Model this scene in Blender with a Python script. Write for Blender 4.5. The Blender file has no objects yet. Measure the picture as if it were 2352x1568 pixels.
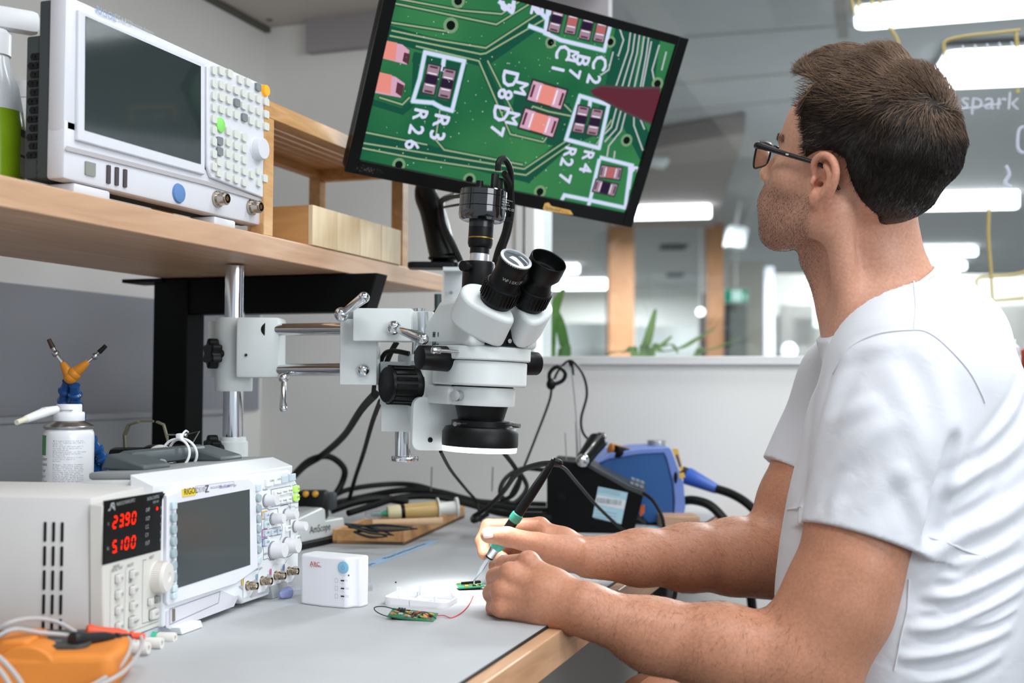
import bpy, bmesh, math, random
import numpy as np
from mathutils import Vector, Matrix
random.seed(7); np.random.seed(7)
SC = bpy.context.scene
COL = SC.collection

# ------------------------------------------------------------------ camera
F = 2650.; CX, CY = 1176., 784.; CZ = 1.022; DZ = .75      # focal length and centre in px of the 2352 px frame; desk height
_y = np.array([933., -96., -F]); _y /= np.linalg.norm(_y)
_x = np.array([(F*F+96*46)/933., 46., F]); _x /= np.linalg.norm(_x)
MC = np.array([_x, _y, np.cross(_x, _y)])
RT, UP, FW = MC[:, 0], MC[:, 1], -MC[:, 2]
CAMP = np.array([0., 0., CZ])
cam_data = bpy.data.cameras.new('camera'); cam = bpy.data.objects.new('camera', cam_data); COL.objects.link(cam)
cam.matrix_world = Matrix(((RT[0], UP[0], -FW[0], 0), (RT[1], UP[1], -FW[1], 0), (RT[2], UP[2], -FW[2], CZ), (0, 0, 0, 1)))
cam_data.sensor_width = 36; cam_data.lens = F*36/2352
cam_data.dof.use_dof = True; cam_data.dof.focus_distance = 1.44; cam_data.dof.aperture_fstop = 4.0
cam_data.clip_start = .05; cam_data.clip_end = 100
SC.camera = cam

# ------------------------------------------------------------------ world and colour
w = bpy.data.worlds.new('world'); SC.world = w; w.use_nodes = True
w.node_tree.nodes['Background'].inputs[0].default_value = (.80, .88, 1., 1)
w.node_tree.nodes['Background'].inputs[1].default_value = .80
SC.view_settings.view_transform = 'Standard'; SC.view_settings.look = 'None'
SC.view_settings.gamma = 1; SC.view_settings.use_curve_mapping = False
SC.view_settings.exposure = 0.0

def area_light(name, loc, target, sx, sy, power, color=(1, 1, 1)):
    l = bpy.data.lights.new(name, 'AREA'); l.shape = 'RECTANGLE'; l.size = sx; l.size_y = sy; l.energy = power; l.color = color
    o = bpy.data.objects.new(name, l); COL.objects.link(o); o.location = loc
    o.rotation_euler = (Vector(target)-Vector(loc)).to_track_quat('-Z', 'Y').to_euler()
    return o
# light of the ceiling troffers of the work room (the fixtures are built below, these shine out of them)
area_light('troffer_light', (.9, 1.0, 2.62), (.9, 1.0, 0), 1.2, .3, 17, (.94, .97, 1))
area_light('troffer_light', (.35, 2.0, 2.62), (.35, 2.0, 0), 1.2, .3, 17, (.94, .97, 1))
area_light('troffer_light', (-.1, .35, 2.62), (-.1, .35, 0), 1.2, .3, 19, (.94, .97, 1))
area_light('troffer_light', (2.2, .6, 2.62), (2.2, .6, 0), 1.2, .3, 17, (.94, .97, 1))
# unseen fill light added to the right behind the camera
area_light("side_fill_light", (3.6, -1.4, 1.9), (-.3, 1.5, 1.0), 2.6, 1.6, 85, (.90, .95, 1))


# ------------------------------------------------------------------ pixel rays on real planes
def ray(px, py): return FW+RT*((px-CX)/F)-UP*((py-CY)/F)
def P(px, py, d): return CAMP+ray(px, py)*d
def onz(px, py, z=DZ): r = ray(px, py); return CAMP+r*((z-CZ)/r[2])
def onx(px, py, x): r = ray(px, py); return CAMP+r*(x/r[0])
def ony(px, py, y): r = ray(px, py); return CAMP+r*(y/r[1])
def onplane(px, py, p0, n):
    r = ray(px, py); return CAMP+r*(((np.array(p0)-CAMP)@np.array(n))/(r@np.array(n)))
def proj(p):
    v = np.array(p)-CAMP; d = v@FW; return (CX+F*(v@RT)/d, CY-F*(v@UP)/d, d)

# ------------------------------------------------------------------ materials
def lin(c):
    if isinstance(c, str): c = tuple(int(c[i:i+2], 16)/255 for i in (0, 2, 4))
    return tuple(x/12.92 if x <= .04045 else ((x+.055)/1.055)**2.4 for x in c)+(1,)
MATS = {}
def mat(name, col, rough=.5, metal=0., spec=.5, vary=0., vscale=20., bump=0., bscale=200., emit=None, estr=0., trans=0., ior=1.45, alpha=1., coat=0., sss=0.):
    if name in MATS: return MATS[name]
    m = bpy.data.materials.new(name); m.use_nodes = True; nt = m.node_tree; b = nt.nodes['Principled BSDF']; c = lin(col)
    b.inputs['Base Color'].default_value = c; b.inputs['Roughness'].default_value = rough; b.inputs['Metallic'].default_value = metal
    b.inputs['Specular IOR Level'].default_value = spec; b.inputs['IOR'].default_value = ior
    b.inputs['Transmission Weight'].default_value = trans; b.inputs['Alpha'].default_value = alpha; b.inputs['Coat Weight'].default_value = coat
    if sss: b.inputs['Subsurface Weight'].default_value = sss; b.inputs['Subsurface Radius'].default_value = (.012, .005, .003); b.inputs['Subsurface Scale'].default_value = 1.
    tc = nt.nodes.new('ShaderNodeTexCoord')
    if vary:
        n = nt.nodes.new('ShaderNodeTexNoise'); n.inputs['Scale'].default_value = vscale; n.inputs['Detail'].default_value = 5
        r = nt.nodes.new('ShaderNodeValToRGB'); r.color_ramp.elements[0].position = .3; r.color_ramp.elements[1].position = .7
        r.color_ramp.elements[0].color = tuple(x*(1-vary) for x in c[:3])+(1,); r.color_ramp.elements[1].color = tuple(min(1, x*(1+vary)) for x in c[:3])+(1,)
        nt.links.new(tc.outputs['Object'], n.inputs['Vector']); nt.links.new(n.outputs['Fac'], r.inputs['Fac']); nt.links.new(r.outputs['Color'], b.inputs['Base Color'])
    if bump:
        n = nt.nodes.new('ShaderNodeTexNoise'); n.inputs['Scale'].default_value = bscale; n.inputs['Detail'].default_value = 3
        bp = nt.nodes.new('ShaderNodeBump'); bp.inputs['Strength'].default_value = bump; bp.inputs['Distance'].default_value = .001
        nt.links.new(tc.outputs['Object'], n.inputs['Vector']); nt.links.new(n.outputs['Fac'], bp.inputs['Height']); nt.links.new(bp.outputs['Normal'], b.inputs['Normal'])
    if emit: b.inputs['Emission Color'].default_value = lin(emit); b.inputs['Emission Strength'].default_value = estr
    MATS[name] = m; return m
def wood(name, c1, c2, axis=1, scale=6., stretch=14., rough=.45, bands=0.):
    if name in MATS: return MATS[name]
    m = mat(name, c1, rough); nt = m.node_tree; b = nt.nodes['Principled BSDF']
    tc = nt.nodes.new('ShaderNodeTexCoord'); mp = nt.nodes.new('ShaderNodeMapping'); s = [scale*stretch]*3; s[axis] = scale; mp.inputs['Scale'].default_value = s
    n = nt.nodes.new('ShaderNodeTexNoise'); n.inputs['Scale'].default_value = 1.; n.inputs['Detail'].default_value = 6; n.inputs['Distortion'].default_value = 1.5
    n2 = nt.nodes.new('ShaderNodeTexNoise'); n2.inputs['Scale'].default_value = .18; n2.inputs['Detail'].default_value = 2
    mx = nt.nodes.new('ShaderNodeMath'); mx.operation = 'ADD'; h = nt.nodes.new('ShaderNodeMath'); h.operation = 'MULTIPLY'; h.inputs[1].default_value = .5
    r = nt.nodes.new('ShaderNodeValToRGB'); r.color_ramp.elements[0].position = .36; r.color_ramp.elements[1].position = .62
    r.color_ramp.elements[0].color = lin(c1); r.color_ramp.elements[1].color = lin(c2)
    L = nt.links.new
    L(tc.outputs['Object'], mp.inputs['Vector']); L(mp.outputs['Vector'], n.inputs['Vector']); L(mp.outputs['Vector'], n2.inputs['Vector'])
    L(n.outputs['Fac'], mx.inputs[0]); L(n2.outputs['Fac'], mx.inputs[1]); L(mx.outputs[0], h.inputs[0]); L(h.outputs[0], r.inputs['Fac']); L(r.outputs['Color'], b.inputs['Base Color'])
    return m
def emis(name, col, s=1.):
    if name in MATS: return MATS[name]
    m = bpy.data.materials.new(name); m.use_nodes = True; nt = m.node_tree; nt.nodes.clear()
    e = nt.nodes.new('ShaderNodeEmission'); e.inputs[0].default_value = lin(col); e.inputs[1].default_value = s
    o = nt.nodes.new('ShaderNodeOutputMaterial'); nt.links.new(e.outputs[0], o.inputs[0]); MATS[name] = m; return m
def glass_mat(name, tint='f4f8f8', refl=.06, rough=0.):
    if name in MATS: return MATS[name]
    m = bpy.data.materials.new(name); m.use_nodes = True; nt = m.node_tree; nt.nodes.clear()
    t = nt.nodes.new('ShaderNodeBsdfTransparent'); t.inputs[0].default_value = lin(tint)
    g = nt.nodes.new('ShaderNodeBsdfGlossy'); g.inputs['Roughness'].default_value = rough
    f = nt.nodes.new('ShaderNodeFresnel'); f.inputs[0].default_value = 1.45
    mx = nt.nodes.new('ShaderNodeMixShader'); o = nt.nodes.new('ShaderNodeOutputMaterial')
    nt.links.new(f.outputs[0], mx.inputs[0]); nt.links.new(t.outputs[0], mx.inputs[1]); nt.links.new(g.outputs[0], mx.inputs[2]); nt.links.new(mx.outputs[0], o.inputs[0])
    MATS[name] = m; return m

# ------------------------------------------------------------------ mesh building
WORLD = {}
def wm(o): return WORLD.get(o.name, Matrix.Identity(4))
_TXT = {}
def frame(o, x, y=None, z=None):
    """4x4 from an origin and axes (numpy or tuples)."""
    x = Vector(x).normalized()
    if z is None: y = Vector(y).normalized(); z = x.cross(y).normalized(); y = z.cross(x)
    elif y is None: z = Vector(z).normalized(); y = z.cross(x).normalized(); x = y.cross(z)
    m = Matrix((x, y, z)).transposed().to_4x4(); m.translation = Vector(o); return m
def align(p0, p1):
    d = Vector(p1)-Vector(p0); m = d.to_track_quat('Z', 'Y').to_matrix().to_4x4(); m.translation = Vector(p0); return m, d.length
def TR(x, y, z): return Matrix.Translation((x, y, z))
def RZ(a): return Matrix.Rotation(math.radians(a), 4, 'Z')
def RX(a): return Matrix.Rotation(math.radians(a), 4, 'X')
def RY(a): return Matrix.Rotation(math.radians(a), 4, 'Y')
def rrect(w, h, r, n=5, cx=0, cy=0):
    pts = []
    for (sx, sy, a0) in ((1, -1, -90), (1, 1, 0), (-1, 1, 90), (-1, -1, 180)):
        for k in range(n+1):
            a = math.radians(a0+90*k/n); pts.append((cx+sx*(w/2-r)+r*math.cos(a), cy+sy*(h/2-r)+r*math.sin(a)))
    return pts
def spline(pts, n=8, closed=False):
    p = [Vector(q) for q in pts]; out = []; N = len(p)
    for i in range(N if closed else N-1):
        if closed: a, b, c, d = p[i-1], p[i], p[(i+1) % N], p[(i+2) % N]
        else: a, b, c, d = p[max(i-1, 0)], p[i], p[i+1], p[min(i+2, N-1)]
        for k in range(n):
            t = k/n; out.append(.5*((2*b)+(c-a)*t+(2*a-5*b+4*c-d)*t*t+(3*b-a-3*c+d)*t**3))
    if not closed: out.append(p[-1].copy())
    return out
class MB:
    def __init__(s, T=None): s.v = []; s.f = []; s.mi = []; s.m = 0; s.T = T or Matrix.Identity(4)
    def add(s, vs, fs, M=None):
        M = s.T @ M if M is not None else s.T; o = len(s.v)
        s.v += [M @ Vector(v) for v in vs]; s.f += [tuple(i+o for i in f) for f in fs]; s.mi += [s.m]*len(fs); return s
    def box(s, c, d, M=None, b=0.):
        x, y, z = [k/2 for k in d]
        if b and min(x, y, z) > b*1.01:
            bm = bmesh.new(); bmesh.ops.create_cube(bm, size=1)
            for v in bm.verts: v.co = Vector((v.co.x*d[0], v.co.y*d[1], v.co.z*d[2]))
            bmesh.ops.bevel(bm, geom=bm.edges[:], offset=b, segments=2, profile=.5, affect='EDGES')
            vs = [tuple(v.co+Vector(c)) for v in bm.verts]; fs = [[v.index for v in f.verts] for f in bm.faces]; bm.free(); return s.add(vs, fs, M)
        vs = [(c[0]+i*x, c[1]+j*y, c[2]+k*z) for i in (-1, 1) for j in (-1, 1) for k in (-1, 1)]
        return s.add(vs, [(0, 1, 3, 2), (4, 6, 7, 5), (0, 4, 5, 1), (2, 3, 7, 6), (0, 2, 6, 4), (1, 5, 7, 3)], M)
    def lathe(s, prof, M=None, n=32, a0=0., a1=360.):
        full = abs(a1-a0) >= 359.9; m = n if full else n+1; vs = []; fs = []
        for r, z in prof:
            for k in range(m):
                a = math.radians(a0+(a1-a0)*k/n); vs.append((r*math.cos(a), r*math.sin(a), z))
        for i in range(len(prof)-1):
            for k in range(n):
                k2 = (k+1) % m; fs.append((i*m+k, i*m+k2, (i+1)*m+k2, (i+1)*m+k))
        if full and prof[0][0] > 1e-6: fs.append(tuple(range(m))[::-1])
        if full and prof[-1][0] > 1e-6: fs.append(tuple((len(prof)-1)*m+k for k in range(m)))
        return s.add(vs, fs, M)
    def cyl(s, p0, p1, r0, r1=None, n=28, b=0.):
        r1 = r0 if r1 is None else r1; M, L = align(p0, p1)
        pr = [(r0, 0), (r1, L)] if not b else [(r0-b, 0), (r0-b*.3, b*.3), (r0, b), (r1, L-b), (r1-b*.3, L-b*.3), (r1-b, L)]
        return s.lathe(pr, M, n)
    def ball(s, c, r, n=20, M=None, sc=(1, 1, 1)):
        vs = []; fs = []; m = n//2
        for i in range(m+1):
            t = math.pi*i/m
            for k in range(n): a = 2*math.pi*k/n; vs.append((c[0]+sc[0]*r*math.sin(t)*math.cos(a), c[1]+sc[1]*r*math.sin(t)*math.sin(a), c[2]+sc[2]*r*math.cos(t)))
        for i in range(m):
            for k in range(n): fs.append((i*n+k, (i+1)*n+k, (i+1)*n+(k+1) % n, i*n+(k+1) % n))
        return s.add(vs, fs, M)
    def tube(s, pts, r, n=8, smooth=6, closed=False, rs=None):
        p = spline(pts, smooth, closed) if smooth > 1 else [Vector(q) for q in pts]; N = len(p); vs = []; fs = []
        up = Vector((.13, .2, .97)); prev = None
        for i, q in enumerate(p):
            t = (p[(i+1) % N]-p[i-1]) if closed else (p[min(i+1, N-1)]-p[max(i-1, 0)]); t = t.normalized() if t.length > 1e-9 else Vector((0, 0, 1))
            u = (up if prev is None else prev); u = (u-t*u.dot(t)); u = u.normalized() if u.length > 1e-6 else t.orthogonal().normalized(); prev = u; w_ = t.cross(u)
            rr = r if rs is None else float(np.interp(i/(N-1), np.linspace(0, 1, len(rs)), rs))
            for k in range(n): a = 2*math.pi*k/n; vs.append(q+u*rr*math.cos(a)+w_*rr*math.sin(a))
        for i in range(N if closed else N-1):
            j = (i+1) % N
            for k in range(n): fs.append((i*n+k, i*n+(k+1) % n, j*n+(k+1) % n, j*n+k))
        if not closed: fs += [tuple(range(n))[::-1], tuple((N-1)*n+k for k in range(n))]
        return s.add(vs, fs)
    def prism(s, poly, z0, z1, M=None):
        n = len(poly); vs = [(x, y, z0) for x, y in poly]+[(x, y, z1) for x, y in poly]
        fs = [tuple(range(n))[::-1], tuple(range(n, 2*n))]+[(k, (k+1) % n, n+(k+1) % n, n+k) for k in range(n)]
        return s.add(vs, fs, M)
    def strip(s, pts, wd, z, M=None, th=0.):
        """flat ribbon polyline in the xy plane of M (mitred), at height z"""
        p = [Vector((q[0], q[1])) for q in pts]; L = []; R = []
        for i in range(len(p)):
            a = (p[i]-p[i-1]).normalized() if i else None; b = (p[i+1]-p[i]).normalized() if i < len(p)-1 else None
            if a is None: a = b
            if b is None: b = a
            na = Vector((-a.y, a.x)); nb = Vector((-b.y, b.x)); nn = (na+nb); nn = nn.normalized() if nn.length > 1e-6 else na
            k = wd/2/max(.35, nn.dot(na)); L.append(p[i]+nn*k); R.append(p[i]-nn*k)
        m = len(p); vs = [(q.x, q.y, z) for q in L]+[(q.x, q.y, z) for q in R]
        return s.add(vs, [(i, m+i, m+i+1, i+1) for i in range(m-1)], M)
    def text(s, t, size, M, z=0., align='LEFT', ext=0., sx=1.):
        key = (t, align)
        if key not in _TXT:
            cu = bpy.data.curves.new('t', 'FONT'); cu.body = t; cu.size = 1; cu.align_x = align; cu.align_y = 'CENTER'; cu.resolution_u = 2
            ob = bpy.data.objects.new('t', cu); me = bpy.data.meshes.new_from_object(ob)
            _TXT[key] = ([tuple(v.co) for v in me.vertices], [tuple(p.vertices) for p in me.polygons])
            bpy.data.objects.remove(ob); bpy.data.curves.remove(cu); bpy.data.meshes.remove(me)
        vs, fs = _TXT[key]
        return s.add([(x*size*sx, y*size, z) for x, y, _ in vs], fs, M)
    def build(s, name, m, parent=None, bevel=0., smooth=35, seg=2, sub=0):
        me = bpy.data.meshes.new(name); inv = wm(parent).inverted() if parent is not None else None
        if parent is None and s.v:
            lo = [min(v[i] for v in s.v) for i in range(3)]; hi = [max(v[i] for v in s.v) for i in range(3)]
            W = TR((lo[0]+hi[0])/2, (lo[1]+hi[1])/2, lo[2]); inv = W.inverted()
        elif parent is None: W = Matrix.Identity(4); inv = W
        me.from_pydata([inv @ v for v in s.v], [], s.f)
        ms = m if isinstance(m, (list, tuple)) else [m]
        for q in ms: me.materials.append(q)
        if len(ms) > 1: me.polygons.foreach_set('material_index', s.mi)
        bm = bmesh.new(); bm.from_mesh(me); bmesh.ops.recalc_face_normals(bm, faces=bm.faces); bm.to_mesh(me); bm.free()
        if smooth: me.shade_smooth(); me.set_sharp_from_angle(angle=math.radians(smooth))
        o = bpy.data.objects.new(name, me); COL.objects.link(o)
        if parent is None: o.matrix_world = W; WORLD[o.name] = W
        else: o.parent = parent; WORLD[o.name] = wm(parent)
        if bevel:
            bv = o.modifiers.new('bevel', 'BEVEL'); bv.width = bevel; bv.segments = seg; bv.limit_method = 'ANGLE'; bv.angle_limit = math.radians(40); bv.use_clamp_overlap = True
        if sub: sb = o.modifiers.new('sub', 'SUBSURF'); sb.levels = sub; sb.render_levels = sub
        return o
def tag(o, label, cat, group=None, kind=None):
    o['label'] = label; o['category'] = cat
    if group: o['group'] = group
    if kind: o['kind'] = kind
    return o
def struct(o): o['kind'] = 'structure'; return o
def thing(name, M, label, cat, group=None):
    o = bpy.data.objects.new(name, None); COL.objects.link(o); o.empty_display_size = .05
    if not isinstance(M, Matrix): M = TR(*M)
    o.matrix_world = M; WORLD[o.name] = M; return tag(o, label, cat, group)
def box(name, lo, hi, m, parent=None, bevel=0.):
    b = MB(); b.box([(a+c)/2 for a, c in zip(lo, hi)], [c-a for a, c in zip(lo, hi)]); return b.build(name, m, parent, bevel=bevel)
def arr(p): return tuple(float(x) for x in p)

M_wall = mat('painted_wall', 'ecebe6', .7, vary=.02, vscale=3, bump=.08, bscale=400)
M_black = mat('black_plastic', '070808', .42, spec=.28, vary=.1, vscale=30)
M_blackm = mat('black_metal', '060707', .5, spec=.15)
M_white = mat('white_enamel', 'd3d8d6', .38, vary=.015, vscale=40, bump=.05, bscale=900)
M_chrome = mat('chrome', 'd8dadc', .12, metal=1.)
M_steel = mat('brushed_steel', 'a8a8a6', .3, metal=1.)
M_wplast = mat('white_plastic', 'e6e8ea', .4)
M_rubber = mat('black_rubber_cable', '0c0e0c', .5, spec=.3)
# ------------------------------------------------------------------ the setting
XW, YB, ZT = -1.48, 2.40, 1.868       # left wall, back partition, underside of the soffit over the bench
M_grey = mat('grey_ceiling_tile', 'a2a1a3', .8, vary=.03, vscale=6)
M_capm = mat('white_trim_paint', 'e4e4e1', .5)
M_floor = mat('dark_grey_carpet', '5d605c', .95, vary=.15, vscale=80)
struct(box('wall_left', (XW-.12, -1.2, 0), (XW, YB+.1, 2.7), M_wall))
xm = float(ony(1192, 700, YB)[0]); xm2 = float(ony(1232, 700, YB)[0])      # window mullion
zcap = float(ony(1600, 818, YB)[2]); zc2 = float(ony(1600, 838, YB)[2])
struct(box('wall_back', (XW, YB, 0), (xm, YB+.1, 2.7), M_wall))
struct(box('wall_partition', (xm, YB, 0), (1.6, YB+.1, zc2), M_wall))
struct(box('trim_1', (xm, YB-.012, zc2), (1.6, YB+.11, zcap), M_capm, bevel=.002))
b = MB(); b.box(((xm+xm2)/2-.018, YB+.05, (zcap+2.7)/2), (.018, .12, 2.7-zcap)); b.box(((xm+xm2)/2+.008, YB+.05, (zcap+2.7)/2), (.024, .13, 2.7-zcap)); b.box(((xm+xm2)/2-.004, YB+.055, (zcap+2.7)/2), (.03, .1, 2.7-zcap))
struct(b.build('trim_2', M_capm, bevel=.003))
struct(box('ceiling_soffit', (XW, -.6, ZT), (-.62, YB, 2.0), mat('soffit_board', 'c4bdb6', .8, vary=.02, vscale=4)))
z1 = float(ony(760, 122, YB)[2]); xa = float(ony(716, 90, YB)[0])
struct(box('trim_shadow_strip', (xa, YB-.03, z1), (-.62, YB, ZT), mat('bulkhead_shadow_mauve', 'a39ea0', .8)))  # shadow of the bulkhead, put on the wall as a dark mauve strip
b = MB()
for (px, py) in ((619, 45),): q = onz(px, py, ZT); b.cyl((q[0], q[1], ZT-.002), (q[0], q[1], ZT+.001), .008)
tag(b.build('ceiling_screw', mat('dark_screw', '6b6a66', .6)), 'small dark screw head in the cream soffit above the corner', 'screw')
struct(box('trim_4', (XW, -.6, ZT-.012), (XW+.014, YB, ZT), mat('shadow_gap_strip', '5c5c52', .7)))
struct(box('floor', (-9, -4, -.05), (5, 22, 0), M_floor))
# glass above the partition, with marker drawings on it
gl = box('window_1', (xm2-.005, YB+.045, zcap), (1.6, YB+.05, 2.7), glass_mat('partition_glass')); struct(gl)
b = MB(); yg = YB+.043; b.T = Matrix.Identity(4)
def gline(mb, pts, r=.004):
    mb.tube([ony(x, y, yg) for x, y in pts], r, 6, 4)
M_yel = mat('yellow_marker', 'b9a565', .7, alpha=.55); M_wht = mat('white_marker', 'd6d8e6', .7, alpha=.4)
for pts in ([(1952, -20), (1960, 20), (1966, 36)], [(1972, 0), (1975, 22)], [(2002, -10), (2003, 16)], [(2022, -10), (2024, 14), (2044, 62), (2058, 85), (2064, 102)],
            [(2172, 132), (2169, 98), (2200, 86), (2240, 80), (2290, 75), (2344, 69)], [(2334, 72), (2337, 122)], [(2337, 204), (2338, 214)],
            [(2272, 470), (2270, 540), (2276, 620), (2282, 720)], [(2244, 660), (2246, 640), (2280, 634), (2330, 630), (2360, 622)], [(2285, 690), (2330, 686), (2352, 684)]):
    gline(b, pts)
tag(b.build('marker_drawing', M_yel), 'faint yellow marker lines drawn on the glass above the partition', 'drawing')
b = MB()
M0 = frame(ony(2205, 232, yg), (1, 0, -.09), z=(0, -1, 0)); b.text('spark', .05, M0, align='LEFT')
gline(b, [(2210, 250), (2250, 244), (2300, 238)], .0015)
gline(b, [(2352, 290), (2340, 300), (2338, 340), (2352, 352)], .003); gline(b, [(2310, 380), (2318, 400), (2308, 420), (2322, 430)], .004)
for k in range(5): gline(b, [(2210+k*28, 104-k*2), (2214+k*28, 112-k*2), (2208+k*28, 118-k*2)], .0022)
tag(b.build('marker_writing', M_wht), 'faint white handwriting on the glass behind the head', 'writing')

# ---- the office behind the glass
ZC = 2.7; Zu = np.array([0, 0, 1.])
struct(box('ceiling', (-8, YB+.1, ZC), (4.5, 20.2, ZC+.05), M_grey))
struct(box('ceiling_near', (-.62, -.6, ZC), (3.5, YB+.1, ZC+.05), M_grey))
struct(box('wall_far', (-8, 20, 0), (4.5, 20.2, ZC), mat('far_wall_paint', 'cdcdc8', .8, vary=.02, vscale=1)))
struct(box('wall_far_left', (-8.2, YB+.1, 0), (-8, 20, ZC), M_wall))
# ceiling joints
b = MB()
for (p, q) in (((1580, 85), (1913, 60)), ((1580, 190), (1860, 165)), ((1600, 250), (1880, 225))):
    A, B = onz(*p, ZC-.002), onz(*q, ZC-.002); d = (B-A)/np.linalg.norm(B-A); n = np.array([-d[1], d[0], 0])*.012; A = A-d*3; B = B+d*1.5
    b.add([A-n, B-n, B+n, A+n], [(0, 1, 2, 3)])
A, B = onz(1915, 0, ZC-.003), onz(1925, 90, ZC-.003); b.add([A, A+np.array([.05, 0, 0]), B+np.array([.05, 0, 0]), B], [(0, 1, 2, 3)])
struct(b.build('trim_5', mat('ceiling_joint', '7f7975', .8)))
# dropped ceiling bay
b = MB(); pl = [onz(1480, 345, ZC-.14), onz(1712, 306, ZC-.14), onz(1640, 522, ZC-.14), onz(1400, 520, ZC-.14)]
b.add([*pl, *[p+np.array([0, 0, .13]) for p in pl]], [(0, 1, 2, 3), (4, 5, 6, 7), (0, 1, 5, 4), (1, 2, 6, 5), (2, 3, 7, 6), (3, 0, 4, 7)])
struct(b.build('ceiling_bay', mat('taupe_ceiling', '8d8280', .8)))
M_lamp = emis('linear_lamp_diffuser', 'f6f9ff', 9.)
def lamp(p0, p1, hpx, label, z=ZC-.07, group='linear ceiling lights of the far office', power=215):
    A, B = onz(*p0, z), onz(*p1, z); d = proj((A+B)/2)[2]; wd = None
    u = (B-A)/np.linalg.norm(B-A); n = np.array([-u[1], u[0], 0])
    q = onz(p0[0], p0[1]-hpx/2, z)-onz(p0[0], p0[1]+hpx/2, z); wd = abs(q@n)
    t = thing('ceiling_light', frame((A+B)/2, u, z=(0, 0, 1)), label, 'ceiling light', group)
    L = np.linalg.norm(B-A); T = wm(t)
    if hpx < 45:      # slim suspended fittings that glow on their sides
        wd = .10; hh = hpx*d/F; m = MB(T); m.box((0, 0, 0), (L, wd, hh), b=.012); m.build('diffuser', M_lamp, t); T = T @ TR(0, 0, hh/2+.002)
    else: m = MB(T); m.prism(rrect(L, wd, min(wd, .2)*.3), 0, .02); m.build('diffuser', M_lamp, t, smooth=0)
    l = bpy.data.lights.new('office_lamp', 'AREA'); l.shape = 'RECTANGLE'; l.size = L; l.size_y = wd; l.energy = power; l.color = (.94, .96, 1); lo_ = bpy.data.objects.new('office_lamp', l); COL.objects.link(lo_); lo_.matrix_world = wm(t) @ TR(0, 0, -.006-(hpx*d/F/2 if hpx < 45 else 0))
    m = MB(T); m.box((0, 0, .030), (L+.01, wd+.01, .02)); m.box((0, 0, (ZC-T.translation.z)/2+.02), (.03, .03, max(.01, ZC-T.translation.z-.04))); m.build('housing', M_capm, t)
lamp((1965, 47), (2480, 5), 45, 'topmost wide glowing ceiling light seen through the glass above the head')
lamp((2150, 168), (2500, 152), 76, 'thickest glowing ceiling light behind the top of the hair')
lamp((2090, 463), (2337, 458), 38, 'glowing ceiling light level with the back of the neck')
lamp((1420, 490), (1632, 485), 27, 'bright tube ceiling light at the lower right corner of the monitor', z=ZC-.2)
lamp((2050, 579), (2242, 577), 18, 'upper of two short bright lights behind the neck')
lamp((2060, 611), (2217, 610), 16, 'lower of two short bright lights behind the neck')
lamp((1268, 652), (1400, 651), 24, 'bright ceiling light left of the big wood column')
lamp((1240, 619), (1328, 617), 18, 'short bright light just above another beside the eyepieces')
M_colw = wood('column_wood', '9c6a44', 'b98a64', 2, 1.2, 5, .6)
def column(px0, px1, d, label):
    A, B = P(px0, 800, d), P(px1, 800, d); w_ = np.linalg.norm(B-A)
    t = thing('wood_column', ((A[0]+B[0])/2, (A[1]+B[1])/2, 0), label, 'column'); T = wm(t) @ RZ(19.4)
    m = MB(T); m.box((0, w_/2, ZC/2), (w_*.93, w_, ZC)); m.build('post', M_colw, t, bevel=.01)
    m = MB(T); m.box((0, w_/2, .06), (w_*1.02, w_*1.08, .12)); m.build('base', mat('dark_skirt', '3b352f', .7), t)
column(1395, 1459, 11.6, 'wide reddish wood column below the monitor corner')
column(1623, 1664, 12.2, 'narrower reddish wood column beside the green exit sign')
# partitions and doors of the far office
def wallrect(name, p0, p1, d, m, z1=None, th=.1):
    A, B = P(p0[0], p0[1], d), P(p1[0], p1[1], d); z = max(A[2], 0) if z1 is None else z1
    q = MB(frame((A[0], A[1], 0), RT*np.array([1, 1, 0]), z=(0, 0, 1))); L = np.linalg.norm((B-A)[:2]); q.box((L/2, th/2, z/2), (L, th, z)); return q.build(name, m, bevel=.004)
struct(wallrect('wall_room_block', (1672, 600), (1762, 600), 14.2, mat('beige_block_wall', 'b4b0a6', .8)))
struct(wallrect('wall_low_left', (1130, 740), (1395, 740), 13, mat('pale_screen_wall', 'dfe6e6', .7)))
struct(wallrect('wall_low_mid', (1462, 748), (1600, 748), 13, mat('pale_screen_wall', 'dfe6e6', .7)))
struct(wallrect('door_1', (1668, 690), (1716, 690), 14.0, mat('grey_green_door', '7d827d', .6)))
struct(wallrect('trim_6', (1609, 672), (1627, 672), 13.4, mat('dark_door_frame', '23272a', .6)))
struct(wallrect('trim_7', (1664, 690), (1674, 690), 13.9, mat('dark_door_frame', '23272a', .6)))
struct(wallrect('trim_8', (1760, 612), (1778, 612), 11, mat('lilac_white_post', 'd3d6e4', .6)))
struct(wallrect('wall_box', (1778, 628), (2700, 628), 11.2, mat('pale_beige_wall', 'c3c2ba', .8)))
b = MB(frame(P(1790, 818, 11.1), RT, z=UP)); k = 11.1/F; b.prism([(0, 0), (600*k, 0), (600*k, 118*k), (0, 118*k)], 0, 0, Matrix.Rotation(math.pi/2, 4, 'X') @ TR(0, 0, .02)); 
struct(b.build('window_2', mat('grey_window_film', 'a5a39e', .6)))
t = thing('notice_sheet', frame(P(1890, 725, 10.95), RT, z=(0, 0, 1)), 'pale rectangular sheet on the grey far window left of the neck', 'notice'); k = 10.95/F
b = MB(wm(t)); b.box((0, 0, 0), (42*k, .01, 52*k)); b.build('sheet', mat('pale_paper', 'c9d3d6', .7), t)
k = 13.6/F; t = thing('exit_sign', frame(P(1692, 679, 13.6), RT, z=(0, 0, 1)), 'green and white illuminated exit sign beside the narrow column', 'exit sign')
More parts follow.
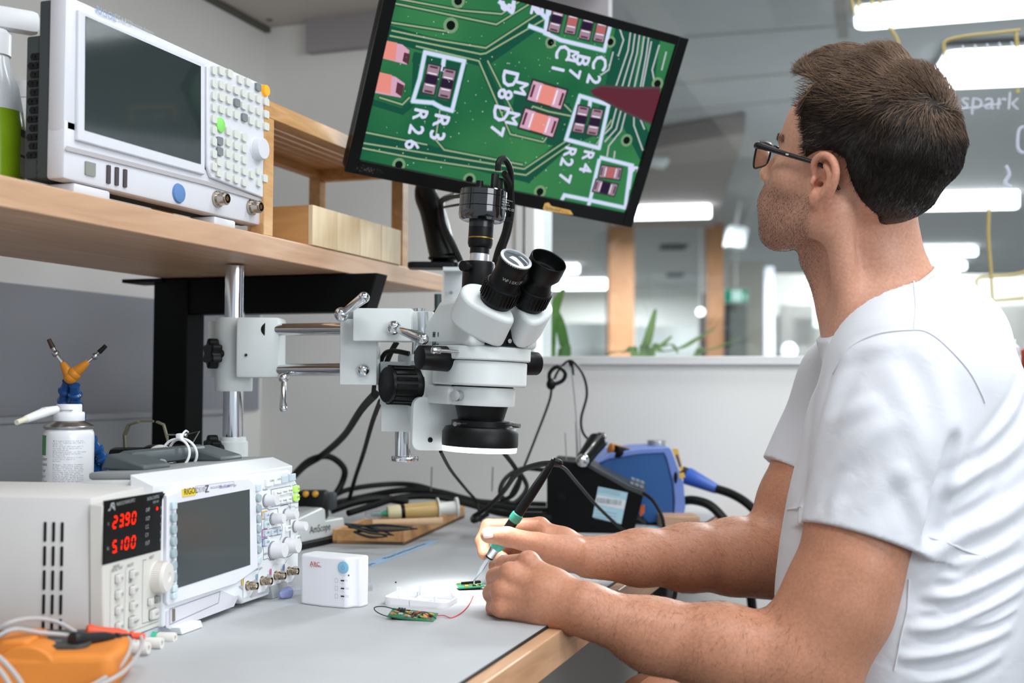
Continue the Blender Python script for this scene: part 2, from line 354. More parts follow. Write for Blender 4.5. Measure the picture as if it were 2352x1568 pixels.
b = MB(wm(t)); b.box((0, .05, 0), (58*k, .06, 34*k)); b.build('housing', mat('sign_housing', 'c9cfcc', .5), t)
b = MB(wm(t)); b.box((0, .01, 0), (52*k, .02, 28*k)); b.build('face', emis('exit_green', '0f9a78', .9), t)
b = MB(wm(t)); b.box((0, -.005, 0), (24*k, .012, 25*k)); b.box((20*k, -.005, -2*k), (6*k, .012, 10*k)); b.build('pictogram', emis('exit_white', 'd8fbf4', 1.0), t)
b = MB(wm(t)); b.cyl((0, .05, 10*k), (0, .05, 2.7-wm(t).translation.z), .012); b.build('hanger', M_capm, t)
t = thing('lamp_reflection_ball', tuple(P(1609, 716, 12)), 'small round glowing ball standing in for a lamp reflection left of the narrow wood column', 'lamp'); b = MB(); b.ball(P(1609, 716, 12), .042); b.build('globe', emis('reflection_glow', 'ffffff', 5), t); q = P(1609, 716, 12); b = MB(); b.cyl(tuple(q+Zu*.04), (q[0], q[1], 2.7), .004); b.build('cord', M_capm, t)  # lamp reflection made as a glowing ball, with a made-up cord
for (x, y, d, lb) in ((1512, 350, 8, 'white speaker box near the monitor edge under the ceiling'), (1690, 545, 10.5, 'white speaker box right of the narrow column top')):
    k = d/F; t = thing('wall_speaker', frame(P(x, y, d), RT, z=(0, 0, 1)) @ RY(10), lb, 'speaker'); w_, h_ = (48, 62) if d == 8 else (44, 50)
    b = MB(wm(t)); b.box((0, 0, 0), (w_*k, .2, h_*k), b=.02); b.build('cabinet', mat('speaker_white', 'c9cdce', .6), t)
    b = MB(wm(t)); b.box((0, -.102, 0), (w_*.8*k, .006, h_*.8*k)); b.build('grille', mat('speaker_grille', 'b8bdbf', .8), t)
    b = MB(wm(t)); b.box((0, .12, .0), (.04, .1, .04)); q = proj(wm(t).translation); b.cyl((0, .12, 0), (0, .12, 2.7-wm(t).translation.z), .015); b.build('bracket', M_capm, t)
for (x0, x1, y, lb) in ((1515, 1578, 567, 'nearer dark slotted air grille in the ceiling between the columns'), (1530, 1570, 632, 'farther dark air grille in the ceiling between the columns')):
    A, B = onz(x0, y, ZC-.01), onz(x1, y, ZC-.01); t = thing('air_grille', frame((A+B)/2, B-A, z=(0, 0, 1)), lb, 'air grille'); L = np.linalg.norm(B-A)
    b = MB(wm(t)); b.box((0, 0, 0), (L, .5, .012)); b.build('frame', mat('grille_grey', '777876', .7), t)
    b = MB(wm(t)); [b.box((0, -.2+.08*i, -.006), (L*.9, .045, .012)) for i in range(6)]; b.build('slot', mat('grille_dark', '3e4343', .8), t)
# a round thing and a dark dish on the ledge of the far office
b = MB(frame(P(1812, 805, 6.5), -FW, z=(0, 0, 1))); b.tube([(0, .03*math.cos(a), .03*math.sin(a)) for a in np.linspace(0, 2*math.pi, 16, endpoint=False)], .016, 10, 2, True)
tag(b.build('tape_roll', mat('tape_white', 'cfd2de', .5)), 'white tape roll standing on edge beyond the partition', 'tape roll')
b = MB(TR(*P(1893, 807, 6.5))); b.lathe([(.02, -.02), (.06, -.01), (.075, .006), (.06, .01), (.0, .004)]); tag(b.build('dark_bowl', mat('dark_dish', '2f3534', .5)), 'small dark bowl beyond the partition at the collar', 'bowl')
q = P(1812, 818, 6.6); b = MB(); b.box((q[0]+.3, q[1], 1.022+62*6.6/F*1.0-.0-.365+.17), (1.4, .5, .03)); 
zt = float(P(1812, 821, 6.5)[2]); b = MB(); b.box((q[0]+.25, q[1]+.1, zt-.018), (1.3, .6, .03))
for sx in (-.35, .85):
    for sy in (-.15, .35): b.box((q[0]+sx, q[1]+sy, (zt-.033)/2), (.04, .04, zt-.033))
tag(b.build('side_table', mat('pale_table', 'cfd3d0', .5)), 'pale table beyond the partition carrying the tape roll', 'table')
# plants behind the partition
def plant(name, base, leaves, label, m, pot_r=.11):
    t = thing(name, (base[0], base[1], 0), label, 'potted plant')
    b = MB(wm(t)); b.lathe([(pot_r*.75, 0), (pot_r, .38), (pot_r*1.04, .39), (pot_r*1.0, .40), (pot_r*.93, .395), (pot_r*.9, .36), (0, .355)]); b.build('pot', mat('terracotta', 'a06a4c', .8), t)
    b = MB(wm(t)); b.box((0, 0, .19), (pot_r*1.2, pot_r*1.2, .0)); 
    for i, (pts, wmax, d) in enumerate(leaves):
        c = spline([P(x, y, d) for x, y in pts], 6); c = [Vector((base[0], base[1], .37))]+c if False else c
        n = len(c); vs = []; fs = []
        root = Vector((base[0], base[1], .37)); c = spline([root, root.lerp(c[0], .6)+Vector((0, 0, .05)), *c[::3], c[-1]], 3); n = len(c)
        for k, q in enumerate(c):
            tt = k/(n-1); w_ = wmax*(math.sin(math.pi*min(1, (tt*.85+.12)))**.8)*(1-tt**6)+.0006; side = Vector(RT*.95+FW*.3)*w_
            vs += [q-side, q+Vector(-FW)*w_*.35*-1, q+side]
        for k in range(n-1):
            for j in range(2): fs.append((k*3+j, k*3+j+1, k*3+4+j, k*3+3+j))
        m2 = MB(); m2.add(vs, fs); o = m2.build('leaf', m, t); so = o.modifiers.new('s', 'SOLIDIFY'); so.thickness = .001
plant('potted_plant', (float(P(1278, 800, 2.95)[0]), float(P(1278, 800, 2.95)[1])),
      [([(1262, 815), (1262, 760), (1276, 700), (1294, 664)], .018, 2.85), ([(1300, 815), (1292, 770), (1278, 720), (1250, 690)], .014, 2.9), ([(1290, 815), (1310, 810)], .01, 2.95),
       ([(1258, 815), (1250, 780), (1246, 740), (1252, 690)], .013, 2.9)], 'plant with upright pointed dark green leaves beside the eyepieces', mat('leaf_green', '4f7d33', .5, vary=.25, vscale=12))
plant('potted_plant', (float(P(1475, 800, 3.3)[0]), float(P(1475, 800, 3.3)[1])),
      [([(1478, 812), (1490, 770), (1505, 712)], .014, 3.2), ([(1478, 812), (1510, 800), (1542, 772)], .010, 3.2), ([(1490, 812), (1560, 800), (1600, 778), (1642, 752)], .012, 3.3),
       ([(1500, 806), (1540, 790), (1556, 810)], .008, 3.3), ([(1600, 812), (1640, 800), (1700, 776)], .009, 3.5), ([(1458, 812), (1420, 806), (1392, 814)], .012, 3.1)],
      'plant with low spreading pale green leaves between the columns', mat('leaf_pale', '86a565', .5, vary=.2, vscale=12))
# near-room ceiling fixtures
for i, (x, y) in enumerate(((.9, 1.0), (.35, 2.0), (-.1, .35), (2.2, .6))):
    t = thing('troffer_fixture', (x, y, 2.64), 'white recessed troffer in the ceiling over the bench seat', 'ceiling light', 'ceiling troffers of the work room')
    m = MB(wm(t)); m.box((0, 0, .03), (1.24, .34, .06)); m.build('housing', M_capm, t)
    m = MB(wm(t)); m.box((0, 0, -.003), (1.2, .3, .004)); m.build('diffuser', emis('troffer_glow', 'f6f9ff', 3.), t)
# ------------------------------------------------------------------ panels: features laid out in a panel's own plane
class Face:
    """a planar panel: M has x along the panel, y up the panel, z out of it"""
    def __init__(s, M): s.M = M; s.I = M.inverted(); s.o = np.array(M.translation); s.n = np.array(M.to_3x3().col[2])
    def uv(s, px, py): q = s.I @ Vector(onplane(px, py, s.o, s.n)); return (q.x, q.y)
    def uvs(s, pts): return [s.uv(*p) for p in pts]
    def poly(s, mb, pts, z0, z1): mb.prism(s.uvs(pts), z0, z1, s.M); return mb
    def rect(s, mb, px, py, w, h, z0, z1, r=.002, n=3): x, y = s.uv(px, py); mb.prism(rrect(w, h, min(r, w*.49, h*.49), n, x, y), z0, z1, s.M); return mb
    def frame_at(s, px, py, z=0): x, y = s.uv(px, py); return s.M @ TR(x, y, z)
    def knob(s, mb, px, py, r, h, z0=0, fl=.9): mb.lathe([(r, 0), (r, h*.12), (r*.94, h*.2), (r*fl, h*.9), (r*fl*.93, h), (0, h)], s.frame_at(px, py, z0), 28); return mb
    def line(s, mb, pts, w, z, closed=False): mb.strip(s.uvs(pts+([pts[0]] if closed else [])), w, z, s.M); return mb
    def txt(s, mb, t, px, py, size, z, align='LEFT', sx=1.): mb.text(t, size, s.frame_at(px, py), z, align, sx=sx); return mb
def YPLANE(o, yaw=0., tilt=0.):
    """panel facing +x (towards the bench seat), its own x running away from the camera"""
    return TR(*o) @ RZ(90+yaw) @ RX(90-tilt)

# ------------------------------------------------------------------ bench
XE = -.392
M_mat = mat('grey_desk_mat', 'afb1b2', .62, vary=.05, vscale=9, bump=.05, bscale=700)
M_oak = wood('bench_wood', 'a97b57', 'cfa47e', 1, 5, 9, .45)
M_oakd = wood('shelf_wood', 'b38b6b', 'd2ac8b', 1, 3.2, 12, .42)
t = thing('workbench', (-.9, .9, 0), 'wooden workbench with a pale wood edge and grey laminate surface', 'workbench'); T = wm(t)
b = MB(); b.box(((XW+.004+XE+.018)/2, (-.9+YB)/2-.002, DZ-.0225), (XE+.014-XW, YB+.896, .039)); b.build('benchtop', M_oak, t, bevel=.0015)
b = MB(); b.box(((XW+.004+XE)/2, (-.9+YB)/2-.002, DZ-.0015), (XE-XW-.004, YB+.896, .003)); b.build('surface_mat', M_mat, t)
b = MB(); b.box((XE+.0008, (-.9+YB)/2, DZ-.0018), (.0022, YB+.9, .0032)); b.build('edge_seam', mat('dark_seam', '17181a', .6), t)
for y in (-.7, 2.2):
    for x in (-.5, -1.4): b = MB(); b.box((x, y if y < 0 else 2.3, .354), (.06, .06, .708)); b.build('leg', mat('leg_steel', '2c2e2f', .5), t, bevel=.003)
struct(box('trim_9', (XW, -.9, .95), (XW+.008, YB-.02, 1.185), mat('wall_panel_grey', '96989e', .7)))
# ------------------------------------------------------------------ shelf
t = thing('wooden_shelf', (-1.02, 1.0, 1.19), 'thick pale wooden shelf plank above the bench', 'shelf')
ye = float(onx(1017, 640, -.85)[1])
b = MB(); b.box((-1.023, (-.3+ye)/2, 1.206), (.346, ye+.3, .0315)); b.build('plank', M_oakd, t, bevel=.0015)
yb = 1.64
t = thing('shelf_bracket', (-1.30, yb, .9), 'black steel bracket with post and arm carrying the shelf', 'bracket')
b = MB(); xp0 = float(ony(372, 800, yb)[0]); xp1 = float(ony(449, 800, yb)[0]); zb = .76
b.box(((xp0+xp1)/2, yb, (zb+1.189)/2), (xp1-xp0, .05, 1.189-zb)); b.build('post', M_blackm, t, bevel=.002)
b = MB(TR(0, yb+.02, 0) @ RX(90)); za = float(ony(600, 721, yb)[2]); xa_ = float(ony(852, 712, yb)[0])
b.prism([(xp1-.004, za), (xa_, za), (xa_+.02, 1.189), (xp1-.004, 1.189)], 0, .04); b.build('arm', M_blackm, t, bevel=.002)
b = MB(); b.box((xp0-.02, yb, 1.186), (.08, .06, .006)); b.build('top_plate', M_blackm, t)
t = thing('cable_trunking', (-1.44, 1.4, .86), 'grey plastic cable trunking running along the wall under the shelf', 'trunking')
b = MB(); b.box((-1.442, 0.96, .865), (.07, 2.36, .165)); b.build('channel', mat('trunking_grey', 'a4a7aa', .5), t, bevel=.003)
b = MB(); b.box((-1.440, 0.96, .952), (.078, 2.362, .012)); b.build('lid', mat('trunking_grey', 'a4a7aa', .5), t, bevel=.003)

# ------------------------------------------------------------------ analyser on the shelf
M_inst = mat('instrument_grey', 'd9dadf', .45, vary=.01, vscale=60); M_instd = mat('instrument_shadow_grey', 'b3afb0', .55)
M_case = mat('dark_slate_case', '3d4547', .55); M_glassd = mat('dark_screen', '27302f', .08, spec=.75, coat=.5)
M_key = mat('key_cream', 'd6d8cf', .5); M_keyd = mat('key_grey', '7f8586', .5)
XA = -.860
pA = onx(146, 418, XA); pB = onx(606, 530, XA)
fa = Face(YPLANE((XA, float(pA[1]), float(pA[2])-.004)))
t = thing('spectrum_analyser', (XA-.08, float(pA[1]+pB[1])/2, 1.222), 'light grey bench instrument with large dark screen and many keys on the shelf', 'analyser')
y0, y1 = float(pA[1]), float(onx(613, 300, XA)[1]); z0 = 1.2345; ztp = float(onx(608, 192, XA)[2])
xcb = float(ony(45, 300, y0)[0]); zct = float(ony(75, 76, y0)[2])
b = MB(); b.box((XA-.013, (y0+y1)/2, (z0+.05+ztp)/2), (.024, y1-y0, ztp-z0-.05), b=.006); b.build('front_frame', M_inst, t)
b = MB(); b.box((XA-.013, (y0+y1)/2-.001, z0+.034), (.024, y1-y0-.004, .066), b=.004); b.build('lower_panel', M_inst, t)
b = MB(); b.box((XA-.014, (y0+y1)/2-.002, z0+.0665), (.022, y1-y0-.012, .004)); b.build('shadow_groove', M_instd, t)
b = MB(); b.box(((xcb+XA-.028)/2, (y0+y1)/2+.002, (z0+.004+zct)/2), (XA-.028-xcb, y1-y0-.010, zct-z0-.004), b=.003); b.box((XA-.032, (y0+y1)/2+.001, (z0+ztp)/2), (.016, y1-y0-.006, ztp-z0-.006), b=.002); case = b.build('casing', M_case, t)
# hexagonal vents on the side that shows
sf = Face(TR(xcb, y0+.0062, z0) @ RX(90)); kw = (XA-.028-xcb)
b = MB(sf.M)
for i in range(16):
    for j in range(3):
        u = kw*.26+kw*.20*j+(kw*.10 if i % 2 else 0); v = .03+.0098*i
        if v < zct-z0-.015: b.lathe([(.0042, 0), (.0042, .0010), (0, .001)], TR(u, v, 0), 6)
for v in (.010, .022): b.lathe([(.0042, 0), (.0042, .0010), (0, .001)], TR(kw*.72, v, 0), 6)
b.build('vent_holes', mat('vent_black', '050606', .8), t, smooth=0)
for k in (.05, .31):
    b = MB(); b.box((XA-.028, y0+k*(1 if k < .1 else 1), 1.2285), (.05, .06 if k < .1 else .05, .012), b=.003); b.build('foot', M_inst, t)
b = MB(); fa.poly(b, [(176, 22), (466, 148), (466, 402), (172, 322)], -.002, .0035); b.build('screen_bezel', M_inst, t, bevel=.0015)
b = MB(); fa.poly(b, [(190, 38), (455, 153), (455, 377), (188, 299)], .0030, .0042); b.build('screen', M_glassd, t, smooth=0)
b = MB(); fa.poly(b, [(470, 152), (611, 203), (612, 448), (603, 456), (480, 408), (470, 380)], -.001, .004); b.build('key_plate', M_inst, t, bevel=.0015)
b = MB(); fa.line(b, [(150, 340), (300, 377), (470, 420), (608, 462)], .0052, .0012); b.build('ledge_shade_line', M_instd, t)  # shading under the overhanging ledge, drawn as a darker grey line
def akey(x, y, m=M_key, w=.0125, h=.0105): b = MB(); fa.rect(b, x, y, w, h, .003, .0075, .0025); return b.build('key', m, t)
s = 3.563
def Z(x, y): return (460+x/s, 100+y/s)
for y in (225, 330, 430, 525, 620, 710, 805, 905, 1010): akey(*Z(80, y), w=.010)
for k, (x, y) in enumerate([(140, 228), (210, 250), (295, 300), (360, 320)]): akey(*Z(x, y))
for r in range(3):
    for c in range(7): 
        if (r, c) in ((1, 2), (2, 3)): continue
        akey(*Z(142+c*61, 340+r*100+c*23.5))
akey(*Z(268, 488), m=M_keyd); akey(*Z(330, 608), m=M_keyd); akey(*Z(443, 360), m=M_keyd)
for r in range(5):
    for c in range(3): akey(*Z(198+c*66, 718+r*92+c*26))
akey(*Z(127, 800), m=M_keyd); akey(*Z(127, 886), m=M_keyd); akey(*Z(122, 970)); akey(*Z(122, 1060))
for x, y in ((445, 1045), (392, 1075), (498, 1105), (450, 1140)): akey(*Z(x, y), w=.011)
b = MB(); fa.knob(b, *Z(503, 388), .0085, .006, .003); b.build('power_button', mat('amber_key', 'f0a21e', .4, emit='f0a21e', estr=.35), t)
b = MB(); fa.knob(b, *Z(136, 668), .0105, .004, .003); b.build('green_button', mat('green_key', '8fe070', .4), t)
b = MB(); fa.knob(b, *Z(440, 865), .0165, .013, .003); b.build('dial', M_inst, t)
b = MB(); fa.knob(b, 411, 444, .0125, .003, -.001); b.build('blue_cap', mat('blue_cap', '5f86b8', .5), t)
for x, y in ((499, 457), (577, 476)):
    b = MB(fa.frame_at(x, y, 0)); b.lathe([(.011, 0), (.011, .003), (.0085, .003), (.0085, .014), (.0065, .014), (.0065, .016), (.006, .016), (.006, .004), (0, .004)], n=24); c = b.build('connector', mat('connector_nickel', 'b9b0a4', .25, metal=1.), t)
    b = MB(fa.frame_at(x, y, 0)); b.lathe([(.0032, .004), (.0032, .0155), (0, .0155)], n=12); b.build('pin', mat('brass_pin', '9a6a4a', .3, metal=1.), c)
for x in (249, 268, 287): b = MB(); fa.rect(b, x, 405-(268-x)*.24, .0055, .021, -.002, .0012, .001); b.build('port', mat('port_dark', '4a4243', .5), t)
b = MB(); fa.rect(b, 207, 388, .016, .015, -.002, .0012, .001); b.build('port', mat('port_grey', '8d8f86', .5), t)
b = MB(); fa.txt(b, 'RIGOL', 219, 22, .012, .0008); b.build('lettering', mat('ink_blue', '8aa4c8', .6), t)
b = MB(); fa.txt(b, 'DSA815', 262, 38, .009, .0008); fa.txt(b, 'Spectrum Analyzer', 300, 53, .0055, .0008); b.build('lettering', mat('ink_soft', 'a9b4ba', .6), t)

# ------------------------------------------------------------------ oscilloscope
M_osc = mat('scope_lilac_white', 'dedfe6', .42); M_osc2 = mat('scope_white', 'e4e7e9', .42)
M_blu = mat('soft_key_blue', '9fb0b4', .4); M_ltb = mat('soft_key_pale', 'c6d8dc', .4)
pr0 = onz(684, 1352); dirv = np.array([-.012, .305, 0])
yaw = math.degrees(math.atan2(-dirv[0], dirv[1]))*1
o_ = (float(pr0[0]-dirv[0]*1.03), float(pr0[1]-dirv[1]*1.03), DZ+.012)
fo = Face(YPLANE((o_[0]+.0, o_[1], o_[2]), yaw=math.degrees(math.atan2(.012, .305)), tilt=2.0))
t = thing('oscilloscope', TR(o_[0]-.04, o_[1]+.15, DZ), 'white oscilloscope with blank grey screen, rows of knobs and four sockets', 'oscilloscope')
W_, H_ = .312, .158
b = MB(); fo.poly(b, [(375, 1146), (400, 1112), (629, 1082), (665, 1078), (688, 1118), (686, 1330), (674, 1347), (560, 1386), (548, 1372), (375, 1442)], -.030, 0); front = b.build('front_panel', M_osc2, t, bevel=.003)
b = MB(fo.M); b.box((W_/2+.004, H_/2+.002, -.064), (W_-.006, H_-.014, .070), b=.006); b.build('casing', mat('scope_case', 'c9cdcc', .5), t)
# slanted top shroud and the folded grey carry handle
b = MB(fo.M); b.prism([(-.03, H_+.002), (-.001, H_-.010), (-.002, H_-.02), (-.03, H_-.02)], 0.002, W_-.004, Matrix(((0, 0, 1, 0), (0, 1, 0, 0), (1, 0, 0, 0), (0, 0, 0, 1)))); b.build('top_shroud', M_osc2, t, bevel=.001)
M_hnd = mat('handle_slate', '4d5557', .5); M_topg = mat('scope_top_grey', '8d9091', .5)
b = MB(fo.M); b.box((W_/2+.006, H_-.001, -.064), (W_-.03, .008, .066), b=.003); b.build('top_cover', M_topg, t)
b = MB(fo.M); b.box((W_*.50, H_+.014, -.092), (W_*.50, .018, .024), b=.007); b.build('carry_handle', M_hnd, t)
for sx in (.085, W_*.78): b = MB(fo.M); b.prism([(-.104, H_+.004), (-.094, H_+.022), (-.045, H_+.008), (-.045, H_+.001)], sx-.035, sx+.015, Matrix(((0, 0, 1, 0), (0, 1, 0, 0), (1, 0, 0, 0), (0, 0, 0, 1)))); b.build('handle_arm', M_hnd, t, bevel=.003)
for (a_, c_) in ((.03, .05), (.24, .26)):
    b = MB(); b.T = fo.M; b.prism([(a_, -.0115), (c_+.02, -.0115), (c_+.016, -.004 if a_ < .1 else .004), (a_-.004, -.004 if a_ < .1 else .004)], -.06, .012 if a_ < .1 else .004); b.build('foot', M_osc2 if a_ < .1 else mat('foot_grey', '9fa1a2', .5), t)
s6 = 3.0276
def Y(x, y): return (x/s6, 1050+y/s6)
s5 = 4.611
def Q(x, y): return (540+x/s5, 1060+y/s5)
b = MB(); fo.poly(b, [Y(1140, 262), Y(1215, 240), Y(1245, 205), Y(1700, 140), Y(1755, 190), Y(1775, 770), Y(1620, 880), Y(1150, 1030), Y(1136, 1010)], -.001, .0042); b.build('screen_surround', M_osc, t, bevel=.0012)
b = MB(); fo.poly(b, [Y(1202, 318), Y(1712, 222), Y(1716, 746), Y(1208, 908)], .0035, .0048); b.build('screen', mat('blank_lcd', '3d4444', .22, spec=.5), t, smooth=0)
b = MB(); fo.poly(b, [Y(1240, 222), Y(1334, 212), Y(1334, 262), Y(1242, 274)], .004, .0052); plate = b.build('brand_plate', mat('brand_yellow', 'e8cb3a', .5), t)
b = MB(); fo.txt(b, 'RIGOL', *Y(1249, 243), .0098, .0056, sx=.92); b.build('lettering', mat('ink_black', '1c1c1e', .6), plate)
b = MB(); fo.txt(b, 'DS1054', *Y(1342, 231), .0082, .0046, sx=.85); b.build('lettering', mat('ink_grey', '84878c', .6), t)
b = MB(); fo.txt(b, 'Z', *Y(1400, 224), .0115, .0046, sx=1.2); b.build('lettering', mat('ink_black', '1c1c1e', .6), t)
b = MB(); fo.txt(b, 'OSCILLOSCOPE', *Y(1437, 214), .0034, .0046); fo.txt(b, '4 Channel', *Y(1557, 193), .0034, .0046); fo.txt(b, '50MHz 1GSa/s', *Y(1557, 203), .0034, .0046)
fo.line(b, [Y(1335, 200), Y(1600, 166), Y(1612, 200), Y(1600, 208)], .0003, .0046); b.build('lettering', mat('ink_grey', '84878c', .6), t)
b = MB(); fo.txt(b, 'UltraVision', *Y(1500, 208), .0058, .0046, sx=.85); b.build('lettering', mat('ink_violet', '6a6fa8', .6), t)
def skey(x, y, m, w=.009, h=.0108, r=.004, hh=.005, zz=.0035, nm='soft_key'): b = MB(); fo.rect(b, *Y(x, y), w, h, zz, zz+hh, r); return b.build(nm, m, t, bevel=.001)
skey(1172, 334, M_ltb, .009, .009, .002)
for k in range(6): skey(1172, 418+k*83, M_blu)
skey(1175, 910, M_ltb, .009, .0075, .002); skey(1175, 960, M_ltb, .009, .0075, .003)
def qkey(x, y, m, w, h, r=.001, hh=.0035, nm='key'): b = MB(); fo.rect(b, *Q(x, y), w, h, 0, hh, r); return b.build(nm, m, t, bevel=.0006)
qkey(230, 275, M_ltb, .010, .0085, nm='soft_key')
for y in (385, 495, 605, 712, 822, 932): qkey(235, y, M_blu, .010, .0098, .0045, .004, 'soft_key')
qkey(237, 1045, M_ltb, .010, .0085, .003, nm='soft_key')
M_wk = mat('key_white', 'e9ebe6', .45); M_lg = mat('key_lime', 'b5e36a', .45, emit='b5e36a', estr=.15); M_pb = mat('key_pale_blue', 'c3cfd8', .45)
for x, y, m in ((348, 220, M_wk), (430, 200, M_wk), (508, 185, M_pb), (588, 165, M_pb)): qkey(x, y, m, .0165, .0092)
for x, y in ((432, 335), (495, 320), (553, 305), (432, 420), (495, 410), (553, 398)): qkey(x, y, M_wk, .0125, .0068)
qkey(635, 288, M_lg, .0135, .0085, .002); qkey(635, 380, M_lg, .0135, .0085, .002)
for y, m in ((570, M_pb), (665, M_ltb), (755, M_pb), (853, M_pb)): qkey(318, y, m, .010, .0085)
qkey(396, 748, M_pb, .0115, .0072); qkey(453, 735, M_pb, .0105, .0072); qkey(548, 705, M_wk, .011, .0072); qkey(646, 808, M_wk, .010, .007)
M_knob = mat('knob_white', 'dcdbdc', .42)
for (x, y, r, h) in ((332, 408, .0076, .015), (404, 602, .0071, .0155), (542, 558, .0071, .0155), (642, 682, .0071, .0155), (404, 938, .0106, .017), (548, 890, .0106, .017)):
    b = MB(); fo.knob(b, *Q(x, y), r, h, 0, .86); k_ = b.build('knob', M_knob, t)
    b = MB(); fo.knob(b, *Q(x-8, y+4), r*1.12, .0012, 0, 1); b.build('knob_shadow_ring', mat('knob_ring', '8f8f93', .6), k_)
b = MB()
for pts in ([(380, 295), (585, 255), (585, 440), (385, 478), (380, 295)], [(275, 505), (340, 490), (352, 510), (450, 495), (455, 545)], [(275, 505), (285, 890), (300, 935), (298, 1040), (345, 1022), (370, 1045), (468, 1010)],
            [(475, 470), (555, 452), (578, 480), (575, 840)], [(588, 438), (668, 428)], [(582, 440), (582, 850)], [(600, 255), (665, 232), (665, 410), (610, 425), (598, 330)], [(485, 640), (500, 700), (490, 790), (470, 830)],
            [(357, 712), (480, 688), (480, 770), (362, 790), (357, 712)], [(510, 1020), (575, 1000), (640, 950), (665, 900)]): fo.line(b, [Q(*p) for p in pts], .0007, .0004)
for k in range(7): fo.line(b, [Q(130, 395+k*110), Q(190, 388+k*110)], .0004, .0004)
b.build('panel_outline', mat('outline_grey', '6f7380', .6), t)
b = MB()
for tx, x, y in (('Measure', 290, 300), ('CLEAR', 340, 205), ('AUTO', 420, 190), ('RUN', 640, 290), ('SINGLE', 628, 378), ('VERTICAL', 300, 985), ('HORIZONTAL', 520, 490), ('TRIGGER', 600, 490), ('MATH', 380, 745), ('REF', 443, 732), ('CH1', 308, 570), ('CH2', 308, 665), ('CH3', 308, 755), ('CH4', 308, 853), ('MENU', 535, 705), ('MODE', 634, 808),
                 ('Acquire', 480, 320), ('Storage', 540, 306), ('Cursor', 420, 421), ('Display', 480, 411), ('Utility', 540, 399)): fo.txt(b, tx, *Q(x, y), .0034, .0040 if x not in (290, 300) else .0004)
fo.txt(b, 'Measure', *Q(415, 337), .0034, .0040); fo.txt(b, 'All inputs 1M\u03a9 300V RMS CAT I', *Q(70, 1190), .0036, .0004)
b.build('key_lettering', mat('ink_dark_grey', '4a4d55', .6), t)
for col, pts in (('d9a31e', [(335, 525), (285, 532), (283, 610), (330, 603)]), ('d0579c', [(340, 712), (288, 720), (285, 800), (335, 795)]), ('5a6ba8', [(340, 812), (290, 820), (285, 895), (335, 888)])):
    b = MB(); fo.line(b, [Q(*p) for p in pts], .0014, .0005); b.build('channel_mark', mat('mark_'+col, col, .5), t)
b = MB(); fo.poly(b, [(548, 1346), (576, 1372), (676, 1340), (684, 1326), (684, 1300), (660, 1300)], .0002, .0010); b.build('socket_strip', mat('socket_grey', 'b0b1b5', .5), t)
for (x, y, col) in ((158, 1312, 'd6b21e'), (312, 1260, '79a9c8'), (457, 1205, 'd0579c'), (596, 1158, '5a6ba8')):
    b = MB(); fo.poly(b, [Q(x-75, y-70), Q(x-50, y-115), Q(x+10, y-125), Q(x+20, y+60), Q(x-10, y+110), Q(x-80, y+130)], .0008, .0014); b.build('socket_plate', M_osc2, t)
    b = MB(fo.frame_at(*Q(x-38, y), 0)); b.lathe([(.0060, 0), (.0060, .002), (.0048, .002), (.0048, .006), (.0053, .006), (.0053, .008), (.0046, .008), (.0046, .0145), (.0039, .0145), (.0039, .006), (0, .006)], n=28)
    b.cyl((-.0062, 0, .010), (.0062, 0, .010), .0010, n=10); c = b.build('bnc_socket', mat('bnc_nickel', 'b5a894', .22, metal=1.), t)
    b = MB(fo.frame_at(*Q(x-38, y), 0)); b.lathe([(.0023, .006), (.0023, .0135), (.001, .0135), (.001, .008), (0, .008)], n=16); b.build('pin', mat('bnc_core', 'd8cdb8', .4), c)
    b = MB(); fo.line(b, [Q(x-92, y-72), Q(x-92, y-8)], .003, .0016); b.build('channel_mark', mat('mark_'+col, col, .5), t)
b = MB(); fo.poly(b, [(380, 1404), (508, 1356), (545, 1372), (536, 1392), (392, 1446), (380, 1440)], .0001, .0008); b.build('recess', mat('recess_lilac', 'cbc9d0', .5), t)
b = MB(); fo.poly(b, [(394, 1398), (399, 1397), (399, 1425), (394, 1427)], .0008, .002); b.build('usb_port', mat('usb_slot', '8c8274', .4, metal=.6), t)
b = MB(); fo.line(b, [(388, 1398), (504, 1358), (500, 1384), (388, 1434), (388, 1398)], .0006, .0011); b.build('recess_line', mat('outline_grey', '6f7380', .6), t)
# cable ties round the handle
for i, (dx, a) in enumerate(((0, 8), (.016, -12))):
    M_ = fo.M @ TR(W_*.58+dx, H_+.014, -.092) @ RZ(0) @ RY(90) @ RX(a)
    b = MB(M_); b.tube([(.019*math.cos(k)*1.0, .018*math.sin(k), 0) for k in np.linspace(0, 2*math.pi, 12, endpoint=False)], .0017, 6, 3, True)
    tt = b.build('cable_tie', mat('tie_white', 'eef0f0', .4), None); tag(tt, 'white nylon cable tie round the scope handle, '+('left one' if i == 0 else 'right one with square head'), 'cable tie')
    h = MB(M_); h.box((-.004 if i == 0 else .002, .021, 0), (.007, .007, .007), b=.001); h.tube([(0, .021, 0), (.006, .023, (.012 if i == 0 else .02)), (.012, .025 if i == 0 else .018, (.03 if i == 0 else .034))], .0014, 6); h.build('head', mat('tie_white', 'eef0f0', .4), tt)

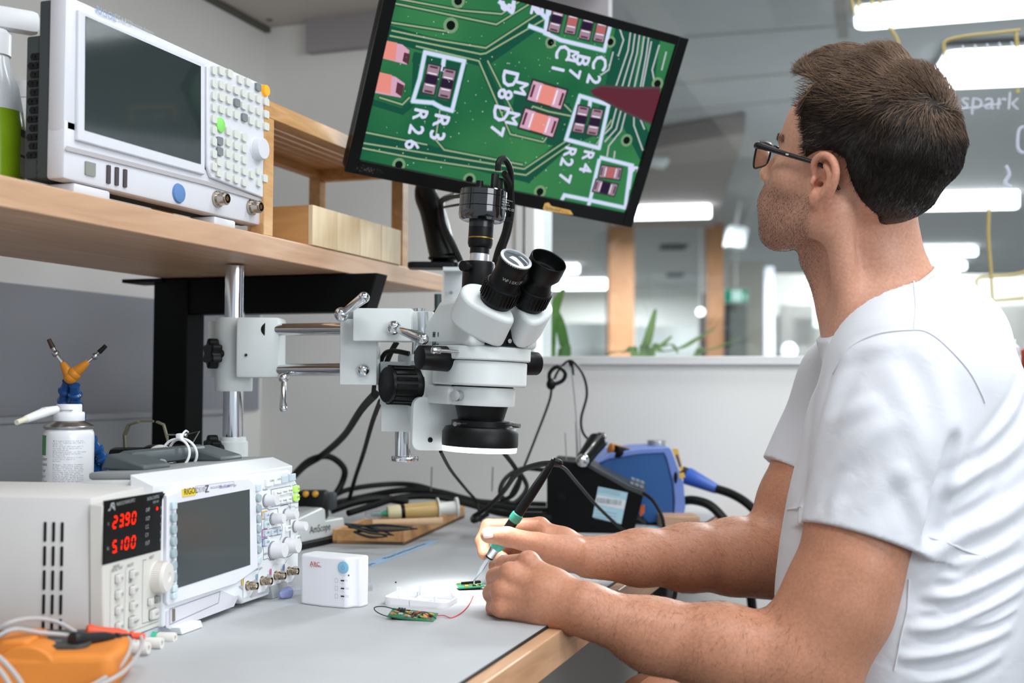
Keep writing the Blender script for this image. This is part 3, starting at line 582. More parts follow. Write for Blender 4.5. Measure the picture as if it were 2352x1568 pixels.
# ------------------------------------------------------------------ bench power supply
M_psu = mat('psu_grey', 'cfcdc9', .5, vary=.01, vscale=50, bump=.06, bscale=1200)
yw = 7.0; A = onz(226, 1532); Bp = onz(374, 1452)
fp = Face(YPLANE((float(A[0]), float(A[1]), DZ+.004), yaw=math.degrees(math.atan2(-(Bp[0]-A[0]), Bp[1]-A[1]))))
PL = float(np.linalg.norm(Bp-A)); PH = fp.uv(300, 1128)[1]
t = thing('power_supply', TR(*(fp.M @ Vector((PL/2, 0, -.1)))[:2], DZ), 'cream bench power supply with red digits on a black display', 'power supply')
b = MB(fp.M); b.box((PL/2, PH/2, -.135), (PL, PH, .25), b=.003); b.build('casing', M_psu, t)
b = MB(); fp.poly(b, [(228, 1158), (376, 1128), (374, 1432), (228, 1486)], -.01, .004); b.build('front_panel', mat('psu_face', 'd3d1c9', .5), t, bevel=.0015)
b = MB(); fp.poly(b, [Y(693, 302), Y(1128, 234), Y(1119, 635), Y(686, 748)], .0035, .0046); disp = b.build('display_window', mat('display_black', '050505', .35, spec=.08), t, smooth=0)
s1 = 6.532
def K(x, y): return (220+x/s1, 1080+y/s1)
SEG = {'0': 'abcdef', '1': 'bc', '2': 'abged', '3': 'abgcd', '5': 'afgcd', '9': 'abgfcd'}
b = MB()
def digit(mb, ch, px, py, hw=26, hh=82, dot=False):
    sk = .10
    u = lambda x, y: K(px+x+(-y)*sk, py+y-x*.14)
    P6 = {'a': [(-hw, -hh), (hw, -hh)], 'd': [(-hw, hh), (hw, hh)], 'g': [(-hw, 0), (hw, 0)], 'f': [(-hw, -hh), (-hw, 0)], 'b': [(hw, -hh), (hw, 0)], 'e': [(-hw, 0), (-hw, hh)], 'c': [(hw, 0), (hw, hh)]}
    for sgm in SEG[ch]:
        (x0, y0_), (x1, y1_) = P6[sgm]; k = .12; dx, dy = (x1-x0)*k, (y1_-y0_)*k
        fp.line(mb, [u(x0+dx, y0_+dy), u(x1-dx, y1_-dy)], .0021, .0050)
    if dot: fp.line(mb, [u(hw+10, hh-6), u(hw+10, hh+8)], .0022, .0050)
for ch, x, y, dt in (('2', 215, 775, 0), ('3', 312, 750, 1), ('9', 402, 727, 0), ('0', 500, 710, 0), ('5', 208, 1140, 1), ('1', 290, 1118, 0), ('0', 392, 1092, 0), ('0', 492, 1070, 0)): digit(b, ch, x, y, dot=bool(dt))
fp.knob(b, *K(851, 570), .0018, .0008, .0048); b.build('lit_digits', emis('led_red', 'ff2a10', 2.2), disp, smooth=0)
b = MB()
for tx, x, y, sz in (('PA3005 DC POWER SUPPLY', 235, 510, .0042), ('DIGITAL CONTROL', 700, 432, .0042), ('0-30V / 0-5A', 790, 480, .0034), ('OVP', 680, 600, .005), ('OCP', 678, 730, .005), ('C.C', 675, 855, .005), ('C.V', 672, 975, .005), ('OUT', 672, 1100, .005),
                     ('M1', 905, 565, .0045), ('M2', 903, 690, .0045), ('M3', 900, 812, .0045), ('M4', 897, 930, .0045), ('M5', 893, 1050, .0045), ('V', 105, 812, .0045), ('A', 95, 1175, .0045)): fp.txt(b, tx, *K(x, y), sz*1.15, .0050, sx=.72 if len(tx) > 8 else .9)
fp.line(b, [K(112, 600), K(140, 585), K(160, 500), K(195, 490), K(205, 545), K(172, 555)], .0016, .0050); fp.line(b, [K(160, 520), K(215, 590)], .0018, .0050)
b.build('display_lettering', mat('ink_silver', 'a7a9a8', .5), disp)
s8 = 7.465
def G(x, y): return (220+x/s8, 1270+y/s8)
def pkey(x, y, w=.0095, h=.0078, tx='', m=None):
    b = MB(); fp.rect(b, *G(x, y), w, h, .003, .0085, .0012); k_ = b.build('key', m or mat('psu_key', 'cfcec8', .5), t, bevel=.0008)
    b = MB(); fp.rect(b, *G(x, y+2), w*1.12, h*1.1, .0038, .0044, .0012); b.build('key_gap', mat('gap_dark', '56524e', .7), k_)
    if tx:
        b = MB(); fp.txt(b, tx, *G(x+12, y), .0040, .0089, 'CENTER', sx=.85); b.build('lettering', mat('ink_dark_grey', '4a4d55', .6), k_)
for i, y in enumerate((435, 705, 980, 1255)): pkey(298, y, tx='M%d' % (i+1))
for tx, y in (('LOCK', 358), ('OCP', 628), ('OVP', 900)): pkey(548, y, .0105, .0082, tx)
pkey(540, 1170, .0125, .0100, 'ON/OFF', mat('psu_key_on', 'c4c4c0', .5)); pkey(850, 830, .0075, .0072, '<'); pkey(965, 785, .0065, .0072, '>', mat('psu_key_dk', '9a9b96', .5)); pkey(905, 1035, .0165, .0095, 'VOLT')
b = MB(fp.frame_at(*G(960, 405), .004)); pr_ = []
b.lathe([(.0162, 0), (.0162, .012), (.0148, .0145), (.005, .0152), (.004, .0138), (0, .0138)], n=60); dial = b.build('dial', mat('psu_dial', 'dad7d0', .45), t)
b = MB(fp.frame_at(*G(960, 405), .004))
for k in range(48): a = 2*math.pi*k/48; b.box((.0162*math.cos(a), .0162*math.sin(a), .0065), (.0008, .0008, .009), RZ(0))
b.build('dial_ribs', mat('psu_dial_rib', 'cfc7bd', .5), dial)
b = MB()
for tx, x, y in (('MEMORY', 218, 248), ('RECALL / SAVE', 195, 305), ('UNLOCK', 460, 225), ('ADJUST', 845, 80), ('BEEP', 490, 490)): fp.txt(b, tx, *G(x, y), .0046, .0046, sx=.8)
fp.line(b, [G(800, 108), G(738, 120), G(725, 1205), G(1085, 1100), G(1105, 30), G(1050, 40)], .0005, .0045); fp.line(b, [G(180, 300), G(165, 1300)], .0004, .0045); fp.line(b, [G(440, 250), G(410, 1300)], .0004, .0045); fp.line(b, [G(560, 1330), G(1100, 1130)], .0004, .0045)
b.build('panel_lettering', mat('ink_dark_grey', '4a4d55', .6), t)
b = MB(); fp.poly(b, [(228, 1492), (374, 1432), (374, 1462), (262, 1524), (228, 1540)], -.01, .003); b.build('terminal_panel', mat('psu_lower', 'c3c6d3', .5), t)
for (x, y, col, nm) in ((292, 1484, 'd24a2a', 'red'), (324, 1473, 'e0dcd4', 'cream'), (356, 1461, '3fb88e', 'green')):
    b = MB(fp.frame_at(x-14, y+2, .003)); b.lathe([(.0052, 0), (.0052, .005)], n=20); b.lathe([(.0042, .005), (.0056, .008), (.0058, .023), (.0055, .0255), (.0028, .0255), (.0026, .014), (0, .014)], n=24); c = b.build('terminal', mat('terminal_cream', 'dcd8d0', .45), t)
    b = MB(fp.frame_at(x-14, y+2, .003)); b.lathe([(.0060, .001), (.0060, .0065), (.0056, .0065), (.0056, .001)], n=24); b.build('colour_ring', mat('ring_'+nm, col, .45), c)
# side louvres: rows of tall slots on the face towards the camera
lf = Face(fp.M @ RY(-90)); b = MB(lf.M)
for g, (u0, n_) in enumerate(((.038, 3), (.105, 3), (.17, 3))):
    for i in range(n_):
        for j in range(6):
            h_ = .019; v = PH-.033-j*.0228
            if v > .012: b.prism(rrect(.0026, h_, .00125, 3, -u0-i*.0085, v), 0, .0009)
slots = b.build('vent_slots', mat('vent_black', '050606', .8), t, smooth=0)
for sx in (.02, PL-.02):
    for sz in (-.03, -.22): b = MB(fp.M); b.cyl((sx, -.0042, sz), (sx, .002, sz), .006); b.build('foot', M_rubber, t)
# ------------------------------------------------------------------ stereo microscope on a boom stand
RTH = np.array([RT[0], RT[1], 0.]); RTH /= np.linalg.norm(RTH)
def CF(px, py, d, a=0): return frame(P(px, py, d), tuple(RTH), z=(0, 0, 1)) @ RZ(a)
def zz(y, d=1.5, x=1103): return float(P(x, y, d)[2])
K_ = 1.5/F
ax = P(1103, 1000, 1.5)
Tm = TR(*ax) @ Matrix.Rotation(math.radians(2.2), 4, Vector(FW)) @ RZ(19.4+33) @ TR(0, 0, -ax[2])
t = thing('stereo_microscope', Tm @ TR(0, 0, zz(1040)), 'white trinocular stereo microscope with black eyepieces hanging over the bench', 'microscope')
Z_ = lambda y: zz(y)
def part(name, m, f, parent=t, T=Tm, **kw): b = MB(T); f(b); return b.build(name, m, parent, **kw)
ring = part('light_ring', M_black, lambda b: b.lathe([(.040, Z_(1024)), (.0492, Z_(1024)), (.0497, Z_(1018)), (.0497, Z_(992)), (.046, Z_(981)), (.038, Z_(978)), (.038, Z_(966)), (.031, Z_(964))], n=56))
part('diffuser', emis('ring_glow', 'f2f8ff', 4.), lambda b: b.lathe([(.030, Z_(1034)), (.0478, Z_(1036)), (.0484, Z_(1030)), (.0484, Z_(1023)), (.030, Z_(1023)), (.030, Z_(1034))], n=56), ring)
rl = bpy.data.lights.new('ring_light_lamp', 'AREA'); rl.shape = 'DISK'; rl.size = .085; rl.energy = .26; rl.color = (.88, .95, 1); rl.spread = math.radians(75)
ro = bpy.data.objects.new('ring_light_lamp', rl); COL.objects.link(ro); ro.location = (ax[0], ax[1], Z_(1038))
part('objective_cone', M_black, lambda b: b.lathe([(.0295, Z_(966)), (.0305, Z_(958)), (.0355, Z_(926)), (.0355, Z_(918))], n=48))
part('focus_holder', M_white, lambda b: (b.lathe([(.0425, Z_(931)), (.0432, Z_(929)), (.0432, Z_(892)), (.0425, Z_(889))], n=56), b.box((-.036, .03, (Z_(931)+Z_(889))/2), (.03, .06, Z_(889)-Z_(931)), b=.003)))
part('seat_ring', M_blackm, lambda b: b.lathe([(.0405, Z_(890)), (.0405, Z_(883))], n=48))
plan = lambda w, y0, y1, rf, rb: [(x, y) for x, y in rrect(w, y1-y0, rf, 10, 0, (y0+y1)/2)]
part('lower_body', M_white, lambda b: b.prism(plan(.107, -.054, .072, .045, .03), Z_(886), Z_(829)), bevel=.003, seg=3)
part('body_collar', M_white, lambda b: b.prism(plan(.114, -.058, .076, .048, .03), Z_(828), Z_(797)), bevel=.002)
S_ = Matrix(((0, 0, 1, 0), (1, 0, 0, 0), (0, 1, 0, 0), (0, 0, 0, 1)))     # profile (y, z) extruded along x
part('upper_housing', M_white, lambda b: b.prism([(-.050, Z_(798)), (.074, Z_(798)), (.074, Z_(754)), (.036, Z_(696)), (-.012, Z_(690)), (-.05, Z_(762))], -.051, .051, S_), bevel=.006, seg=3)
part('front_wedge', M_blackm, lambda b: b.prism([(-.058, Z_(794)), (-.03, Z_(794)), (-.03, Z_(728)), (-.05, Z_(740))], -.030, .030, S_), bevel=.001)
part('wedge_screw', M_steel, lambda b: b.cyl((0, -.055, Z_(783)), (0, -.0610, Z_(783)), .0028))
E_ = Vector((0, -math.cos(math.radians(50)), math.sin(math.radians(50)))); V_ = Vector((0, E_.z, -E_.y))
def Fe(x, y, z): return frame((x, y, z), (1, 0, 0), y=tuple(V_))           # z axis = towards the eye
for sx in (-1, 1):
    def drum(b, sx=sx):
        pts = []
        for k in range(40):
            a = 2*math.pi*k/40; c, s_ = math.cos(a), math.sin(a); r = .0292
            x, y = r*c, r*s_
            # tip pulled down towards the middle
            w_ = max(0, (-s_+(-sx*c)*.55)/1.14)**3; x += -sx*w_*.010; y += -w_*.020
            pts.append((x, y))
        b.prism(pts, -.026, .018, Fe(sx*.0375, -.042, Z_(712)))
    part('prism_housing', M_white, drum, bevel=.0055, seg=4)
def eyep(sx, wide):
    M_ = Fe(sx*.0235, -.052, Z_(716)); b = MB(Tm @ M_); L0 = .017
    b.lathe([(.0205, L0-.004), (.0222, L0), (.0232, L0+.003), (.0232, L0+.022), (.0218, L0+.024)], n=36); kb = b.build('dioptre_ring', M_black, t)
    b = MB(Tm @ M_)
    for k in range(30):
        a = 2*math.pi*k/30; b.box((.0232, 0, L0+.0125), (.0022, .0016, .018), RZ(math.degrees(a)))
    b.build('grip_ribs', M_black, kb)
    b = MB(Tm @ M_)
    if wide: b.lathe([(.0205, L0+.024), (.0195, L0+.028), (.0175, L0+.034), (.0178, L0+.038), (.0235, L0+.047), (.0238, L0+.066), (.0232, L0+.0668), (.0222, L0+.066), (.0205, L0+.050), (.0170, L0+.049), (.0168, L0+.046)], n=44)
    else: b.lathe([(.0205, L0+.024), (.0190, L0+.027), (.0192, L0+.050), (.0206, L0+.054), (.0206, L0+.060), (.0204, L0+.0625)], n=44)
    eb = b.build('eyepiece', M_black, t)
    b = MB(Tm @ M_)
    if wide: b.lathe([(.0168, L0+.0462), (.013, L0+.049), (.006, L0+.0505), (0, L0+.051)], n=32)
    else:
        b.lathe([(.0168, L0+.0627), (.012, L0+.064), (.006, L0+.065), (0, L0+.0652)], n=32)
    b.build('eye_lens', mat('coated_lens', '30353a', .03, spec=1., coat=1.) if wide else mat('bright_lens', 'b4bac0', .06, metal=.85), eb)
    if not wide:
        b = MB(Tm @ M_); b.lathe([(.0205, L0+.0600), (.0205, L0+.0632), (.0169, L0+.0636), (.0167, L0+.0620)], n=40); b.build('lens_rim', mat('lens_rim', 'b0b3b6', .35, metal=.6), eb)
        for i, ch in enumerate('WF10X/20'):
            a = math.radians(-132+i*10.5); rr = .0195
            Mt = Tm @ M_ @ TR(rr*math.cos(a), rr*math.sin(a), L0+.040) @ frame((0, 0, 0), (-math.sin(a), math.cos(a), 0), y=(0, 0, 1)); b = MB(Mt); b.text(ch, .0062, Matrix.Identity(4), .0003, 'CENTER'); 
            if i == 0: acc = MB()
            acc.v += b.v and [v for v in b.v]; o_n = len(acc.v)-len(b.v); acc.f += [tuple(q+o_n for q in f) for f in b.f]; acc.mi += b.mi
        acc.build('engraving', mat('engraving_grey', 'a8a8a6', .5), eb)
eyep(-1, False); eyep(1, True)
# trinocular tube, adapter and camera
tx, ty = -.003, .018
part('photo_tube', M_black, lambda b: b.lathe([(.0212, Z_(705)), (.0212, Z_(604)), (.0200, Z_(598))], TR(tx, ty, 0), n=40))
part('tube_screw', M_black, lambda b: (b.cyl((tx-.018, ty-.01, Z_(614)), (tx-.031, ty-.014, Z_(614)), .0032), b.cyl((tx-.026, ty-.012, Z_(614)), (tx-.033, ty-.0145, Z_(614)), .0068)))
Ta = Tm @ TR(tx, ty, Z_(600)) @ Matrix.Rotation(math.radians(1.6), 4, Vector((math.cos(math.radians(33)), 0, 0)).cross(Vector((0, 0, 1)))*-1) @ TR(0, 0, -Z_(600))
part('chrome_sleeve', mat('sleeve_metal', 'c9cace', .35, metal=.8), lambda b: b.lathe([(.0125, Z_(604)), (.0125, Z_(580)), (.0118, Z_(576))], n=32), T=Ta)
part('adapter', M_black, lambda b: b.lathe([(.0130, Z_(579)), (.0130, Z_(566)), (.0150, Z_(564)), (.0165, Z_(556)), (.0165, Z_(500)), (.0160, Z_(496))], n=40), T=Ta)
part('adapter_band', mat('adapter_band', '2e3032', .25, metal=.5), lambda b: b.lathe([(.0167, Z_(518)), (.0167, Z_(500))], n=40), T=Ta)
part('gold_ring', mat('gold_line', 'a98a3e', .3, metal=1.), lambda b: b.lathe([(.01665, Z_(544.5)), (.0168, Z_(543.5)), (.0168, Z_(542.5)), (.01665, Z_(541.5))], n=40), T=Ta)
camb = part('camera_body', mat('gloss_black', '0a0c0c', .1, spec=.7, coat=.6), lambda b: b.lathe([(.0160, Z_(501)), (.0260, Z_(503)), (.0300, Z_(498)), (.0312, Z_(488)), (.0312, Z_(472)), (.0306, Z_(471)), (.0312, Z_(470)), (.0312, Z_(447)), (.0306, Z_(446)), (.0312, Z_(445)), (.0312, Z_(433)), (.0300, Z_(430)), (0, Z_(430))], n=56), T=Ta)
b = MB(Ta)
Mtx = Ta @ frame((.0313*math.cos(math.radians(-78)), .0313*math.sin(math.radians(-78)), Z_(460)), (-math.sin(math.radians(-78)), math.cos(math.radians(-78)), 0), y=(0, 0, 1))
b = MB(Mtx)
for i, (s_, sz) in enumerate((('Name: HDMI Camera', .0022), ('Model: HD205', .0022), ('Input: DC 5V/1A', .0022), ('RoHS FC CE', .0044))): b.text(s_, sz, TR(0.004, .004-i*.0032-(.002 if i == 3 else 0), 0), .0002)
b.build('lettering', mat('ink_silver', 'a7a9a8', .5), camb)
part('camera_knob', M_black, lambda b: b.cyl((-.012, -.008, Z_(432)), (-.012, -.008, Z_(413)), .0048), T=Ta)
for (x, y, w_, y0, y1, nm) in ((.006, -.016, .009, 432, 392, 'power'), (.016, -.010, .010, 434, 398, 'video')):
    part('cable_plug', M_black, lambda b: b.box((x, y, (Z_(y0)+Z_(y1))/2), (w_, .007, Z_(y1)-Z_(y0)), b=.0012), T=Ta)
# zoom and focus knobs
for x0, x1 in ((-.050, -.094), (.050, .086)):
    part('zoom_knob', M_black, lambda b: b.cyl((x0, .002, Z_(828)), (x1, .002, Z_(828)), .0165, .0155, b=.0015, n=36))
part('beam_lever', M_chrome, lambda b: (b.cyl((-.05, -.026, Z_(812)), (-.090, -.026, Z_(812)), .0024), b.cyl((-.080, -.026, Z_(812)), (-.092, -.026, Z_(812)), .0042, b=.001)))
part('holder_screw', mat('screw_nickel', 'b9bcbd', .3, metal=.7), lambda b: b.cyl((-.040, -.012, Z_(910)), (-.054, -.022, Z_(910)), .0068, b=.001))
part('focus_block', M_white, lambda b: (b.box((-.026, .088, (Z_(832)+Z_(985))/2), (.056, .05, Z_(832)-Z_(985)), b=.003)))
part('focus_plate', M_white, lambda b: b.prism(rrect(.105, Z_(918)-Z_(1042), .012, 5, -.018, (Z_(918)+Z_(1042))/2), -.062, -.054, frame((0, 0, 0), (1, 0, 0), y=(0, 0, 1))), bevel=.001)
for px in (-.044, -.014): part('plate_screw', M_black, lambda b: b.lathe([(.0034, 0), (.0034, .001), (.0018, .001), (.0018, .0003), (0, .0003)], frame((px, .0538, Z_(1017)), (1, 0, 0), y=(0, 0, 1)), n=20))
fk = part('focus_knob', M_black, lambda b: b.lathe([(.0275, 0), (.0275, .006), (.0255, .009), (.0245, .040), (.0235, .043), (.0215, .044), (0, .0425)], frame((-.052, .088, Z_(893)), (0, 1, 0), z=(-1, 0, 0)), n=44))
def ribs(b):
    for k in range(18): b.box((.0252, 0, .024), (.0022, .0045, .030), frame((-.052, .088, Z_(893)), (0, 1, 0), z=(-1, 0, 0)) @ RZ(k*20))
part('grip_ribs', M_black, ribs, fk)
for (a, L) in ((-150, .022), (-62, .012), (20, .02)):
    def scr(b, a=a, L=L):
        c, s_ = math.cos(math.radians(a)), math.sin(math.radians(a)); z = Z_(972)
        b.cyl((.036*c, .036*s_, z), ((.036+L)*c, (.036+L)*s_, z), .0012); b.cyl(((.036+L)*c, (.036+L)*s_, z), ((.036+L+.010)*c, (.036+L+.010)*s_, z), .0028)
    part('clamp_screw', M_steel, scr, ring)
def labels(b):
    Mt = frame((-.0515, .045, Z_(772)), (0, -1, 0), y=(0, 0, 1))
    for (x, y, w_, h_) in ((0, 0, .0015, .007), (.004, 0, .0015, .007), (.002, .0, .003, .0015), (.013, 0, .001, .006), (0, -.013, .0015, .007), (.006, -.013, .0015, .007), (.003, -.013, .004, .0015), (.013, -.013, .005, .0012), (.013, -.016, .005, .0012)): b.box((x, y, .0002), (w_, h_, .0005), Mt)
part('printed_marks', mat('ink_black', '1c1c1e', .6), labels)
part('rear_post', M_chrome, lambda b: b.cyl((-.030, .125, Z_(705)), (-.030, .125, Z_(1000)), .0085))
part('rear_block', M_white, lambda b: b.box((-.030, .118, Z_(862)), (.05, .04, .05), b=.003))

# ---- boom stand
bs = P(535, 1000, 1.68); base_c = (float(bs[0]), float(bs[1]))
t = thing('boom_stand', (base_c[0], base_c[1], DZ), 'white and chrome double arm boom stand with pole holding the microscope', 'stand')
rp = .0145
b = MB(); b.cyl((base_c[0], base_c[1], DZ+.03), (base_c[0], base_c[1], 1.187), rp, n=40); b.build('pole', M_chrome, t)
def pz(y, d=1.68): return float(P(535, y, d)[2])
b = MB(TR(base_c[0], base_c[1], 0)); b.lathe([(rp, pz(1003)), (.0185, pz(1003)), (.0190, pz(1012)), (.0218, pz(1014)), (.0218, pz(1048)), (.0190, pz(1050)), (.0188, pz(1062)), (rp, pz(1062))], n=40); b.build('stop_collar', M_white, t)
def star(b, M, r, h):
    pts = []
    for k in range(60):
        a = 2*math.pi*k/60; rr = r*(1+.17*math.cos(6*a)); pts.append((rr*math.cos(a), rr*math.sin(a)))
    b.prism(pts, 0, h, M)
for (px, py, r) in ((486, 1030, .017), (487, 812, .0185)):
    b = MB(); Mk = CF(px+14, py, 1.66) @ RZ(35) @ RY(-90); star(b, Mk, r, .016); b.cyl(Mk @ Vector((0, 0, -.02)), Mk @ Vector((0, 0, 0)), .007); b.build('star_knob', M_black, t, bevel=.0025)
b = MB(TR(base_c[0], base_c[1], 0)); b.lathe([(.0262, pz(730)), (.0270, pz(733)), (.0270, pz(894)), (.0262, pz(898))], n=48); b.build('pole_clamp', M_white, t)
b = MB(CF(600, 799, 1.66)); kz = 1.66/F; b.box((0, .0, 0), (98*kz, .05, 137*kz), b=.004); b.build('clamp_block', M_white, t)
b = MB(CF(492, 802, 1.70)); b.box((0, .01, 0), (28*kz, .03, 132*kz), b=.002); b.build('clamp_flange', M_white, t)
for (y, d0, d1) in ((757, 1.665, 1.575), (850, 1.665, 1.575)):
    A, B = P(612, y, d0-.01), P(805, y-2, d1); b = MB(); b.cyl(A, B, .0085, n=28); b.build('boom_bar', M_chrome, t)
b = MB(); A, B = P(606, 757, 1.653), P(622, 757, 1.645); b.cyl(A, B, .0145, n=32); b.build('bar_bush', M_black, t)
kb = 1.56/F
b = MB(CF(828, 800, 1.56)); b.box((-.0, 0, 0), (84*kb, .045, 168*kb), b=.002); b.build('end_plate', M_white, t)
b = MB(CF(884, 748, 1.54)); b.box((0, -.008, 0), (130*kb, .05, 73*kb), b=.002); b.build('cross_block', M_white, t)
b = MB(CF(862, 722, 1.60)); b.box((0, .02, 0), (75*kb, .06, 24*kb), b=.002); b.build('back_block', M_white, t)
b = MB(CF(970, 738, 1.56)); b.box((0, 0, 0), (54*kb, .03, 44*kb), b=.002); b.build('socket_block', M_white, t)
b = MB(CF(905, 880, 1.58)); b.box((0, .0, 0), (60*kb, .03, 100*kb), b=.002); b.build('hanger_plate', M_white, t)
b = MB(); b.cyl(P(972, 716, 1.545), P(972, 800, 1.545), .0072); b.build('swivel_post', M_chrome, t)
b = MB(); b.cyl(P(925, 985, 1.58), P(925, 1050, 1.58), .0105); b.cyl(P(930, 1046, 1.58), P(930, 1058, 1.58), .0185, b=.001); b.build('lower_spigot', M_chrome, t)
b = MB(CF(912, 955, 1.575)); b.box((0, 0, 0), (68*kb, .04, 70*kb), b=.002); b.build('lower_block', M_white, t)
def lever(p0, p1, d0, d1, r=.006, nm='lever'):
    b = MB(); A, B = P(*p0, d0), P(*p1, d1); b.cyl(A, B, r*.75, r*1.15, b=.0012); b.ball(A, r*1.55); b.cyl(A, A+(np.array(FW)*.03), r*.8); b.ball(B, r*1.2); b.build(nm, M_chrome, t)
lever((784, 722), (836, 683), 1.50, 1.48, .0062); lever((905, 752), (972, 778), 1.50, 1.45, .0062); lever((651, 868), (651, 938), 1.62, 1.60, .0045)
b = MB(); b.cyl(P(784, 722, 1.505), P(820, 722, 1.53), .006); b.build('lever_spindle', M_chrome, t)
b = MB(); b.ball(P(835, 850, 1.535), .0088); b.build('ball_screw', M_chrome, t); b = MB(); b.cyl(P(820, 758, 1.53), P(820, 758, 1.545), .0045); b.build('grub_screw', M_steel, t)
b = MB(); b.cyl(P(565, 815, 1.632), P(565, 815, 1.636), .002); b.build('pin_hole', M_black, t)
# cast base with the maker's name
Bf = onz(688, 1262); Br = onz(806, 1244); 
fb = frame((float(onz(700, 1262)[0]), float(onz(700, 1262)[1]), DZ), tuple(onz(806, 1238)-onz(700, 1262)), z=(0, 0, 1))
kk = 1.62/F
b = MB(fb); b.box((.03, .10, .0045), (.19, .2, .009)); b.build('base_pad', M_rubber, t)
b = MB(fb); b.prism([(-.10, .009), (.134, .009), (.134, .034), (.131, .037), (.078, .037), (.076, .056), (.066, .060), (-.02, .046), (-.10, .036)], .012, .20, Matrix(((1, 0, 0, 0), (0, 0, 1, 0), (0, 1, 0, 0), (0, 0, 0, 1)))); bb = b.build('base', M_white, t, bevel=.003)
b = MB(fb @ TR(.030, .0115, .0265) @ RX(90)); b.text('AmScope', .0175, Matrix.Identity(4), .0003, sx=.9); b.build('lettering', mat('ink_black', '1c1c1e', .6), bb)
# ------------------------------------------------------------------ monitor
def solve_plane(pts, W, H, x0):
    rs = [ray(*p) for p in pts]; x = np.array(x0, float)
    def f(x):
        a, b_, c = [CAMP+r*k for r, k in zip(rs, x)]; return np.array([np.linalg.norm(b_-a)-W, np.linalg.norm(c-b_)-H, (b_-a)@(c-b_)*4])
    for i in range(80):
        J = np.zeros((3, 3)); f0 = f(x)
        for k in range(3): e = np.zeros(3); e[k] = 1e-6; J[:, k] = (f(x+e)-f0)/1e-6
        x = x-np.linalg.solve(J, f0)*.7
    return [CAMP+r*k for r, k in zip(rs, x)]
MW, MH = .52, .33
mBL, mBR, mTR = solve_plane([(790, 392), (1447, 520), (1578, 88)], MW, MH, (1.6, 1.9, 1.8))
fm = Face(frame(mBL, tuple(mBR-mBL), y=tuple(mTR-mBR)))
t = thing('monitor', fm.M @ TR(MW/2, MH/2, -.03), 'tilted black monitor showing a magnified green circuit board', 'monitor'); 
b = MB(fm.M); b.prism(rrect(MW, MH, .010, 5, MW/2, MH/2), -.024, 0); b.build('rear_shell', M_black, t, bevel=.004)
sp = fm.uvs([(824, 365), (1433, 490), (1548, 102)]); 
SX0, SY0 = sp[0]; SX1 = sp[1][0]; SY1 = sp[2][1]
bz = mat('bezel_black', '060707', .3, spec=.3)
for nm, (x0, x1, y0_, y1_) in (('l', (0, SX0, 0, MH)), ('r', (SX1, MW, 0, MH)), ('b', (SX0, SX1, 0, SY0)), ('t', (SX0, SX1, SY1, MH))):
    b = MB(fm.M); b.box(((x0+x1)/2, (y0_+y1_)/2, .003), (x1-x0, y1_-y0_, .010)); b.build('bezel', bz, t, bevel=.0012)
b = MB(fm.M); b.box((MW/2, MH*.45, -.036), (.30, .2, .03), b=.008); b.build('back_housing', M_black, t)
# the picture on the screen: flat emissive shapes in thin layers, it is a lit screen
GS = 1.0
def E(nm, c, s=GS): return emis('scr_'+nm, c, s)
m = bpy.data.materials.new('scr_board_green'); m.use_nodes = True; nt = m.node_tree; nt.nodes.clear()
e = nt.nodes.new('ShaderNodeEmission'); o = nt.nodes.new('ShaderNodeOutputMaterial'); tc = nt.nodes.new('ShaderNodeTexCoord'); n1 = nt.nodes.new('ShaderNodeTexNoise'); n1.inputs['Scale'].default_value = 5; n1.inputs['Detail'].default_value = 2
n2 = nt.nodes.new('ShaderNodeTexNoise'); n2.inputs['Scale'].default_value = 900; r1 = nt.nodes.new('ShaderNodeValToRGB'); mx = nt.nodes.new('ShaderNodeMix'); mx.data_type = 'RGBA'; mx.blend_type = 'OVERLAY'; mx.inputs[0].default_value = .25
r1.color_ramp.elements[0].position = .3; r1.color_ramp.elements[1].position = .72; r1.color_ramp.elements[0].color = lin('1a5e40'); r1.color_ramp.elements[1].color = lin('3f8350')
for a_, b_ in ((tc.outputs['Object'], n1.inputs['Vector']), (tc.outputs['Object'], n2.inputs['Vector']), (n1.outputs['Fac'], r1.inputs['Fac']), (r1.outputs['Color'], mx.inputs[6]), (n2.outputs['Fac'], mx.inputs[7]), (mx.outputs[2], e.inputs[0]), (e.outputs[0], o.inputs[0])): nt.links.new(a_, b_)
b = MB(fm.M); b.box(((SX0+SX1)/2, (SY0+SY1)/2, .0005), (SX1-SX0, SY1-SY0, .001)); screen = b.build('screen', m, t, smooth=0)
def clipP(poly):
    """clip a uv polygon to the screen rectangle"""
    out = list(poly)
    for ax_, lim, sg in ((0, SX0, 1), (0, SX1, -1), (1, SY0, 1), (1, SY1, -1)):
        inp, out = out, []
        for i in range(len(inp)):
            a_, b_ = inp[i-1], inp[i]; ia = (a_[ax_]-lim)*sg >= 0; ib = (b_[ax_]-lim)*sg >= 0
            if ia != ib: k = (lim-a_[ax_])/(b_[ax_]-a_[ax_]); out.append((a_[0]+(b_[0]-a_[0])*k, a_[1]+(b_[1]-a_[1])*k))
            if ib: out.append(b_)
        if not out: return []
    return out
LAY = {}
def spoly(layer, z, uv):
    uv = clipP(uv)
    if len(uv) >= 3: LAY.setdefault((layer, z), MB(fm.M)).add([(x, y, .001+z*.00005) for x, y in uv], [tuple(range(len(uv)))])
def sp_px(layer, z, pts): spoly(layer, z, fm.uvs(pts))
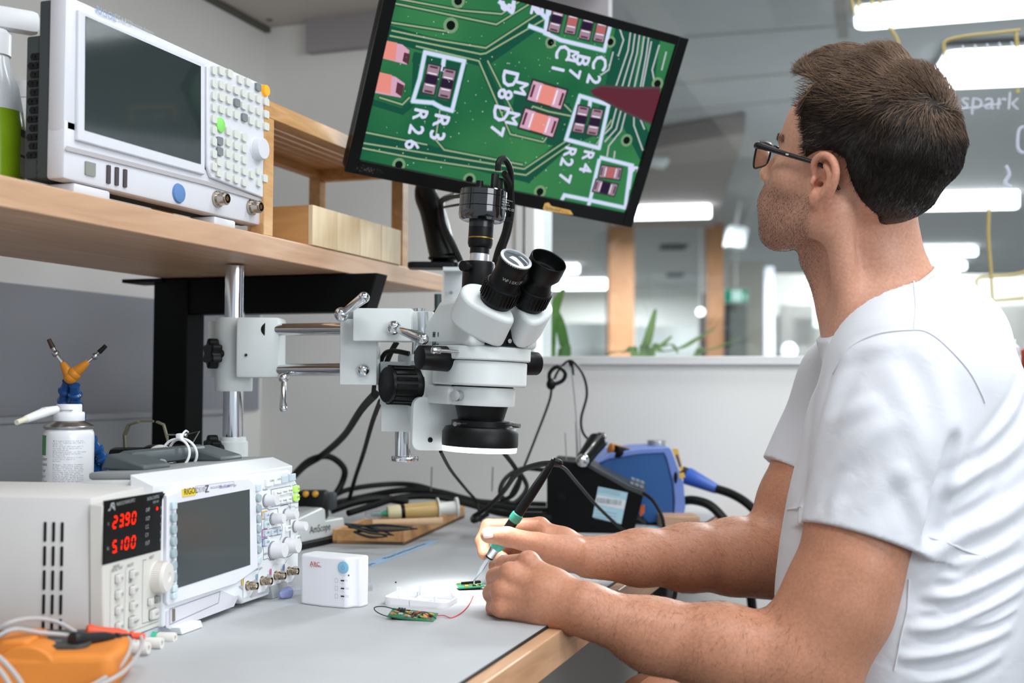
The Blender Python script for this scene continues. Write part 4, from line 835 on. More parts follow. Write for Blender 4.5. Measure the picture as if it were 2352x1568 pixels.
def sline(layer, z, pts, w, px=True, ex=.35):
    p = fm.uvs(pts) if px else pts; p = [Vector(q) for q in p]
    for a_, b_ in zip(p[:-1], p[1:]):
        d = (b_-a_); L = d.length; d = d/max(L, 1e-9); n_ = Vector((-d.y, d.x))*w/2; e_ = d*w*ex
        spoly(layer, z, [tuple(a_-n_-e_), tuple(b_-n_+e_), tuple(b_+n_+e_), tuple(a_+n_-e_)])
def sdot(layer, z, px, py, r, sxy=(1, 1)):
    x, y = fm.uv(px, py); spoly(layer, z, [(x+r*sxy[0]*math.cos(a), y+r*sxy[1]*math.sin(a)) for a in np.linspace(0, 2*math.pi, 16, endpoint=False)])
c2 = 2.502
def W2(x, y): return (700+x/c2, y/c2)
# dark grooves, light traces
def trace(pts, w=.0035, dark=True, f=W2):
    if dark: sline('groove', 1, [f(*p) for p in pts], w*2.5)
    sline('trace', 2, [f(*p) for p in pts], w)
sline('groove', 1, [W2(*p) for p in [(440, 180), (690, 250), (1030, 340), (1380, 90)]], .024); sline('groove', 1, [W2(*p) for p in [(330, 800), (700, 870), (1280, 1010), (1520, 800), (1760, 700)]], .022)
sline('groove', 1, [W2(*p) for p in [(400, 590), (560, 640), (620, 590)]], .010); sline('groove', 1, [W2(*p) for p in [(1010, 340), (1140, 620)]], .010)
sline('groove', 1, [W2(*p) for p in [(1230, 600), (1480, 640), (1440, 800)]], .03); sline('groove', 1, [W2(*p) for p in [(640, 330), (900, 390), (840, 620), (640, 560), (650, 330)]], .016)
for pts in ([(500, 175), (760, 230), (1040, 275), (1370, 60)], [(490, 205), (1010, 310), (1040, 305), (1385, 105)], [(520, 20), (760, 70), (1100, 140), (1310, 10)], [(520, -10), (900, 60), (1130, 80), (1230, 10)], [(500, 130), (820, 180)],
            [(640, 265), (1000, 350), (1180, 770), (1370, 815), (1395, 780)], [(1050, 350), (1195, 640)], [(330, 820), (640, 870), (1260, 970), (1500, 810)], [(330, 850), (640, 910), (1270, 1005), (1520, 830)], [(780, 600), (750, 800), (800, 860), (1250, 945)],
            [(1290, 640), (1310, 610), (1400, 640), (1550, 670)], [(430, 560), (560, 600), (600, 560)], [(1530, 640), (1480, 590)], [(1760, 690), (1640, 880)], [(350, 760), (700, 830)]): trace(pts, .0026)
sline('groove', 1, [W2(1860, 180), W2(1800, 520), W2(1740, 720)], .05); sline('groove', 1, [W2(1990, 260), W2(1960, 480)], .03); sline('groove', 1, [W2(1850, 640), W2(1960, 860)], .035)
for k in range(5): sline('trace_bright', 2, [W2(1895+k*26-24, 180+k*8), W2(1880+k*26-24, 290+k*8), W2(1785+k*34, 500+k*8)], .0028)
for k in range(3): sline('trace_bright', 2, [W2(1795+k*28, 600+k*6), W2(1760+k*28, 730+k*10), W2(1700+k*24, 790+k*22)], .0028)
for pts in ([(1990, 240), (1940, 500)], [(2035, 260), (1995, 400), (2010, 480)], [(2075, 300), (2050, 400)], [(1890, 650), (1890, 720), (1940, 860)], [(1925, 680), (1950, 740)], [(1745, 840), (1735, 900)], [(1780, 870), (1775, 910)], [(1810, 170), (1830, 230), (1800, 320)], [(1770, 300), (1745, 400), (1700, 430)]): sline('trace_bright', 2, [W2(*p) for p in pts], .0028)
# silk screen frames and characters
def silk(pts, w=.0058, f=W2): sline('silk_edge', 3, [f(*p) for p in pts], w*1.45); sline('silk', 4, [f(*p) for p in pts], w)
for pts in ([(690, 300), (915, 350), (845, 635), (790, 620), (735, 590), (620, 580), (660, 450), (690, 300)], [(800, 330), (790, 400)], [(1580, 550), (1745, 600), (1690, 850), (1500, 800), (1580, 550)], [(1640, 575), (1635, 610)],
            [(1700, 905), (1880, 950), (1860, 1080)], [(1690, 920), (1640, 1140)], [(1470, 1160), (1490, 1120), (1640, 1150), (1850, 1195)], [(1640, 1150), (1620, 1200)], [(1870, 960), (1840, 1190)],
            [(1400, 30), (1380, 190), (1470, 230), (1720, 290), (1760, 120)], [(1290, 150), (1400, 190)], [(1320, 30), (1380, 100), (1420, 60)], [(1120, 10), (1190, 70), (1200, 10)]): silk(pts)
ctr = []
fu, fv = np.array(fm.uv(*W2(800, 300))), np.array(fm.uv(*W2(730, 600))); down = (fv-fu)/np.linalg.norm(fv-fu)      # letters read down the board
rot = math.degrees(math.atan2(down[1], down[0]))
def stxt(s_, x, y, size, dx=0):
    """one character, turned so that the words read downwards"""
    global _d
    M_ = TR(*fm.uv(*W2(x, y)), 0) @ RZ(rot)
    tmp = MB(); tmp.text(s_, size, M_, 0, 'CENTER')
    for f in tmp.f: spoly('silk', 4, [(tmp.v[i].x, tmp.v[i].y) for i in f])
    for off in ((.0009, 0), (-.0009, 0), (0, .0009), (0, -.0009)):
        for f in tmp.f: spoly('silk', 5, [(tmp.v[i].x+off[0], tmp.v[i].y+off[1]) for i in f])
for s_, x, y, sz in (('R', 660, 655, .032), ('2', 635, 745, .034), ('6', 612, 830, .034), ('R', 780, 690, .036), ('3', 755, 778, .036), ('D', 1172, 450, .038), ('8', 1146, 540, .036), ('D', 1120, 650, .038), ('7', 1100, 748, .034), ('M', 1238, 505, .030), ('M', 1190, 678, .030),
                    ('C', 1480, 300, .036), ('1', 1450, 395, .032), ('B', 1592, 345, .034), ('7', 1545, 420, .030), ('C', 1690, 360, .036), ('2', 1655, 455, .034), ('M', 1535, 320, .026), ('R', 1520, 870, .030), ('2', 1500, 930, .032), ('7', 1490, 1020, .032), ('R', 1625, 890, .028), ('4', 1610, 965, .032), ('5', 1160, 40, .034), ('2', 1330, 60, .03), ('5', 1885, 970, .03)): stxt(s_, x, y, sz)
# components: body, ends
def comp(cx, cy, dx, dy, w, body, endc, L=.34, hl=True):
    a_ = np.array(fm.uv(*W2(cx-dx, cy-dy))); b_ = np.array(fm.uv(*W2(cx+dx, cy+dy))); d = b_-a_
    sline('part_shadow', 5, [tuple(a_-d*.06), tuple(b_+d*.06)], w*1.28, False, 0)
    sline(body, 6, [tuple(a_), tuple(b_)], w, False, 0)
    for q0, q1 in ((0, L), (1-L, 1)):
        sline(endc, 7, [tuple(a_+d*q0), tuple(a_+d*q1)], w*1.04, False, 0)
        if hl: sline('glint', 8, [tuple(a_+d*(q0 if q0 > .5 else q1)+d*(.03 if q0 > .5 else -.03)), tuple(a_+d*(q0 if q0 > .5 else q1)+d*(.07 if q0 > .5 else -.07))], w*.8, False, 0)
        sline('solder_dark', 8, [tuple(a_+d*(.03 if q0 < .5 else .90)), tuple(a_+d*(.10 if q0 < .5 else .97))], w*.7, False, 0)
for (cx, cy, dx, dy) in ((725, 455, -18, 80), (815, 480, -18, 80), (1585, 685, -17, 72), (1665, 700, -17, 72), (1445, 110, -18, 70), (1620, 150, -18, 72)): comp(cx, cy, dx, dy, .0185 if cy > 200 else .018, 'resistor', 'solder')
for (cx, cy, dx, dy) in ((1535, 125, -15, 66), (1700, 170, -15, 66)): comp(cx, cy, dx, dy, .017, 'capacitor', 'solder')
for (cx, cy) in ((1390, 545), (1345, 705)): comp(cx, cy, 95, 28, .030, 'led_body', 'led_end', .30)
comp(1755, 990, 58, 8, .019, 'capacitor', 'solder', .3); comp(1725, 1078, 60, 14, .019, 'resistor', 'solder', .3)
sp_px('led_end', 6, [W2(440, 230), W2(560, 255), W2(600, 290), W2(585, 370), W2(430, 330)]); sp_px('led_body', 7, [W2(430, 225), W2(530, 245), W2(520, 350), W2(410, 325)]); sp_px('solder_dark', 8, [W2(570, 300), W2(605, 310), W2(595, 370), W2(560, 350)])
sp_px('led_end', 6, [W2(400, 410), W2(520, 440), W2(575, 480), W2(550, 560), W2(390, 530)]); sp_px('led_body', 7, [W2(390, 405), W2(500, 430), W2(490, 540), W2(370, 515)]); sp_px('solder_dark', 8, [W2(530, 470), W2(570, 490), W2(555, 555), W2(520, 530)])
for (x, y, r) in ((838, 145, .009), (1412, 243, .007), (1755, 240, .007), (2025, 480, .008), (1848, 805, .008), (540, 945, .008), (945, 1030, .008), (1350, 1100, .008), (880, 5, .008)):
    sdot('via_rim', 3, *W2(x, y), r*1.35); sdot('via', 4, *W2(x, y), r*.8)
# out-of-focus tweezers tip in the picture
for k, (z_, col) in enumerate(((9, 'tip_soft'), (10, 'tip_core'))):
    g = 14*(1-k); sp_px(col, z_, [W2(1645-g, 520), W2(1700, 500-g), W2(1880, 512-g), W2(2040, 510-g), W2(2040, 725+g), W2(1850, 640+g), W2(1720, 570+g), W2(1660, 545+g*.6)])
rng = random.Random(3)
for k in range(150):
    x, y = rng.uniform(SX0+.02, SX1-.08), rng.uniform(SY0+.005, SY1-.02); r = rng.uniform(.0004, .0011); spoly('dust', 9, [(x+r, y), (x, y+r), (x-r, y), (x, y-r)])
COLS = {'groove': '1c5240', 'trace': '98ad86', 'trace_bright': 'b4bcc0', 'silk_edge': '5fae9a', 'silk': 'd6daf6', 'part_shadow': '2f3f3a', 'resistor': '2c2038', 'capacitor': 'b4686a', 'solder': 'a08597', 'led_body': 'e88f84', 'led_end': 'd5a5bd', 'glint': 'f4ecf6', 'solder_dark': '5a3440',
        'via_rim': '7a9a76', 'via': '101a16', 'tip_soft': '54414a', 'tip_core': '5f2c38', 'dust': 'd8ecd8'}
PIC = MB(); pm = []
for (ly, z), mb in sorted(LAY.items(), key=lambda q: q[0][1]):
    o_n = len(PIC.v); PIC.v += mb.v; PIC.f += [tuple(i+o_n for i in f) for f in mb.f]; PIC.mi += [len(pm)]*len(mb.f); pm.append(E(ly, COLS[ly], 1.))
po = PIC.build('picture', pm, screen, smooth=0)
# sticker on the bezel, worn scratches
st = MB(); st.prism(fm.uvs([(1243, 476), (1247, 464), (1256, 462), (1262, 470), (1306, 480), (1312, 490), (1300, 489), (1246, 480)]), .008, .0085, fm.M); sk = st.build('sticker', mat('sticker_yellow', 'e2b55e', .5, emit='e2b55e', estr=0.), t, smooth=0)
uvx = np.array(fm.uv(1308, 489))-np.array(fm.uv(1246, 476)); sa = math.degrees(math.atan2(uvx[1], uvx[0]))
b = MB(fm.M @ TR(*fm.uv(1247, 473), 0) @ RZ(sa)); b.text('Splendid', .0085, Matrix.Identity(4), .0087); b.build('lettering', mat('ink_slate', '47546a', .5), sk)
b = MB(fm.M @ TR(*fm.uv(1279, 480), 0) @ RZ(sa)); b.text('Photo', .0080, Matrix.Identity(4), .0087); b.build('lettering', mat('ink_rust', 'c9542c', .5), sk)
b = MB(fm.M); rng = random.Random(5)
for k in range(70):
    x, y = fm.uv(825+rng.gauss(10, 14), 385+rng.gauss(4, 5)); r = rng.uniform(.0002, .0007)
    if .006 < y < SY0-.003: b.box((x, y, .0082), (r*1.6, r, .0002))
b.build('worn_specks', mat('worn_speck', '8c8482', .6), t)
# monitor arm clamped to the shelf end
t = thing('monitor_stand', (float(P(1010, 620, 1.93)[0]), float(P(1010, 620, 1.93)[1]), 1.222), 'curved black monitor arm clamped to the end of the shelf', 'monitor arm')
da = 1.93
b = MB(); b.tube([P(1022, 596, da), P(1012, 560, da+.01), P(995, 490, da+.04), P(978, 440, da+.08), P(1000, 385, da+.13)], .02, 20, 8, rs=[.0235, .0235, .0225, .021, .019, .018]); b.build('arm', M_black, t)
bk = fm.M @ Vector((MW/2-.06, MH*.42, -.05)); b = MB(); b.tube([P(1000, 388, da+.13), (Vector(P(1040, 360, da+.15))+bk)/2, bk], .017, 16, 6); b.build('upper_link', M_black, t)
b = MB(fm.M); b.box((MW/2-.06, MH*.42, -.053), (.1, .1, .006)); b.build('mount_plate', M_black, t)
b = MB(); q = P(1020, 606, da); b.cyl((q[0], q[1], 1.224), (q[0], q[1], q[2]+.012), .027, b=.002); b.build('arm_foot', M_black, t)
b = MB(CF(1003, 612, da)); b.prism(rrect(.085, .05, .012, 4, -.005, 0), -.004, .006); b.build('clamp_plate', M_black, t, bevel=.002)
b = MB(CF(1042, 668, 1.88)); kq = 1.88/F; b.box((0, .02, 0), (46*kq, .008, 100*kq), b=.001); b.box((0, .0, 48*kq), (46*kq, .045, .006)); b.build('clamp_bracket', mat('clamp_zinc', 'd0d6d8', .45), t)
b = MB(); b.cyl(P(1036, 672, 1.889), P(1036, 672, 1.880), .003); b.build('clamp_screw', M_steel, t)
b = MB(); b.cyl(P(1006, 675, 1.9), P(1006, 760, 1.9), .006); b.build('clamp_spindle', mat('dark_zinc', '4a5556', .4, metal=.5), t)
b = MB(); b.tube([P(1040, 450, da+.08), P(1014, 466, da-.0), P(1020, 520, da-.02), P(1040, 560, da-.03), P(1058, 600, da-.03)], .0058, 8); tag(b.build('arm_cable', M_rubber), 'black cable looping off the curved monitor arm', 'cable')
b = MB(); b.tube([P(1066, 449, 1.60), P(1032, 454, 1.75), P(1014, 464, da-.03)], .0030, 8); tag(b.build('arm_cable', M_rubber), 'short black cable arching from the arm under the monitor, upper one', 'cable')
b = MB(); b.tube([P(1066, 468, 1.60), P(1040, 472, 1.75), P(1018, 476, da-.03)], .0020, 8); tag(b.build('arm_cable', M_rubber), 'thin straight cable from the arm under the monitor, lower one', 'cable')
# ------------------------------------------------------------------ organic shapes: distance fields turned into one smooth mesh
class SDF:
    def __init__(s): s.p = []
    def cone(s, a, b, ra, rb, k=.01, op=0):
        a, b = np.array(a, float), np.array(b, float); c = (a+b)/2; s.p.append((0, (a, b, ra, rb), k, op, c, np.linalg.norm(b-a)/2+max(ra, rb))); return s
    def chain(s, pts, rs, k=.01, op=0):
        for i in range(len(pts)-1): s.cone(pts[i], pts[i+1], rs[i], rs[i+1], k, op)
        return s
    def ell(s, c, r, R=None, k=.01, op=0):
        c = np.array(c, float); r = np.array(r, float); s.p.append((1, (c, r, np.eye(3) if R is None else R), k, op, c, r.max())); return s
    def plane(s, o, n, op=1):      # op 1: cut away the side the normal points to
        s.p.append((2, (np.array(o, float), np.array(n, float)/np.linalg.norm(n)), 0, op, np.array(o, float), 1e9)); return s
    def fn(s, f, op=2): s.p.append((3, f, 0, op, np.zeros(3), 1e9)); return s
    def ev(s, X, c=None, h=0):
        d = np.full(len(X), .5)
        for ty, q, k, op, bc, br in s.p:
            if c is not None and br < 1e8 and np.linalg.norm(c-bc)-br > h+.08: continue
            if ty == 0:
                a, b, ra, rb = q; ab = b-a; L2 = ab@ab; t = np.clip(((X-a)@ab)/L2, 0, 1); e = np.linalg.norm(X-a-t[:, None]*ab, axis=1)-(ra+(rb-ra)*t)
            elif ty == 1:
                cc, r, R = q; Y_ = (X-cc)@R; k0 = np.linalg.norm(Y_/r, axis=1); k1 = np.linalg.norm(Y_/(r*r), axis=1); e = k0*(k0-1)/np.maximum(k1, 1e-9)
            elif ty == 2: e = (X-q[0])@q[1]
            else: d = q(X, d); continue
            if op == 0:
                if k > 0: h_ = np.maximum(k-np.abs(d-e), 0)/k; d = np.minimum(d, e)-h_*h_*k*.25
                else: d = np.minimum(d, e)
            elif op == 1:
                if ty == 2: d = np.maximum(d, e)
                else:
                    e = -e
                    if k > 0: h_ = np.maximum(k-np.abs(d-e), 0)/k; d = np.maximum(d, e)+h_*h_*k*.25
                    else: d = np.maximum(d, e)
        return d
def nets(sdf, lo, hi, s, B=12):
    lo = np.array(lo); n = np.ceil((np.array(hi)-lo)/(s*B)).astype(int)
    g = np.stack(np.meshgrid(*[np.arange(k) for k in n], indexing='ij'), -1).reshape(-1, 3); cen = lo+(g+.5)*s*B; hd = s*B*.5*1.7321
    keep = np.zeros(len(g), bool)
    for i in range(0, len(g), 20000): keep[i:i+20000] = np.abs(sdf.ev(cen[i:i+20000])) < hd*1.35+.012
    g = g[keep]; cen = cen[keep]
    m = B+1; loc = np.stack(np.meshgrid(*[np.arange(m)]*3, indexing='ij'), -1).reshape(-1, 3)
    Ks, Vs, Qs = [], [], []; S1, S2 = 1 << 20, 1 << 40
    key = lambda I: I[..., 0]+I[..., 1]*S1+I[..., 2]*S2
    corners = np.array([(i, j, k) for i in (0, 1) for j in (0, 1) for k in (0, 1)])
    edges = [(a, b) for a in range(8) for b in range(a+1, 8) if abs(corners[a]-corners[b]).sum() == 1]
    for gi, cc in zip(g, cen):
        D = sdf.ev(lo+(gi*B+loc)*s, cc, hd).reshape(m, m, m)
        if D.min() > 0 or D.max() < 0: continue
        sg = D < 0; C8 = [D[c[0]:c[0]+B, c[1]:c[1]+B, c[2]:c[2]+B] for c in corners]; S8 = sum((c < 0).astype(int) for c in C8); act = np.argwhere((S8 > 0) & (S8 < 8))
        if not len(act): continue
        vals = np.stack([c[tuple(act.T)] for c in C8], 1); acc = np.zeros((len(act), 3)); cnt = np.zeros(len(act))
        for a, b in edges:
            va, vb = vals[:, a], vals[:, b]; x = (va < 0) != (vb < 0); t = np.where(x, va/np.where(x, va-vb, 1), 0)
            acc += np.where(x[:, None], corners[a]+t[:, None]*(corners[b]-corners[a]), 0); cnt += x
        Ks.append(key(act+gi*B)); Vs.append(lo+(act+gi*B+acc/cnt[:, None])*s)
        for ax_ in range(3):
            o1, o2 = (ax_+1) % 3, (ax_+2) % 3; A = sg[:B, :B, :B]; sl = [slice(0, B)]*3; sl[ax_] = slice(1, B+1); Bq = sg[tuple(sl)]
            I = np.argwhere(A != Bq)
            if not len(I): continue
            fl = A[tuple(I.T)]; G_ = I+gi*B; e1 = np.zeros(3, int); e1[o1] = 1; e2 = np.zeros(3, int); e2[o2] = 1
            q = np.stack([key(G_-e1-e2), key(G_-e2), key(G_), key(G_-e1)], 1); q[~fl] = q[~fl][:, ::-1]; Qs.append(q)
    K = np.concatenate(Ks); Vt = np.concatenate(Vs); Qd = np.concatenate(Qs); K, ix = np.unique(K, return_index=True); Vt = Vt[ix]
    J = np.searchsorted(K, Qd); J = np.clip(J, 0, len(K)-1); ok = (K[J] == Qd).all(1); return Vt, J[ok]
def relax(Vt, Qd, it=2, w=.5):
    n = len(Vt); e = np.concatenate([Qd[:, [0, 1]], Qd[:, [1, 2]], Qd[:, [2, 3]], Qd[:, [3, 0]]])
    for _ in range(it):
        acc = np.zeros((n, 3)); cnt = np.zeros(n)
        for k in range(3): acc[:, k] = np.bincount(e[:, 0], Vt[e[:, 1], k], n)+np.bincount(e[:, 1], Vt[e[:, 0], k], n)
        cnt = np.bincount(e[:, 0], minlength=n)+np.bincount(e[:, 1], minlength=n); Vt = Vt*(1-w)+w*acc/np.maximum(cnt, 1)[:, None]
    return Vt
def normals(Vt, Qd):
    fn = np.cross(Vt[Qd[:, 2]]-Vt[Qd[:, 0]], Vt[Qd[:, 3]]-Vt[Qd[:, 1]]); n = np.zeros_like(Vt)
    for j in range(4):
        for k in range(3): n[:, k] += np.bincount(Qd[:, j], fn[:, k], len(Vt))
    return n/np.maximum(np.linalg.norm(n, axis=1), 1e-12)[:, None]
def npmesh(name, Vt, Fc, m, parent, col=None, smooth=True, fi=None):
    if parent is not None: Wi = np.array(wm(parent).inverted()); Vt = Vt@Wi[:3, :3].T+Wi[:3, 3]
    me = bpy.data.meshes.new(name); nf, k = Fc.shape
    me.vertices.add(len(Vt)); me.vertices.foreach_set('co', Vt.astype(np.float32).ravel()); me.loops.add(nf*k); me.loops.foreach_set('vertex_index', Fc.astype(np.int32).ravel())
    me.polygons.add(nf); me.polygons.foreach_set('loop_start', np.arange(nf, dtype=np.int32)*k); me.polygons.foreach_set('use_smooth', np.full(nf, smooth)); me.update(calc_edges=True)
    for q in (m if isinstance(m, (list, tuple)) else [m]): me.materials.append(q)
    if fi is not None: me.polygons.foreach_set('material_index', fi.astype(np.int32))
    if col is not None:
        at = me.color_attributes.new('tone', 'FLOAT_COLOR', 'POINT'); at.data.foreach_set('color', np.concatenate([col, np.ones((len(col), 1))], 1).astype(np.float32).ravel())
    o = bpy.data.objects.new(name, me); COL.objects.link(o)
    if parent is not None: o.parent = parent; WORLD[o.name] = wm(parent)
    return o
def strands(name, roots, nrm, flow, L, r0, m, parent, lift=.35, seg=5, wob=.0, nsides=3, droop=None, fi=None):
    """many tapered hairs as one mesh; flow(p) gives the growing direction"""
    N = len(roots); p = roots.copy(); pts = [p.copy()]; n_ = nrm.copy(); L = np.broadcast_to(L, (N,))
    rg = np.random.RandomState(11); jit = rg.normal(0, 1, (N, 3))*wob
    for i in range(seg):
        f = flow(p)+jit; f -= (f*n_).sum(1)[:, None]*n_; f /= np.maximum(np.linalg.norm(f, axis=1), 1e-9)[:, None]
        lf = lift*(1-i/seg*1.1); d = f+n_*lf
        if droop is not None: d = d+droop(p)*(i/seg)
        d /= np.linalg.norm(d, axis=1)[:, None]; p = p+d*(L/seg)[:, None]; pts.append(p.copy())
    Pm = np.stack(pts, 1); T_ = np.gradient(Pm, axis=1); T_ /= np.maximum(np.linalg.norm(T_, axis=2), 1e-9)[..., None]
    U = np.cross(T_, n_[:, None, :]); U /= np.maximum(np.linalg.norm(U, axis=2), 1e-9)[..., None]; W_ = np.cross(T_, U)
    rad = r0*(1-np.linspace(0, 1, seg+1)**1.6*.85)[None, :, None, None]
    an = 2*np.pi*np.arange(nsides)/nsides
    ring = Pm[:, :, None, :]+rad*(np.cos(an)[None, None, :, None]*U[:, :, None, :]+np.sin(an)[None, None, :, None]*W_[:, :, None, :])
    Vt = ring.reshape(-1, 3); base = (np.arange(N)*(seg+1)*nsides)[:, None, None]
    i, k = np.meshgrid(np.arange(seg), np.arange(nsides), indexing='ij'); a = i*nsides+k; b = i*nsides+(k+1) % nsides
    q = np.stack([a, b, b+nsides, a+nsides], -1).reshape(1, -1, 4); Fc = (base+q).reshape(-1, 4)
    mi = None if fi is None else np.repeat(fi, seg*nsides)
    return npmesh(name, Vt, Fc, m, parent, fi=mi)
def noise3(X, f, seed=0):
    rg = np.random.RandomState(seed); r = np.zeros(len(X))
    for o in range(5):
        k = rg.normal(0, 1, 3); k /= np.linalg.norm(k); r += np.sin(X@k*f*(1+o*.35)+rg.uniform(0, 6.28))
    return r/5

# ------------------------------------------------------------------ the person
Zv = np.array([0, 0, 1.]); FWH = np.array([FW[0], FW[1], 0]); FWH /= np.linalg.norm(FWH)
th, pt, rl_, HS = math.radians(41), math.radians(16), math.radians(-6), .925
hf = (-math.cos(th)*RTH+math.sin(th)*FWH)*math.cos(pt)+Zv*math.sin(pt)
hl = np.cross(Zv, hf); hl /= np.linalg.norm(hl); hu = np.cross(hf, hl)
hl, hu = hl*math.cos(rl_)+hu*math.sin(rl_), hu*math.cos(rl_)-hl*math.sin(rl_)
HR = np.stack([hf, hl, hu], 1)                       # columns: forward, left, up
ear = P(1897, 408, 1.36); HO = ear-HR@np.array([-.006, .076, .004])*HS
def H(x, y, z): return HO+HR@np.array([x, y, z])*HS
def Hl(X): return (X-HO)@HR/HS
# --- head
hd = SDF()
def hel(x, y, z, a, b, c, k=.015, op=0, R=None): hd.ell(H(x, y, z), (a*HS, b*HS, c*HS), HR if R is None else HR@R, k, op)
hel(-.010, 0, .055, .098, .076, .082, .0); hel(-.045, 0, .02, .062, .062, .06, .03)
hel(.040, 0, .062, .054, .063, .052, .03); hel(.042, 0, -.012, .058, .061, .082, .03)
hel(.075, 0, -.050, .036, .036, .040, .03)
hd.cone(H(.086, .028, .038), H(.090, -.028, .038), .010, .010, .014)
for s_ in (-1, 1):
    hel(.060, s_*.045, -.004, .028, .020, .020, .02)
    hd.cone(H(-.002, s_*.050, -.050), H(.078, s_*.018, -.085), .018, .016, .025); hel(.088, s_*.022, -.045, .021, .018, .030, .018)
    hd.cone(H(.0, s_*.058, -.015), H(-.002, s_*.052, -.055), .014, .016, .02)
    hel(.106, s_*.034, .020, .016, .017, .012, .014, 1)
    hel(.083, s_*.033, .018, .0132, .0145, .0125, .003)
    hd.cone(H(.112, s_*.011, -.018), H(.104, s_*.015, -.020), .0062, .0070, .005)
hel(.088, 0, -.088, .018, .024, .016, .02)
hd.cone(H(.094, 0, .032), H(.121, 0, -.008), .0070, .0098, .010); hel(.122, 0, -.012, .010, .0098, .009, .006)
hel(.100, 0, -.048, .016, .026, .016, .012)
hd.cone(H(.110, -.014, -.046), H(.110, .014, -.046), .0046, .0046, .004); hd.cone(H(.109, -.013, -.056), H(.109, .013, -.056), .0054, .0054, .004)
hd.cone(H(.117, -.016, -.0513), H(.117, .016, -.0513), .0022, .0022, .003, 1)
# --- neck
nk = lambda: None
hd.cone(P(1985, 480, 1.435), P(2028, 740, 1.45), .050, .062, .03); hd.cone(P(1906, 530, 1.45), P(1982, 720, 1.45), .026, .043, .03)
hd.cone(P(2018, 440, 1.45), P(2040, 690, 1.46), .036, .045, .03)
hd.cone(H(-.022, .060, -.035), P(1950, 760, 1.41), .016, .014, .022)
hd.cone(P(1862, 600, 1.45), P(1912, 700, 1.45), .012, .014, .02)
hd.cone(P(2040, 740, 1.45), P(2090, 900, 1.45), .07, .09, .04)
bd = SDF(); bd.p += hd.p
# --- ears
for s_ in (1, -1):
    E_ = lambda x, y, z: H(-.004+(x+.004)*.86, s_*(.0755+y*.9), z*.88)
    bd.ell(E_(-.010, .004, .004), (.021, .0042, .029), HR@np.array(Matrix.Rotation(math.radians(-22*s_), 3, 'Z')), .006)
    he = spline([E_(.010, .001, .006), E_(.014, .006, .022), E_(.002, .012, .035), E_(-.016, .016, .034), E_(-.029, .018, .018), E_(-.029, .017, .0), E_(-.020, .013, -.016), E_(-.008, .007, -.027)], 3)
    bd.chain([np.array(q) for q in he], [.0042]*len(he), .0022)
    bd.ell(E_(.001, .004, -.027), (.010, .005, .011), HR, .006)
    bd.ell(E_(-.001, .008, -.002), (.0085, .0085, .0115), HR, .004, 1); bd.ell(E_(-.012, .0125, .013), (.010, .0052, .010), HR, .003, 1)
    ah = spline([E_(-.006, .009, .022), E_(-.018, .0125, .012), E_(-.019, .012, -.004), E_(-.011, .009, -.015)], 3); bd.chain([np.array(q) for q in ah], [.0034]*len(ah), .003)
    bd.ell(E_(.0095, .005, -.004), (.0050, .0045, .006), HR, .004); bd.cone(E_(.004, .0035, -.006), E_(.002, -.012, -.007), .0038, .003, .002, 1)
# --- arms
def PP(*q): return P(*q)
nW, nE, nS = PP(1340, 1398, 1.288), PP(1868, 1540, 1.27), PP(2085, 870, 1.32)
bd.chain([nW, PP(1500, 1458, 1.29), PP(1660, 1492, 1.275), PP(1790, 1520, 1.27), nE], [.0258, .0385, .0475, .049, .046], .02)
bd.chain([nE, PP(1925, 1390, 1.275), PP(1985, 1180, 1.29), nS], [.046, .0535, .056, .062], .03)
bd.cone(PP(1850, 1480, 1.262), PP(1960, 1300, 1.262), .040, .046, .03)
fW, fE, fS = PP(1352, 1280, 1.505), PP(1772, 1285, 1.60), PP(1950, 905, 1.66)
bd.chain([fW, PP(1470, 1280, 1.53), PP(1580, 1280, 1.555), PP(1690, 1278, 1.58), fE], [.027, .0345, .0425, .050, .047], .02)
bd.chain([fE, PP(1830, 1150, 1.62), PP(1880, 1030, 1.64), fS], [.047, .048, .053, .06], .03)
def hand(wr, mcp, rm, fingers, thumb, thr, palmr=.0125):
    for i, q in enumerate(mcp):
        bd.cone(wr*.75+q*.25, q*.96+wr*.04, .0185, palmr*.84, .008)
        bd.ell(q, (rm[i], rm[i], rm[i]), None, .004)
    for i in range(3): bd.cone((mcp[i]+wr)/2, (mcp[i+1]+wr)/2, .0165, .0165, .014); bd.cone(mcp[i]*.92+wr*.08, mcp[i+1]*.92+wr*.08, .0072, .0072, .005)
    for pts, rs in fingers: bd.chain(pts, rs, .0035)
    bd.chain(thumb, thr, .006)
# near hand: a loose fist resting on the bench, knuckles to the left
nm = [PP(1214, 1291, 1.332), PP(1173, 1318, 1.322), PP(1154, 1356, 1.318), PP(1152, 1393, 1.315)]
nf = []
for i, (pip, dip, tip) in enumerate((((1160, 1296, 1.368), (1178, 1330, 1.388), (1205, 1345, 1.380)), ((1138, 1326, 1.360), (1155, 1358, 1.382), (1185, 1366, 1.372)), ((1130, 1362, 1.350), (1148, 1386, 1.372), (1180, 1386, 1.362)), ((1135, 1396, 1.342), (1150, 1408, 1.360), (1178, 1404, 1.352)))):
    r = (.0108, .0112, .0108, .0096)[i]; nf.append(([nm[i], PP(*pip), PP(*dip), PP(*tip)], [r*1.05, r, r*.88, r*.78]))
hand(nW, nm, [.0140, .0146, .0142, .0130], nf, [PP(1305, 1378, 1.335), PP(1262, 1352, 1.372), PP(1222, 1338, 1.400), PP(1195, 1330, 1.408)], [.018, .0145, .0118, .0105], .0128)
bd.cone(PP(1345, 1399, 1.288), PP(1225, 1388, 1.322), .0256, .0180, .022); bd.cone(PP(1300, 1425, 1.312), PP(1190, 1403, 1.325), .018, .013, .012)
